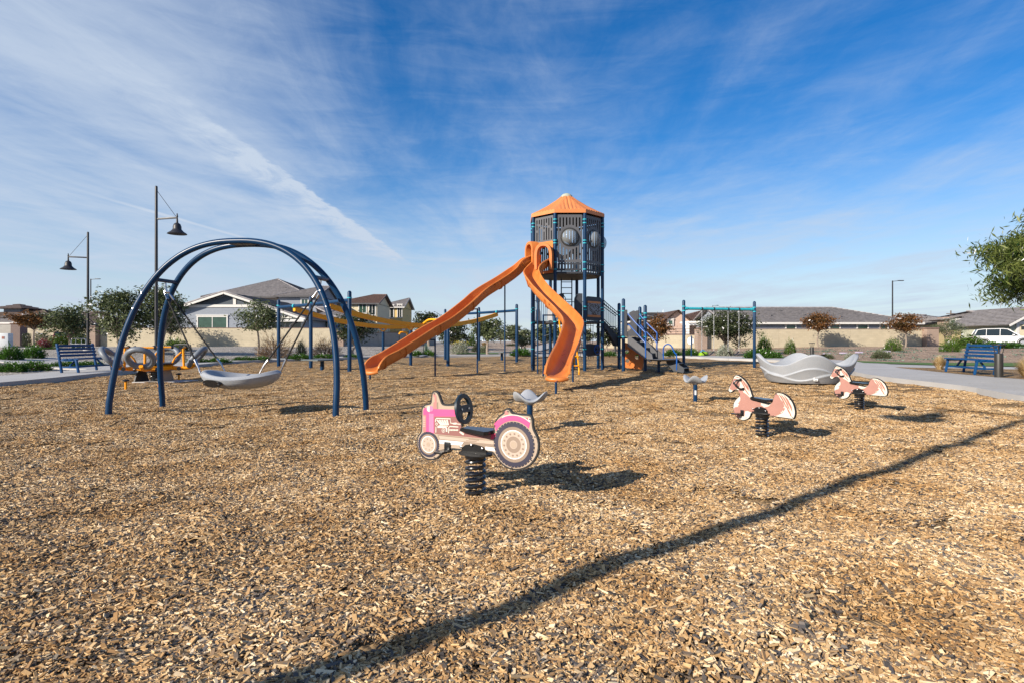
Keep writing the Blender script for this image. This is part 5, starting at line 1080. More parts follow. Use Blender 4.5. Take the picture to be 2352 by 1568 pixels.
# ------------------------------------------------------------------ yellow rocker with ring seats
rc = empty('rocker', G(355, 876), R(8), 'yellow four seat rocker with grey ring seats and black knobs', 'rocker')
MB().box((.25, .1, -.03), (1.3, .9, .1), rz=R(-8), bev=.02).build('footing', 'concrete', rc)
for s in (-1, 1): MB().prism([(-.24, 0), (.24, 0), (.20, .12), (.10, .33), (-.10, .33), (-.20, .12)], frame((s*.32, -.02, .02), (.35, 1, 0), (0, 0, 1)), -.02, .02).build('base_plate', 'black_matte' if s < 0 else 'tan_dark', rc, 30)
MB().lathe([(.10, 0), (.09, .12), (.085, .30)], n=16).build('pivot', 'black', rc)
for k in range(4): MB().tube([(.12*math.cos(t*2*math.pi*4), .12*math.sin(t*2*math.pi*4), .06+.22*t) for t in [i/64 for i in range(65)]], .012, 6).build('spring', 'black', rc) if k == 0 else None
MB().lathe([(.30, .30), (.48, .34), (.50, .42), (.40, .47)], n=8).build('hub', 'yellow', rc, 20); MB().lathe([(.45, .47), (.47, .48), (.47, .50), (.44, .51)], n=28).build('deck', 'black_matte', rc)
for k in range(4):
    a = R(186+90*k); ca, sa = math.cos(a), math.sin(a); e = Vector((ca, sa, 0)); s = Vector((-sa, ca, 0)); V = lambda r_, t_, z_: e*r_+s*t_+Vector((0, 0, z_))
    MB().tube(spline([V(.3, 0, .40), V(.6, 0, .36), V(.85, 0, .38), V(1.0, 0, .46)], 4), [.06]*5+[.05]*8, 10).build('arm', 'yellow', rc)
    tp = MB().tube([V(.72, 0, .36), V(.70, 0, .92)], .032, 10).build('handle_post', 'yellow', rc)
    MB().tube([V(.70, -.20, .92), V(.70, .20, .92)], .024, 8).build('handle_bar', 'yellow', tp); MB().tube([V(.66, -.22, .36), V(.66, .22, .36)], .026, 8).build('foot_bar', 'yellow', tp)
    for t_ in (-1, 1):
        for (r_, z_, l_) in ((.70, .92, .20), (.66, .36, .22)): MB().tube([V(r_, t_*l_, z_), V(r_, t_*(l_+.02), z_), V(r_, t_*(l_+.06), z_)], [.03, .055, .045], 10).build('knob', 'black', tp)
    c = V(1.04, 0, .66); tl = R(50); ax1 = s; ax2 = (e*math.cos(tl)+Vector((0, 0, 1))*math.sin(tl)); RR = .29
    MB().tube([c+ax1*(RR*math.cos(t))+ax2*(RR*math.sin(t)) for t in [2*math.pi*i/36 for i in range(36)]], .075, 12, closed=True).build('ring_seat', 'ring_grey', rc)
    MB().tube(spline([V(.42, .0, .46), V(.46, .10, .62), V(.56, .14, .74), V(.64, .06, .80)], 4), .022, 8).build('brace', 'yellow', rc)
for (px, py, lbl) in ((289, 890.8, 'short yellow stop post with black cap between arch leg and rocker'), (365, 887, 'short yellow stop post with black cap in front of the rocker base'), (411, 873, 'short yellow stop post with black cap on the side of the saucer swing')):
    g = G(px, py); r = empty('stop_post', g, 0, lbl, 'post', 'yellow stop posts around the rocker'); MB().tube([(0, 0, -.15), (0, 0, .17)], .026, 12).build('post', 'yellow', r); MB().lathe([(.03, .155), (.074, .165), (.076, .185), (.05, .205), (.01, .21)], n=18).build('cap', 'black_matte', r)
# ------------------------------------------------------------------ lamp posts
def lamp(x, y, top, armdir, label, zb=None, ay=-.15):
    zb = gz(x, y) if zb is None else zb; h = top-zb; r = empty('lamp_post', (x, y, zb), 0, label, 'lamp post', 'dark lamp posts with bell shades'); a = Vector((armdir, ay, 0)).normalized()
    MB().lathe([(.24, -.3), (.24, .06), (.22, .08)], n=20).build('footing', 'concrete', r); MB().lathe([(.15, .08), (.15, .12), (.09, .16)], n=20).build('base_collar', 'iron', r)
    MB().tube([(0, 0, .05), (0, 0, h*.5), (0, 0, h)], [.072, .064, .056], 14, dome=True).build('pole', 'iron', r)
    az = h-1.42; MB().bar(Vector((0, 0, az)), a*1.0+Vector((0, 0, az+.03)), .05, .075, bev=.01).build('arm', 'iron', r)
    MB().tube([Vector((0, 0, h-.12)), a*.95+Vector((0, 0, az+.10))], .010, 6).build('tie_rod', 'iron', r)
    MB().lathe([(.01, .22), (.03, .19), (.022, .15), (.045, .10), (.03, .04), (.04, -.10), (.05, -.20)], a*1.02+Vector((0, 0, az)), 14).build('finial', 'iron', r)
    MB().lathe([(.06, -.20), (.13, -.25), (.17, -.36), (.17, -.46), (.19, -.50), (.26, -.58), (.38, -.66), (.40, -.69), (.385, -.69), (.25, -.60), (.16, -.52)], a*1.02+Vector((0, 0, az)), 24, caps=False).build('bell_shade', 'iron', r)
    MB().lathe([(.13, -.60), (.16, -.56)], a*1.02+Vector((0, 0, az)), 16).build('lens', 'trim', r)
    return r
lamp(PX(202, 33.5), 33.5, PZ(535, 33.5), -1, 'dark lamp post with bell shade on an arm facing away from the arch')
lamp(PX(359, 26.0), 26.0, PZ(430, 26.0), 1, 'taller dark lamp post with bell shade reaching towards the blue arch')
lamp(-3.55, -.5, 8.0, -.63, 'dark lamp post casting the long straight shadow over the wood chips', 0, .78)
def street_light(x, y, top, label, side=1):
    zb = gz(x, y); r = empty('street_light', (x, y, zb), 0, label, 'street light'); h = top-zb
    MB().tube([(0, 0, -.2), (0, 0, h)], [.11, .08], 8).build('pole', 'iron', r); MB().bar((0, 0, h-.1), (side*.8, 0, h-.02), .07, .07).build('arm', 'iron', r); MB().box((side*1.15, 0, h+.0), (.75, .30, .10), bev=.03).build('head', 'iron', r)
street_light(PX(2050, 82), 82, PZ(645, 82), 'slim dark street light rising behind the long grey roof')
street_light(PX(208.5, 95), 95, PZ(641, 95), 'slim dark street light far behind the left lamp post')
street_light(PX(1637, 150), 150, PZ(702, 150), 'tiny far street light over the pink house roof')
ux_, uy_ = PX(2184, 210), 210; r = empty('utility_pole', (ux_, uy_, gz(ux_, uy_)), 0, 'far wooden utility pole with crossarms between roofs', 'utility pole'); MB().tube([(0, 0, -.5), (0, 0, PZ(716, 210)-.6)], .2, 8).build('pole', 'bark_dark', r)
for z_ in (10.2, 9.2): MB().box((0, 0, z_-.3), (3.2, .2, .25)).build('crossarm', 'bark_dark', r)
r = empty('spire', (PX(1523, 700), 700, .3), 0, 'distant slender white spire behind the red leaved tree', 'spire'); MB().lathe([(3.2, 0), (3.2, 12), (2.6, 14), (.1, PZ(712, 700)+.2)], n=8).build('spire_shaft', 'white', r)
# ------------------------------------------------------------------ vegetation
def leaf_quads(C, size, rg, droop=.0, aspect=.38, up=None):
    """C (n,3) centres; diamonds with random directions"""
    n = len(C); d = rg.normal(size=(n, 3)); d[:, 2] = d[:, 2]*.7-droop; d /= np.linalg.norm(d, axis=1)[:, None]
    if up is not None: d = d*.45+up; d /= np.linalg.norm(d, axis=1)[:, None]
    e = np.cross(d, rg.normal(size=(n, 3))); e /= np.linalg.norm(e, axis=1)[:, None]+1e-9
    ln = size*rg.uniform(.6, 1.25, n)[:, None]; w = ln*aspect
    V = np.stack([C-d*ln*.5, C+e*w*.5-d*ln*.05, C+d*ln*.5, C-e*w*.5-d*ln*.05], 1).reshape(-1, 3)
    return V, np.arange(4*n).reshape(n, 4)
def tree(name, label, px, Y, rx, z0, z1, leaf, nleaf, lsize, seed, trunk='bark', tr=.07, nclump=40, multi=1, lean=0.0, base=None, droop=.1, group=None, cat='tree', ry=None, x=None, aspect=.40, low=.0, clump=.30, offs=0.0):
    """crown from height z0 to z1 above ground with radius rx"""
    rg = np.random.default_rng(seed); x = PX(px, Y) if x is None else x; zb = gz(x, Y) if base is None else base
    r = empty(name, (x, Y, zb-.02), 0, label, cat, group); ry = ry or rx; cz = (z0+z1)/2; hz_ = (z1-z0)/2
    cl = []
    while len(cl) < nclump:
        p = rg.normal(size=3); p /= np.linalg.norm(p); p *= rg.uniform(.35, .92)
        if p[2] < -.55 and rg.random() < .6: continue
        wv = 1+.18*math.sin(3*math.atan2(p[1], p[0])+seed)+.12*rg.normal()
        cl.append((p[0]*rx*wv+offs, p[1]*ry*wv, cz+p[2]*hz_*(1+.10*rg.normal())))
    cl = np.array(cl); b = MB(); hub = Vector((lean*z0+offs*.4, 0, z0*.95+.12*hz_)); stems = []
    for k in range(multi):
        o = Vector((rg.normal()*.12*(multi > 1), rg.normal()*.12*(multi > 1), -.1)); h2 = hub+Vector((rg.normal()*.25*rx*(multi > 1), rg.normal()*.2*rx*(multi > 1), rg.normal()*.08*hz_)); mid = o.lerp(h2, .5)+Vector((rg.normal()*.05+lean*.3, rg.normal()*.05, 0))
        b.tube(spline([o, mid, h2], 4), [tr*(1.15-.45*i/8) for i in range(9)], 8); stems.append(h2)
    for i, c in enumerate(cl):
        s = stems[i % len(stems)]; c = Vector(c)
        if i % 2 == 0 or nclump < 20:
            m1 = s.lerp(c, .5)+Vector((rg.normal()*.08*rx, rg.normal()*.08*rx, .10*hz_)); b.tube(spline([s, m1, c], 3), [tr*.42, tr*.36, tr*.3, tr*.24, tr*.18, tr*.12, tr*.08], 5)
    b.build('trunk', trunk, r)
    per = nleaf//nclump; C = []; lvv = []
    for c in cl:
        q = rg.normal(size=(per, 3)); q *= (clump*rx*rg.uniform(.75, 1.25))*np.array([1, ry/rx, .72*hz_/rx if hz_ < rx else .8])/1.6; C.append(c+q); lvv.append(np.clip(rg.normal(.45+rg.normal()*.12, .24, per), 0, 1))
    C = np.concatenate(C); C[:, 2] = np.maximum(C[:, 2], .08+low); V, q = leaf_quads(C, lsize, rg, droop, aspect)
    link_mesh('crown', np_mesh('crown', V, q, {'lv': np.concatenate(lvv)}), leaf, r); return r
def T_(name, label, px, Y, ytop, ybot, wpx, **k):
    x = PX(px, Y); zb = gz(x, Y); return tree(name, label, px, Y, wpx*Y/F/2*.92, max(.25, PZ(ybot, Y)-zb), PZ(ytop, Y)-zb, **k)
K = dict(nleaf=3600, lsize=.20, group='young park trees')
T_('young_tree', 'small rusty brown leaved tree beside the white utility cabinet', 78, 42, 712, 757, 98, leaf='leaf_red', seed=1, **{**K, 'group': None})
T_('young_tree', 'loose green tree behind the left bench with feathery top', 160, 36, 698, 779, 104, leaf='leaf_green', seed=2, **K)
T_('young_tree', 'broad grey green tree between the two lamp posts', 272, 34, 655, 782, 120, leaf='leaf_green', seed=3, **{**K, 'nleaf': 5200}, lean=-.12)
T_('young_tree', 'dark green tree rising behind the left legs of the blue arch', 372, 35, 658, 766, 132, leaf='leaf_green', seed=4, **{**K, 'nleaf': 5200}, lean=-.10, multi=2)
T_('young_tree', 'small thin trunked tree against the block wall behind the saucer swing', 392, 54, 716, 772, 96, leaf='leaf_dark', seed=5, **K)
T_('young_tree', 'open green and rusty tree with pale trunk in front of the grey gable', 592, 37, 693, 768, 118, leaf='leaf_green', seed=6, **{**K, 'nleaf': 3200}, nclump=34)
T_('young_tree', 'rounded dark tree behind the yellow zip track start frame', 815, 40, 708, 791, 112, leaf='leaf_dark', seed=7, **K, tr=.09)
T_('park_tree', 'large dark tree beyond the low shaded wall', 985, 62, 712, 772, 84, leaf='leaf_dark', seed=8, **{**K, 'lsize': .3}, tr=.14)
T_('park_tree', 'dense dark tree behind the long slide', 1043, 54, 738, 792, 80, leaf='leaf_dark', seed=9, **{**K, 'lsize': .26}, tr=.12)
T_('park_tree', 'round headed olive tree with tan trunk beside the far walk', 1120, 46, 722, 789, 80, leaf='leaf_green', seed=10, **{**K, 'lsize': .22}, tr=.11)
T_('park_tree', 'pale green airy tree far along the walk', 1176, 74, 744, 786, 50, leaf='leaf_sage', seed=11, **{**K, 'lsize': .28})
T_('park_tree', 'bushy olive tree with two pale trunks beside the chain ladder', 1206, 48, 756, 798, 46, leaf='leaf_sage', seed=12, **{**K, 'lsize': .2}, multi=2)
T_('park_tree', 'olive tree seen through the legs of the play tower', 1252, 50, 740, 790, 66, leaf='leaf_green', seed=13, **{**K, 'lsize': .22})
T_('park_tree', 'yellow green tree far behind the play tower', 1290, 62, 752, 790, 56, leaf='leaf_sage', seed=33, **{**K, 'lsize': .24})
T_('park_tree', 'dark tree just behind the tower stairs railing', 1395, 55, 752, 792, 60, leaf='leaf_dark', seed=34, **{**K, 'lsize': .24})
T_('young_tree', 'copper and green tree behind the blue stair handrails', 1500, 45, 722, 786, 92, leaf='leaf_red', seed=14, **K, multi=2)
T_('park_tree', 'wide dense dark green tree under the turquoise swing beam', 1669, 42, 713, 790, 136, leaf='leaf_dark', seed=15, **{**K, 'nleaf': 7500, 'lsize': .19}, tr=.10, multi=3, nclump=64)
T_('young_tree', 'copper red tree against the cream wall by the long roofed house', 1880, 55, 718, 766, 82, leaf='leaf_red', seed=16, **{**K, 'lsize': .2}, nclump=46)
T_('young_tree', 'copper red tree against the brick pillar end of the cream wall', 2080, 55, 718, 767, 78, leaf='leaf_red', seed=17, **{**K, 'lsize': .2}, nclump=46)
T_('feathery_tree', 'feathery grey green tree before the stone clad house', 2178, 58, 732, 776, 74, leaf='leaf_sage', seed=18, **{**K, 'lsize': .16, 'nleaf': 5200}, multi=3, aspect=.18)
for px_, Y_, w_, s_ in ((1150, 95, 40, 35), (1215, 110, 36, 36), (1245, 120, 44, 37), (1180, 130, 40, 38), (1345, 90, 40, 40)): T_('far_tree', 'small soft green tree in the far distance past the walk', px_, Y_, 757, 786, w_, leaf='leaf_sage', seed=s_, nleaf=1500, lsize=.34, group='far trees past the walk')
# big hanging tree at the right edge
tree('willow_tree', 'big willow leaved tree with drooping foliage overhanging the path by the right bench', 0, 12.6, 2.45, 1.5, 4.0, 'leaf_willow', 100000, .19, 21, x=13.1, base=.1, tr=.15, nclump=250, droop=.9, aspect=.18, clump=.19, multi=2)
def shrub_mesh(kind, seed):
    """unit shrub: radius 1, height 1"""
    rg = np.random.default_rng(seed); n = {'cover': 2600, 'round': 2600, 'upright': 1500, 'dry': 2200, 'silver': 2400, 'grass': 1300, 'hedge': 2600, 'rosette': 60}[kind]
    th = rg.uniform(0, 6.283, n)
    if kind == 'grass':
        b = np.stack([.16*np.cos(th), .16*np.sin(th), np.zeros(n)], 1)*rg.random(n)[:, None]; o = np.stack([np.cos(th), np.sin(th), np.zeros(n)], 1)*rg.uniform(.25, 1, n)[:, None]; tip = o+np.array([0, 0, 1])*rg.uniform(.5, 1.05, n)[:, None]*(1.15-.45*np.linalg.norm(o, axis=1))[:, None]; mid = b*.5+tip*.5+np.array([0, 0, .12]); s = np.stack([-np.sin(th), np.cos(th), np.zeros(n)], 1)*.012
        V = np.stack([b-s, b+s, mid+s, mid-s, tip, tip+s*.2], 1).reshape(-1, 3); i = np.arange(n)[:, None]*6; q = np.concatenate([i+np.array([0, 1, 2, 3]), i+np.array([3, 2, 5, 4])]); return np_mesh('shrub_leaves', V, q, {'lv': np.tile(np.clip(rg.normal(.5, .25, n), 0, 1), 2)})
    if kind == 'rosette':
        el = rg.uniform(.2, 1.35, n); d = np.stack([np.cos(th)*np.cos(el), np.sin(th)*np.cos(el), np.sin(el)], 1); s = np.stack([-np.sin(th), np.cos(th), np.zeros(n)], 1)*.07; V = np.stack([-s*.6, s*.6, d*.55+s, d*.55-s, d, d+s*.05], 1).reshape(-1, 3); i = np.arange(n)[:, None]*6; q = np.concatenate([i+np.array([0, 1, 2, 3]), i+np.array([3, 2, 5, 4])]); return np_mesh('shrub_leaves', V, q, {'lv': np.tile(rg.random(n), 2)})
    lum = 1+.16*np.sin(3*th+seed)+.12*np.sin(7*th+2*seed); ph = np.arccos(rg.uniform(0.0, 1, n)); rr = rg.uniform(.5, 1.0, n)**.5*lum*(1+.10*rg.normal(size=n))
    C = np.stack([np.cos(th)*np.sin(ph)*rr, np.sin(th)*np.sin(ph)*rr, np.cos(ph)*rr*(1+.08*np.sin(5*th))], 1)
    out = C/np.linalg.norm(C, axis=1)[:, None]
    if kind == 'cover': V, q = leaf_quads(C, .20, rg, 0, .34, out*.8+np.array([0, 0, .25])); 
    elif kind == 'dry':
        u_ = rg.random(n)[:, None]**.5; V, q = leaf_quads(C*(.35+.75*u_), .24, rg, 0, .07, out)
    elif kind == 'upright': C[:, 2] *= 1.0; V, q = leaf_quads(C, .20, rg, 0, .26, out*.4+np.array([0, 0, .8]))
    elif kind == 'silver': V, q = leaf_quads(C, .13, rg, 0, .5)
    elif kind == 'hedge':
        C = np.stack([np.clip(C[:, 0]*1.35, -1, 1)+.04*rg.normal(size=n), np.clip(C[:, 1]*1.35, -1, 1)+.04*rg.normal(size=n), np.clip(C[:, 2]*1.3, 0, 1)+.03*rg.normal(size=n)], 1); V, q = leaf_quads(C, .13, rg, 0, .5)
    else: V, q = leaf_quads(C, .15, rg, 0, .42)
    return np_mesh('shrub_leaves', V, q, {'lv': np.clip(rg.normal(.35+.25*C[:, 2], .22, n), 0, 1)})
SM = {}
def shrub(name, label, px, ybase, ytop, wpx, kind, mat, group=None, Y=None, cat='shrub', dx=1.0, stem=True):
    if Y is None:
        Y = 30.0
        for _ in range(12): Y = F*(CAMH-gz(PX(px, Y), Y))/max(4, ybase-CY)
    x = PX(px, Y); key = (kind, mat, int(px) % 3)
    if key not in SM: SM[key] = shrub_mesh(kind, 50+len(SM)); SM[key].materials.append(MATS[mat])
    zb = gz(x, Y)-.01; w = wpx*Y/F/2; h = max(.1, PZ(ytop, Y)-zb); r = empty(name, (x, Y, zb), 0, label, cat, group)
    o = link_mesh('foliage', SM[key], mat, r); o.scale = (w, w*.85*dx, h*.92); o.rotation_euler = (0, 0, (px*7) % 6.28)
    if kind == 'hedge': o.rotation_euler = (0, 0, 0)
    if stem and kind not in ('grass', 'rosette'):
        b = MB(); rr = random.Random(int(px))
        for k in range(5): a = rr.uniform(0, 6.28); b.tube([(0, 0, -.05), (math.cos(a)*w*.3, math.sin(a)*w*.3, h*.35), (math.cos(a)*w*.55, math.sin(a)*w*.55, h*.7)], [.03, .02, .008], 5)
        b.build('stems', 'bark_dark', r)
    return r
for lab, lst in (('low bright green spreading shrub at the edge of the parking lot', ((30, 852, 831, 62), (78, 849, 829, 70), (24, 809, 795, 50), (77, 808, 794, 52), (114, 822, 801, 62))),
                 ('low bright green spreading shrub right behind the left bench', ((150, 842, 829, 60), (205, 841, 829, 66))),
                 ('low bright green spreading shrub along the kerb behind the saucer swing', ((452, 833, 821, 52), (500, 832, 821, 60), (560, 828, 818, 48), (600, 827, 818, 52))),
                 ('low bright green spreading shrub along the kerb behind the zip track posts', ((690, 825, 813, 56), (742, 823, 813, 50), (808, 821, 813, 36), (882, 821, 809, 40), (957, 817.5, 805, 34), (984, 817, 804, 36))),
                 ('low bright green spreading shrub at the start of the far walk', ((1195, 815.5, 800, 50),)),
                 ('low bright green spreading shrub behind the tower stairs', ((1400, 817, 806, 34), (1448, 817, 806, 40))),
                 ('low bright green spreading shrub behind the round white sign', ((1545, 817, 802, 44), (1585, 817, 801, 50))),
                 ('low bright green spreading shrub between the swing post and the grey spinner', ((1740, 823, 801, 60), (1775, 823, 806, 40)))):
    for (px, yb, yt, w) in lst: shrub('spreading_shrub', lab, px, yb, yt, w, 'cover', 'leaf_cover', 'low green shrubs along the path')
shrub('clipped_shrub', 'rounded clipped green shrub beyond the left bench', 136, 797, 768, 44, 'round', 'leaf_bright')
shrub('clipped_hedge', 'square clipped dark hedge by the left brick pillar', 62, 786, 765, 16, 'hedge', 'leaf_dark', Y=55)
shrub('clipped_hedge', 'square clipped hedge behind the rusty brown tree', 97, 785, 765, 27, 'hedge', 'leaf_dark', Y=54)
shrub('flowering_shrub', 'dark shrub with red flowers beside the parking lot', 99, 800, 779, 36, 'round', 'leaf_rose')
shrub('tall_shrub', 'yellow green tall shrub behind the bike rack', 184, 795, 759, 38, 'round', 'leaf_bright', Y=46)
shrub('tall_shrub', 'bright green bushy shrub behind the rocker', 405, 813, 776, 62, 'upright', 'leaf_bright', Y=38)
shrub('dry_bush', 'large dry brown bush beside the pale trunked tree', 631, 826, 763, 106, 'dry', 'leaf_dry', Y=36)
shrub('dry_bush', 'smaller dry brown bush behind the zip track posts', 748, 815, 772, 84, 'dry', 'leaf_dry', Y=41)
shrub('upright_shrub', 'small green shrub between the two dry bushes', 692, 813, 782, 28, 'upright', 'leaf_sage', Y=39)
shrub('agave', 'blue green spiky agave beside the zip track', 979, 809, 785, 34, 'rosette', 'leaf_teal', Y=46, cat='plant')
b_ = shrub('flowering_shrub', 'silver grey bush topped with yellow flowers beside the far kerb', 1058, 816, 783, 48, 'silver', 'leaf_silver', Y=47.5)
rgf = np.random.default_rng(5); n = 160; C = np.stack([rgf.normal(-.1, .45, n), rgf.normal(0, .4, n), .80+.26*rgf.random(n)-.2*np.abs(rgf.normal(0, .4, n))], 1); V, q = leaf_quads(C, .10, rgf); fo = link_mesh('flowers', np_mesh('flowers', V, q, {'lv': rgf.random(n)}), 'leaf_yellow', b_); fo.scale = (48*47.5/F/2, 48*47.5/F/2, (PZ(783, 47.5)-gz(PX(1058, 47.5), 47.5))*1.02)
shrub('rounded_shrub', 'dark round shrub in the gap beside the silver bush', 1094, 812, 790, 22, 'round', 'leaf_dark', Y=52)
shrub('rounded_shrub', 'olive round shrub by the tan trunked tree', 1111, 811, 793, 26, 'round', 'leaf_sage', Y=50)
shrub('tall_shrub', 'yellow green shrub between the far dark trees', 1083, 790, 764, 24, 'round', 'leaf_bright', Y=70)
shrub('rounded_shrub', 'small green shrub by the far walk', 1176, 800, 789, 30, 'round', 'leaf_dark', Y=68)
shrub('ornamental_grass', 'pale straw grass by the far walk', 1112, 800, 784, 20, 'grass', 'leaf_straw', Y=64, cat='grass')
shrub('silver_bush', 'silver leaved bush under the swing seats', 1664, 820, 792, 44, 'silver', 'leaf_silver', Y=40)
shrub('upright_shrub', 'tall upright green shrub at the corner of the cream wall', 1755, 803, 771, 38, 'upright', 'leaf_bright', Y=46)
shrub('upright_shrub', 'upright green shrub in front of the blank cream wall', 1816, 811, 781, 30, 'upright', 'leaf_bright', Y=43)
shrub('upright_shrub', 'spiky green shrub before the second copper tree', 2050, 811, 779, 40, 'upright', 'leaf_bright', Y=43)
shrub('mounded_shrub', 'grey green mounded shrub near the lawn strip', 2024, 827, 803, 40, 'cover', 'leaf_sage', Y=34)
shrub('mounded_shrub', 'pale green mounded shrub beside the far bollard', 1899, 827, 811, 32, 'cover', 'leaf_sage', Y=34.5)
shrub('mounded_shrub', 'silver mounded shrub behind the wavy grey spinner', 1953, 828, 810, 28, 'silver', 'leaf_silver', Y=33)
shrub('hedge', 'large bright green hedge in front of the white car', 2222, 806, 769, 84, 'round', 'leaf_bright', Y=46)
shrub('hedge', 'rounded green bush at the near end of the hedge', 2184, 814, 782, 40, 'upright', 'leaf_bright', Y=40)
shrub('hedge', 'low dark green hedge along the street by the parked cars', 2292, 803, 785, 90, 'cover', 'leaf_cover', Y=44)
shrub('ornamental_grass', 'golden tuft of ornamental grass beside the right bench', 2158, 847, 811, 40, 'grass', 'leaf_straw', Y=20.5, cat='grass')
shrub('ornamental_grass', 'large golden grass tuft beyond the bollard at the path bend', 2362, 866, 812, 74, 'grass', 'leaf_straw', Y=15.6, cat='grass')
# low teal ground cover scattered over the brown gravel
rg = np.random.default_rng(11); Cs = []
for k in range(230):
    y = rg.uniform(27, 52); x = rg.uniform(15.5, 38); d = float(poly_dist(np.array([x]), np.array([y]))[0])
    if d < 4.2 or (y < 30 and x > 15): continue
    dens = math.exp(-(d-4.5)/6.0)
    if rg.random() > dens+.12: continue
    n = int(rg.integers(20, 60)); q = rg.normal(size=(n, 3))*np.array([.32, .22, .03]); q[:, 2] = np.abs(q[:, 2])+.03; Cs.append(q+np.array([x, y, gz(x, y)]))
C = np.concatenate(Cs); V, q = leaf_quads(C, .13, rg, 0, .5); tag(link_mesh('ground_cover', np_mesh('ground_cover', V, q, {'lv': rg.random(len(C))}), 'leaf_teal'), 'low blue green ground cover scattered over the brown gravel', None, None, 'stuff')
# fallen leaves on the right path
n = 1100; x = rg.uniform(9.0, 16, n); y = rg.uniform(9, 26, n); k = (poly_dist(x, y) > .1) & (poly_dist(x, y) < 3.2); C = np.stack([x[k], y[k], gz_arr(x[k], y[k])+.045], 1); V, q = leaf_quads(C, .05, rg, 0, .35); V[:, 2] = np.repeat(C[:, 2], 4)+.002; tag(link_mesh('fallen_leaves', np_mesh('fallen_leaves', V, q, {'lv': rg.random(len(C))*.4}), 'leaf_dry'), 'small fallen leaves scattered over the right path', None, None, 'stuff')
# ------------------------------------------------------------------ walls
def block_mat(name, col, mort, bw, bh, bump=.35):
    m = pm(name, col, .9, var=.08, scale=1.2); t = m.node_tree; b = t.nodes['Principled BSDF']; tcn = t.nodes.new('ShaderNodeTexCoord'); mp = t.nodes.new('ShaderNodeMapping'); mp.inputs['Rotation'].default_value = (R(90), 0, 0); t.links.new(tcn.outputs['Object'], mp.inputs[0])
    br = t.nodes.new('ShaderNodeTexBrick'); br.inputs['Scale'].default_value = 1; br.inputs['Brick Width'].default_value = bw; br.inputs['Row Height'].default_value = bh; br.inputs['Mortar Size'].default_value = .008; br.inputs['Color1'].default_value = (*col, 1); br.inputs['Color2'].default_value = (*[c*.9 for c in col], 1); br.inputs['Mortar'].default_value = (*mort, 1)
    t.links.new(mp.outputs[0], br.inputs['Vector']); mu = t.nodes.new('ShaderNodeMix'); mu.data_type = 'RGBA'; mu.blend_type = 'MULTIPLY'; mu.inputs['Factor'].default_value = 1
    nz = [x for x in t.nodes if x.type == 'MAP_RANGE'][0]; t.links.new(br.outputs['Color'], mu.inputs['A']); t.links.new(nz.outputs[0], mu.inputs['B']); t.links.new(mu.outputs['Result'], b.inputs['Base Color'])
    bp = t.nodes.new('ShaderNodeBump'); bp.inputs['Strength'].default_value = bump; bp.inputs['Distance'].default_value = .01; bp.invert = True; t.links.new(br.outputs['Fac'], bp.inputs['Height']); t.links.new(bp.outputs[0], b.inputs['Normal'])
block_mat('block_cream', (.46, .40, .29), (.41, .355, .255), .40, .20); block_mat('block_grey', (.36, .34, .31), (.32, .30, .27), .40, .20); block_mat('brick', (.34, .245, .19), (.27, .22, .19), .24, .10, .6); block_mat('brick_dark', (.19, .135, .12), (.15, .12, .11), .24, .10, .6)
def wall(a, b, top, label, mat='block_cream', th=.2, panels=True):
    a = Vector((*a, 0)); b = Vector((*b, 0)); d = b-a; ln = d.length; rz = math.atan2(d.y, d.x); zb = min(gz(a.x, a.y), gz(b.x, b.y))-.15; r = empty('block_wall', (*((a+b)/2)[:2], zb), rz, label, 'wall'); h = top-zb; n = max(1, round(ln/6.2))
    for k in range(n): x0 = -ln/2+ln*k/n; MB().box((x0+ln/n/2, 0, h/2-.03), (ln/n-.015, th, h-.06)).build('wall_panel', mat, r, 0)
    MB().box((0, 0, h-.028), (ln, th+.06, .055), bev=.01).build('coping', 'tile_red', r, 0); return r
def pillar(x, y, top, label, w=.65, mat='brick', rz=0):
    zb = gz(x, y)-.1; r = empty('brick_pillar', (x, y, zb), rz, label, 'pillar', 'brick pillars of the block walls'); MB().box((0, 0, (top-zb-.12)/2), (w, w, top-zb-.12)).build('shaft', mat, r, 0); MB().box((0, 0, top-zb-.07), (w+.12, w+.12, .12), bev=.02).build('cap', 'tile_red', r, 0)
def railing(a, b, z0, h, label):
    a = Vector((*a, z0)); b = Vector((*b, z0)); r = empty('railing', ((a+b)/2), 0, label, 'railing'); o = r.location.copy(); ln = (b-a).length
    for z_ in (.06, h*.55, h): MB(o).tube([a+Vector((0, 0, z_)), b+Vector((0, 0, z_))], .025, 6).build('rail', 'iron', r)
    n = max(2, int(ln/.9))
    for k in range(n+1): p = a.lerp(b, k/n); MB(o).tube([p, p+Vector((0, 0, h))], .022, 6).build('baluster', 'iron', r)
YW = 57.0
wall((PX(232, YW), YW), (PX(772, YW), YW), PZ(752.5, YW), 'long cream block wall behind the arch swing'); pillar(PX(221, YW), YW-.3, PZ(748, YW), 'brick pillar at the left end of the long cream wall', .8)
pillar(PX(784, YW), YW-.1, PZ(760, YW), 'brick pillar where the cream wall meets the low shaded wall', .6)
wall((PX(790, 58.5), 58.5), (PX(868, 62), 62), PZ(763, 60), 'low grey block wall below a dark railing', 'block_grey'); wall((PX(868, 62), 62), (PX(1000, 70), 70), PZ(764, 66), 'low shaded wall running back behind the zip seat', 'block_grey'); railing((PX(830, 60), 60.4), (PX(985, 69), 69.2), PZ(763, 65), .62, 'dark metal railing on the low shaded wall')
YR = 58.0
wall((PX(1624, YR), YR), (PX(2116, YR), YR), PZ(755, YR), 'long cream block wall behind the copper red trees'); pillar(PX(1609, YR), YR-.1, PZ(752.5, YR), 'brick pillar left of the wide dark tree', .95); pillar(PX(2130, YR), YR-.2, PZ(752.5, YR), 'brick pillar closing the cream wall near the hedge', 1.15)
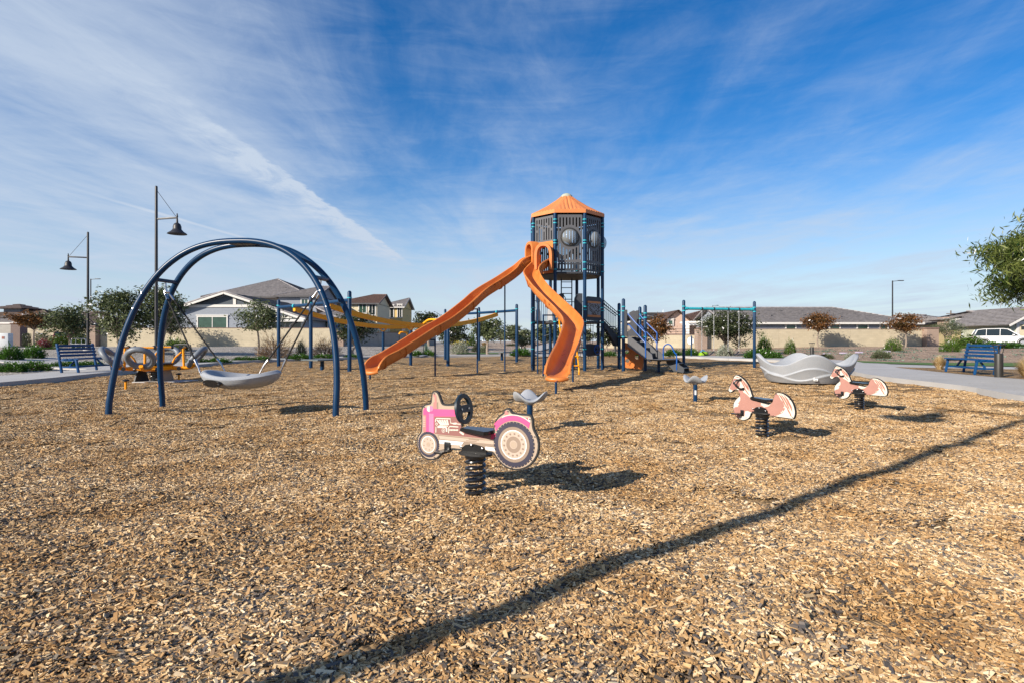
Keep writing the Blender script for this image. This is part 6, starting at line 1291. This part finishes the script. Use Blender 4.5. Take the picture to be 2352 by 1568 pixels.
wall((PX(1380, 63), 63), (PX(1600, 60), 60), PZ(768.5, 61), 'low cream wall with a railing behind the round sign'); railing((PX(1380, 63), 63), (PX(1598, 60), 60), PZ(768.5, 61), .56, 'dark metal railing on the low cream wall')
wall((PX(2146, 66), 66), (PX(2206, 66), 66), PZ(757, 66), 'short tan wall beside the stone clad house', 'stucco_tan'); wall((PX(2290, 63), 67), (PX(2330, 63), 67), PZ(757, 67), 'small brown wall behind the white car', 'stone_clad')
wall((PX(-60, 58), 58), (PX(34, 58), 58), PZ(744, 58), 'grey wall behind the utility cabinet', 'block_grey'); pillar(PX(44, 57.5), 57.5, PZ(742, 57.5), 'dark brick pillar behind the utility cabinet', .9, 'brick_dark'); wall((PX(56, 62), 62), (PX(205, 62), 62), PZ(752, 62), 'cream wall behind the clipped hedges')
# ------------------------------------------------------------------ houses
def roof_plane(m, e0, e1, r0, r1, n, step=.09):
    """stepped tile courses from the eave e0-e1 up to the ridge r0-r1"""
    e0, e1, r0, r1 = map(Vector, (e0, e1, r0, r1)); nn = (e1-e0).cross(r0-e0)
    if nn.length < 1e-6: nn = (e1-e0).cross(r1-e0)
    nn.normalize(); nn = nn if nn.z > 0 else -nn
    m.add([e0-nn*.045, e1-nn*.045, r1-nn*.045, r0-nn*.045], [(0, 1, 2, 3)])
    for k in range(n):
        a, b = k/n, (k+1)/n; p = [e0.lerp(r0, a)+nn*step, e1.lerp(r1, a)+nn*step, e1.lerp(r1, b), e0.lerp(r0, b)]; c_ = a+.10/n; lo = [e0.lerp(r0, c_)-nn*.03, e1.lerp(r1, c_)-nn*.03]
        m.add(p+lo, [(0, 1, 2, 3), (4, 5, 1, 0)])
def window(root, c, w, h, nrm, pane='glass_green', trim='trim', tw_=.14, mull=True):
    nrm = Vector(nrm).normalized(); ux = Vector((0, 0, 1)).cross(nrm).normalized(); fr_ = frame(Vector(c), ux, (0, 0, 1), nrm)
    f = MB().prism([[(-w/2-tw_, -h/2-tw_), (w/2+tw_, -h/2-tw_), (w/2+tw_, h/2+tw_), (-w/2-tw_, h/2+tw_)], [(-w/2, -h/2), (-w/2, h/2), (w/2, h/2), (w/2, -h/2)]], fr_, -.03, .07).build('window', trim, root, 0); MB().prism([(-w/2, -h/2), (w/2, -h/2), (w/2, h/2), (-w/2, h/2)], fr_, .0, .02).build('pane', pane, f, 0)
    if mull: MB().prism([(-.035, -h/2), (.035, -h/2), (.035, h/2), (-.035, h/2)], fr_, .021, .05).build('mullion', trim, f, 0)
    MB().prism([(-w/2-tw_*1.5, h/2+tw_), (w/2+tw_*1.5, h/2+tw_), (w/2+tw_*1.5, h/2+tw_+.1), (-w/2-tw_*1.5, h/2+tw_+.1)], fr_, -.02, .11).build('lintel', trim, f, 0)
def vent(root, p, kind=0): 
    if kind: MB().tube([p, Vector(p)+Vector((0, 0, .5))], .06, 6).build('roof_pipe', 'tile_dark', root)
    else: MB().box(Vector(p)+Vector((0, 0, .1)), (.4, .3, .25), bev=.03).build('roof_vent', 'tile_dark', root)
def hip_house(name, label, x0, x1, y0, y1, eave, ridge, wmat, rmat, zb=.4, inset=None, gable=(False, False), over=.5, fascia='trim', course=.44, barge=None):
    """ridge runs along x; gable ends if asked, otherwise hips"""
    r = empty(name, ((x0+x1)/2, (y0+y1)/2, zb), 0, label, 'house'); o = Vector((*r.location[:2], 0)); o.z = zb
    MB(o).box(((x0+x1)/2, (y0+y1)/2, (eave+zb)/2-.1), (x1-x0, y1-y0, eave-zb+.2-.05)).build('wall', wmat, r, 0)
    ym = (y0+y1)/2; rx0 = x0-over if gable[0] else x0-over+(y1-y0)/2+over; rx1 = x1+over if gable[1] else x1+over-((y1-y0)/2+over); A = (x0-over, y0-over, eave); B = (x1+over, y0-over, eave); C = (x1+over, y1+over, eave); D = (x0-over, y1+over, eave); r0 = (rx0, ym, ridge); r1 = (rx1, ym, ridge)
    sl = math.hypot((y1-y0)/2+over, ridge-eave); n = max(4, int(sl/course)); m = MB(o); roof_plane(m, A, B, r0, r1, n); roof_plane(m, C, D, r1, r0, n)
    if not gable[0]: roof_plane(m, D, A, r0, r0, n)
    if not gable[1]: roof_plane(m, B, C, r1, r1, n)
    ro = m.build('roof', rmat, r, 0); ro['kind'] = 'stuff'
    cp = MB(o).tube([r0, r1], .09, 6)
    for (e, q, g_) in ((A, r0, gable[0]), (D, r0, gable[0]), (B, r1, gable[1]), (C, r1, gable[1])): cp.tube([Vector(e)+Vector((0, 0, .02)), Vector(q)+Vector((0, 0, .02))], .08, 6)
    cp.build('ridge_cap', rmat, r)
    MB(o).box(((x0+x1)/2, y0-over-.02, eave-.08), (x1-x0+2*over, .06, .20)).build('fascia', fascia, r, 0)
    for (gx_, gb, s) in ((x0, gable[0], -1), (x1, gable[1], 1)):
        if gb: MB(o).add([(gx_, y0, eave-.1), (gx_, y1, eave-.1), (gx_, ym, ridge-.12)], [(0, 1, 2)]).build('gable_wall', wmat, r, 0); MB(o).bar((gx_+s*(over+.01), y0-over, eave-.05), (gx_+s*(over+.01), ym, ridge-.05), .06, .2).build('barge_board', barge or fascia, r, 0); MB(o).bar((gx_+s*(over+.01), y1+over, eave-.05), (gx_+s*(over+.01), ym, ridge-.05), .06, .2).build('barge_board', barge or fascia, r, 0)
        else: MB(o).box((gx_+s*(over+.02), ym, eave-.08), (.06, y1-y0+2*over, .20)).build('fascia', fascia, r, 0)
    return r, o
def win_at(r, o, px, py, w, h, Yf, **k): c = P(px, py, Yf)-o; window(r, c, w, h, (0, -1, 0), **k)
# blue grey house with the wide front gable
Yg = 62.0; zb = .4; ap = P(520, 672, Yg); er = P(706, 733, Yg); hw_ = er.x-ap.x; xl, xr = ap.x-hw_+.6, ap.x+hw_-.6
r = empty('house', (ap.x, Yg+8, zb), 0, 'blue grey house with a wide front gable and white trim', 'house'); o = Vector((ap.x, Yg+8, zb)); ez = er.z+.15
MB(o).box((ap.x, Yg+8, (ez+zb)/2-.1), (xr-xl, 16, ez-zb-.05)).build('wall', 'stucco_blue', r, 0); MB(o).add([(xl, Yg, ez-.12), (xr, Yg, ez-.12), (ap.x, Yg, ap.z-.2)], [(0, 1, 2)]).build('gable_wall', 'stucco_blue', r, 0)
fz = PZ(701, Yg); fw = hw_*(ap.z-fz)/(ap.z-er.z)-.4; MB(o).add([(ap.x-fw, Yg-.03, fz), (ap.x+fw, Yg-.03, fz), (ap.x, Yg-.03, ap.z-.35)], [(0, 1, 2)]).build('gable_shingles', 'stucco_slate', r, 0)
MB(o).box((ap.x, Yg-.05, fz-.1), (2*fw+1.0, .08, .28)).build('trim_band', 'trim', r, 0); MB(o).box((ap.x+.9, Yg-.06, (fz+ap.z)/2-.1), (.30, .08, ap.z-fz-.3)).build('trim_post', 'trim', r, 0)
m = MB(o); n = 22
for s in (-1, 1): roof_plane(m, (ap.x+s*hw_, Yg-.6, er.z), (ap.x+s*hw_, Yg+17, er.z), (ap.x, Yg-.6, ap.z), (ap.x, Yg+17, ap.z), n); MB(o).bar((ap.x+s*hw_, Yg-.64, er.z-.10), (ap.x, Yg-.64, ap.z-.10), .06, .22).build('barge_board', 'trim', r, 0)
ro = m.build('roof', 'tile_grey', r, 0); ro['kind'] = 'stuff'
for s in (-1, 1): MB(o).tube([(ap.x+s*hw_, Yg-.6, er.z+.08), (ap.x, Yg-.6, ap.z+.08)], .11, 6).build('verge_tiles', 'tile_grey', r)
win_at(r, o, 488, 745, 3.0, 1.5, Yg-.02); MB(o).tube(spline([(xr-.3, Yg-.3, er.z), (xr-.5, Yg-.3, er.z-.3), (xr-1.1, Yg-.15, er.z-.6), (xr-1.2, Yg-.12, er.z-.9), (xr-1.2, Yg-.12, .6)], 4), .07, 6).build('downpipe', 'trim', r)
win_at(r, o, 655, 750, 3.4, 1.7, Yg-.02, pane='glass_dark'); MB(o).box((P(655, 735, Yg).x, Yg-.5, PZ(737, Yg)), (4.6, 1.0, .25)).build('porch_beam', 'trim', r, 0)
for q in (.35, .6): vent(r, Vector((ap.x+hw_*q, Yg+6, ap.z-(ap.z-er.z)*q))-o, 1)
hip_house('house', 'single storey wing with grey tiles left of the front gable', PX(395, 66), PX(470, 66), 66, 76, PZ(719, 66), PZ(703, 71), 'stucco_blue', 'tile_grey', gable=(False, True))
r, o = hip_house('house', 'two storey taupe house with a tall grey hip roof behind the gable', PX(474, 80), PX(708, 80), 80, 94, PZ(682, 80), PZ(641, 87), 'stucco_taupe', 'tile_grey', fascia='tile_dark'); vent(r, P(655, 664, 83)-o)
r, o = hip_house('house', 'two storey slate wing with a gable end facing the zip track', PX(640, 78), PX(727, 78), 78, 87, PZ(680, 78), PZ(657, 82), 'stucco_blue', 'tile_grey', gable=(False, True), fascia='tile_dark'); win_at(r, o, 700, 697, .8, 1.0, 77.98)
r, o = hip_house('house', 'low deep blue house wing beyond the cream wall', PX(700, 70), PX(775, 70), 70, 78, PZ(733, 70), PZ(706, 74), 'stucco_deep', 'tile_grey'); win_at(r, o, 740, 746, 1.2, 1.6, 69.98)
r, o = hip_house('house', 'two storey cream house with brown barrel tile roof', PX(772, 95), PX(866, 95), 95, 105, PZ(697, 95), PZ(677, 100), 'stucco_cream', 'tile_red', gable=(False, True), fascia='tile_dark'); win_at(r, o, 833, 709, 1.1, 1.4, 94.98); win_at(r, o, 855, 712, .9, 1.6, 94.98, pane='glass_dark')
r, o = hip_house('house', 'two storey yellow house with grey tile roof', PX(866, 108), PX(924, 108), 108, 118, PZ(705.5, 108), PZ(685, 113), 'stucco_yellow', 'tile_grey', gable=(False, True)); win_at(r, o, 896, 716, 1.2, 2.2, 107.98, pane='glass_dark'); win_at(r, o, 918, 715, .7, 2.2, 107.98, pane='glass_dark'); MB(o).box((PX(873, 108), 107.8, PZ(708, 108)), (2.4, .4, .3)).build('awning', 'trim', r, 0)
# right side houses
r, o = hip_house('house', 'long blue grey house with a wide grey tile roof behind the cream wall', PX(1672, 64), PX(2106, 64), 64, 76, PZ(741, 63.5), PZ(706.5, 70), 'stucco_blue', 'tile_grey', gable=(True, False), barge='tile_dark')
for px_, w_ in ((1816, .95), (1917, 1.0), (1981, 1.05), (2030, .75)): win_at(r, o, px_, 760, w_, 1.3, 63.97, mull=False)
for (px_, py_, k_) in ((1790, 716, 0), (1845, 727, 1), (1862, 724, 0), (1930, 731, 1), (2070, 729, 1), (1900, 716, 0), (1960, 722, 0), (1770, 728, 1)):
    t = (741-py_)/(741-706.5); vent(r, P(px_, py_, 63.5+6.5*t)-o, k_)
r, o = hip_house('house', 'pink stucco house with terracotta tile roof beyond the round sign', PX(1552, 75), PX(1700, 75), 75, 85, PZ(738, 75), PZ(714, 80), 'stucco_pink', 'tile_red', gable=(False, True), fascia='tile_dark'); win_at(r, o, 1540, 741, .5, .5, 73.9, mull=False)
gx0, gx1 = PX(1529, 74), PX(1583, 74); gzt = PZ(715, 74); MB(o).add([(gx0, 74, .4), (gx1, 74, .4), (gx1, 74, PZ(737, 74)), ((gx0+gx1)/2, 74, gzt), (gx0, 74, PZ(737, 74))], [(0, 1, 2, 3, 4)]).build('front_gable', 'stucco_pink', r, 0); mm = MB(o)
for s, e in ((-1, gx0-.5), (1, gx1+.3)): roof_plane(mm, (e, 73.5, PZ(739, 74)), (e, 82, PZ(739, 74)), ((gx0+gx1)/2, 73.5, gzt+.15), ((gx0+gx1)/2, 82, gzt+.15), 10)
ro = mm.build('roof', 'tile_red', r, 0); ro['kind'] = 'stuff'
hip_house('house', 'house with dark grey tile roof between the stairs and the pink house', PX(1462, 82), PX(1545, 82), 82, 92, PZ(737, 82), PZ(719, 87), 'stucco_taupe', 'tile_dark')
r = empty('pergola', (PX(1604, 71), 71, .4), 0, 'white pergola in front of the pink house', 'pergola'); o = Vector(r.location)
for px_ in (1579, 1620): MB(o).box((PX(px_, 70.5), 70.5, 1.7), (.35, .35, 2.7)).build('post', 'white', r, 0)
MB(o).box((PX(1604, 70.5), 70.5, 3.15), (3.9, .16, .3)).build('beam', 'white', r, 0)
for k in range(9): MB(o).box((PX(1575, 71)+.42*k, 71.6, 3.4), (.09, 3.4, .18)).build('rafter', 'white', r, 0)
r, o = hip_house('house', 'olive house with grey roof and stone clad corner behind the white car', PX(2226, 72), PX(2420, 72), 72, 84, PZ(739, 71.5), PZ(714.5, 78), 'stucco_olive', 'tile_grey', fascia='tile_dark'); win_at(r, o, 2302, 755, .8, 1.4, 71.97, mull=False)
MB(o).box((PX(2206, 71.5), 72.3, 2.2), (3.0, 2.0, 3.6)).build('stone_bay', 'stone_clad', r, 0)
x0_, x1_ = PX(2188, 71), PX(2226, 71); MB(o).add([(x0_, 71.28, 3.9), (x1_, 71.28, 3.9), ((x0_+x1_)/2, 71.28, PZ(729, 71))], [(0, 1, 2)]).build('stone_gable', 'stone_clad', r, 0); win_at(r, o, 2194, 757, 1.1, 2.2, 71.2)
mm = MB(o)
for e in (x0_-.6, x1_+.5): roof_plane(mm, (e, 71.0, 3.75), (e, 78, 3.75), ((x0_+x1_)/2, 71.0, PZ(727.5, 71)), ((x0_+x1_)/2, 78, PZ(727.5, 71)), 7)
ro = mm.build('roof', 'tile_grey', r, 0); ro['kind'] = 'stuff'
hip_house('house', 'far house showing only a low grey roof between the trees', PX(2100, 95), PX(2215, 95), 95, 108, PZ(737, 95), PZ(723, 101), 'stucco_taupe', 'tile_grey')
Yq = 60.0; r = empty('garage', (PX(2385, Yq), Yq+4, .5), 0, 'sage green garage with pale door and white trim behind the parked cars', 'garage'); o = Vector(r.location); gx0, gx1 = PX(2320, Yq), PX(2455, Yq); ga = PZ(705, Yq); gl_ = PZ(741, Yq)
MB(o).add([(gx0, Yq, .3), (gx1, Yq, .3), (gx1, Yq, gl_), ((gx0+gx1)/2, Yq, ga), (gx0, Yq, gl_)], [(0, 1, 2, 3, 4)]).build('front_wall', 'stucco_sage', r, 0); MB(o).box(((gx0+gx1)/2, Yq+4.1, 1.6), (gx1-gx0, 8, 2.5)).build('wall', 'stucco_sage', r, 0); mm = MB(o)
for s, e in ((-1, gx0-.6), (1, gx1+.6)): roof_plane(mm, (e, Yq-.6, gl_-.25), (e, Yq+8, gl_-.25), ((gx0+gx1)/2, Yq-.6, ga+.1), ((gx0+gx1)/2, Yq+8, ga+.1), 12); MB(o).bar((e, Yq-.64, gl_-.33), ((gx0+gx1)/2, Yq-.64, ga), .06, .2).build('barge_board', 'trim', r, 0)
ro = mm.build('roof', 'tile_grey', r, 0); ro['kind'] = 'stuff'
dr_ = MB(o).box((PX(2372, Yq), Yq-.03, 1.65), (2.9, .1, 2.2)).build('garage_door', 'stucco_cream', r, 0); MB(o).box((PX(2372, Yq), Yq-.09, 2.45), (2.5, .04, .35)).build('pane', 'glass_dark', dr_, 0); MB(o).box((PX(2372, Yq), Yq-.06, 2.95), (3.5, .12, .3)).build('door_trim', 'trim', r, 0)
for s in (-1, 1): MB(o).box((PX(2372, Yq)+s*1.6, Yq-.06, 1.6), (.3, .12, 2.4)).build('door_trim', 'trim', r, 0)
# left side houses
r, o = hip_house('house', 'tan house with grey tiles behind the utility cabinet', PX(-70, 66), PX(72, 66), 66, 78, PZ(741, 65.5), PZ(722, 72), 'stucco_tan', 'tile_grey')
r, o = hip_house('house', 'brown roofed clubhouse with a small cupola', PX(-120, 86), PX(120, 86), 86, 102, PZ(727, 86), PZ(712, 94), 'stucco_taupe', 'tile_brown', fascia='tile_dark'); MB(o).box((PX(44, 92), 92, PZ(714, 92)), (2.6, 2.6, 1.3)).build('cupola_wall', 'stucco_blue', r, 0); mm = MB(o); cx0 = PX(44, 92); zz = PZ(710, 92)
for (a, b) in (((-2.3, -2.3), (2.3, -2.3)), ((2.3, -2.3), (2.3, 2.3)), ((2.3, 2.3), (-2.3, 2.3)), ((-2.3, 2.3), (-2.3, -2.3))): roof_plane(mm, (cx0+a[0], 92+a[1], zz), (cx0+b[0], 92+b[1], zz), (cx0, 92, zz+.8), (cx0, 92, zz+.8), 4)
ro = mm.build('cupola_roof', 'tile_brown', r, 0); ro['kind'] = 'stuff'
r, o = hip_house('house', 'grey green house with brown roof behind the feathery topped tree', PX(104, 74), PX(210, 74), 74, 84, PZ(745, 74), PZ(717, 79), 'stucco_sage', 'tile_brown', fascia='tile_dark'); win_at(r, o, 122, 757, 3.5, 1.2, 73.97, pane='glass_dark')
# ------------------------------------------------------------------ cars
def car(loc, rz, paint, label, suv=True):
    r = empty('parked_car', loc, rz, label, 'car'); Lc = 4.85 if suv else 4.7; hb, ht = (1.02, 1.70) if suv else (.92, 1.42); w = .95
    st = [(-2.4, .45, .95, .80), (-2.3, .32, hb, .90), (-1.5, .28, hb+.02, .94), (0, .26, hb, .95), (1.1, .28, hb-.02, .94), (1.9, .30, hb-.12, .90), (2.3, .34, hb-.22, .84), (2.43, .42, .68, .72)]; vs = []; n = 10
    for (x, zl, zh, hw_) in st:
        for (a, b) in ((0, 0), (.85, 0), (1, .12), (1, .55), (.97, .85), (.88, 1), (0, 1.03)): vs.append((x, a*hw_, zl+(zh-zl)*b))
        for (a, b) in ((.88, 1), (.97, .85), (1, .55), (1, .12), (.85, 0)): vs.append((x, -a*hw_, zl+(zh-zl)*b))
    n = 12; MB().add(vs, [(i*n+j, (i+1)*n+j, (i+1)*n+(j+1) % n, i*n+(j+1) % n) for i in range(len(st)-1) for j in range(n)]+[tuple(range(n)), tuple((len(st)-1)*n+j for j in range(n-1, -1, -1))]).build('body', paint, r, 30)
    gh = [(-2.25, hb-.03), (-1.95, ht-.10), (-1.5, ht-.03), (0, ht), (.35, ht-.05), (1.25, hb-.03)] if suv else [(-1.9, hb-.03), (-1.0, ht-.04), (-.3, ht), (.2, ht-.04), (1.2, hb-.03)]
    vs = [(x, s*(.86-.16*(z_-hb)/(ht-hb)), z_) for x, z_ in gh for s in (-1, 1)]; k = len(gh); MB().add(vs, [(i*2, i*2+1, i*2+3, i*2+2) for i in range(k-1)]+[tuple(i*2 for i in range(k-1, -1, -1)), tuple(i*2+1 for i in range(k))]).build('windows', 'glass_dark', r, 0)
    rp = [(x, z_+.012) for x, z_ in gh[1:-1]]; vs = [(x, s*(.86-.16*(z_-hb)/(ht-hb)+.012), z_+d) for x, z_ in rp for s in (-1, 1) for d in (0, -.07)]; k = len(rp); MB().add(vs, [(i*4, i*4+2, i*4+6, i*4+4) for i in range(k-1)]+[(i*4+1, i*4, i*4+4, i*4+5) for i in range(k-1)]+[(i*4+2, i*4+3, i*4+7, i*4+6) for i in range(k-1)]).build('roof', paint, r, 0)
    pl = MB()
    for s in (-1, 1):
        for (xa, za, xb, zb_) in ((gh[-1][0], gh[-1][1], gh[-2][0], gh[-2][1]), (gh[0][0], gh[0][1], gh[1][0], gh[1][1]), (-.25, hb, -.2, ht-.05), (-1.3, hb, -1.25, ht-.08)): pl.bar((xa, s*.872, za), (xb, s*(.86-.16*(zb_-hb)/(ht-hb)+.012), zb_), .03, .07)
    pl.build('pillars', paint, r, 0)
    for x in (-1.45, 1.45):
        for s in (-1, 1):
            wh = MB().lathe([(.20, -.11), (.33, -.11), (.36, -.06), (.36, .06), (.33, .11), (.20, .11)], (x, s*.86, .36), 22, Matrix.Rotation(R(90), 3, 'X')).build('wheel', 'rubber', r); MB().lathe([(.21, -.118), (.21, .118)], (x, s*.86, .36), 14, Matrix.Rotation(R(90), 3, 'X')).build('rim', 'galv', wh)
            MB().tube([(x+.42*math.cos(R(a)), s*.945, .36+.42*math.sin(R(a))) for a in range(0, 181, 20)], .035, 6).build('wheel_arch', 'black_matte', r)
    for s in (-1, 1): MB().box((2.28, s*.62, .74), (.22, .36, .14), bev=.04).build('headlight', 'galv', r); MB().box((-2.33, s*.70, .88), (.12, .26, .22), bev=.03).build('tail_light', 'car_red', r); MB().box((.75, s*.99, hb+.06), (.18, .16, .13), bev=.04).build('mirror', paint, r)
    MB().box((2.42, 0, .58), (.06, 1.1, .22), bev=.02).build('grille', 'black_matte', r); MB().box((0, 0, .30), (4.3, 1.8, .12)).build('sill', 'black_matte', r)
    for s in (-1, 1): MB().bar((-1.6, s*.64, ht+.05), (.1, s*.64, ht+.06), .04, .04).build('roof_rail', 'black_matte', r)
    return r
cz = gz(PX(2299, 60), 60); car((PX(2300, 57.5), 57.5, gz(PX(2300, 57.5), 57.5)+.02), R(-30), 'car_white', 'white sport utility car parked beyond the hedge'); car((PX(2352, 71), 69.5, gz(60, 69)+.02), R(-20), 'car_black', 'black car parked behind the white one', False); car((PX(147, 59.5), 59.5, gz(-44, 59)+.03), R(128), 'car_red', 'red car mostly hidden behind the round clipped shrub', False)
# ------------------------------------------------------------------ small things
x, y = PX(21, 50), 49.0; r = empty('utility_cabinet', (x, y, gz(x, y)-.02), R(12), 'white metal utility cabinet pair by the street', 'cabinet'); MB().box((.35, 0, .58), (1.0, .7, 1.16), bev=.03).build('cabinet', 'box_white', r); MB().box((-.55, -.05, .60), (.75, .75, 1.2), bev=.03).build('cabinet', 'box_white', r); MB().box((0.5, -.36, .8), (.18, .02, .2)).build('warning_sticker', 'horse_line', r)
def rack(x, y, rz, label, mat, w=.95, h=.85):
    r = empty('bike_rack', (x, y, gz(x, y)), rz, label, 'bike rack'); MB().tube(spline([(-w/2, 0, -.1), (-w/2, 0, h-.12), (-w/2+.12, 0, h), (w/2-.12, 0, h), (w/2, 0, h-.12), (w/2, 0, -.1)], 5), .03, 8).build('hoop', mat, r)
    for s in (-.2, .2): MB().tube([(s*w, 0, 0), (s*w, 0, h)], .02, 8).build('bar', mat, r)
    MB().tube([(-w/2, 0, .3), (w/2, 0, .3)], .022, 8).build('crossbar', mat, r)
rack(PX(180.5, 36), 36, R(10), 'pale grey metal bike rack behind the left bench', 'galv', .8, .62); rack(PX(419, 31.5), 31.5, R(-10), 'black metal bike rack behind the rocker', 'iron', 1.0, .8)
for k, (px_, py_) in enumerate(((1899, 811.5), (1937, 811), (1973, 812), (2036, 811))): x, y = PX(px_, 41), 41.0; o_ = MB().box((0, 0, .03), (.42, .30, .10), bev=.02).build('valve_box', 'lid'); o_.location = (x, y, gz(x, y)+.02); tag(o_, 'small flat lilac valve box lid set in the brown gravel', 'valve box', 'valve box lids in the gravel')
x, y = PX(1615, 40.6), 40.6; r = empty('play_bag', (x, y, gz(x, y)+.06), R(20), 'crumpled lime green and blue bag lying beside the path', 'bag'); m_ = MB(); rr = random.Random(4); rows = []
for i in range(6):
    for j in range(14): th = 2*math.pi*j/14; q = i/5; r_ = (.36*math.sqrt(max(0.02, 1-q*q)))*(1+.14*math.sin(3*th+i)); rows.append((r_*1.15*math.cos(th), r_*.8*math.sin(th), .26*q+.02*math.sin(5*th)))
m_.add(rows, [(i*14+j, i*14+(j+1) % 14, (i+1)*14+(j+1) % 14, (i+1)*14+j) for i in range(5) for j in range(14)]+[tuple(5*14+j for j in range(14))]).build('bag', 'lime', r); MB().tube(spline([(-.2, 0, .2), (0, .06, .33), (.22, .02, .22)], 5), .05, 8).build('strap', 'sky_blue', r)
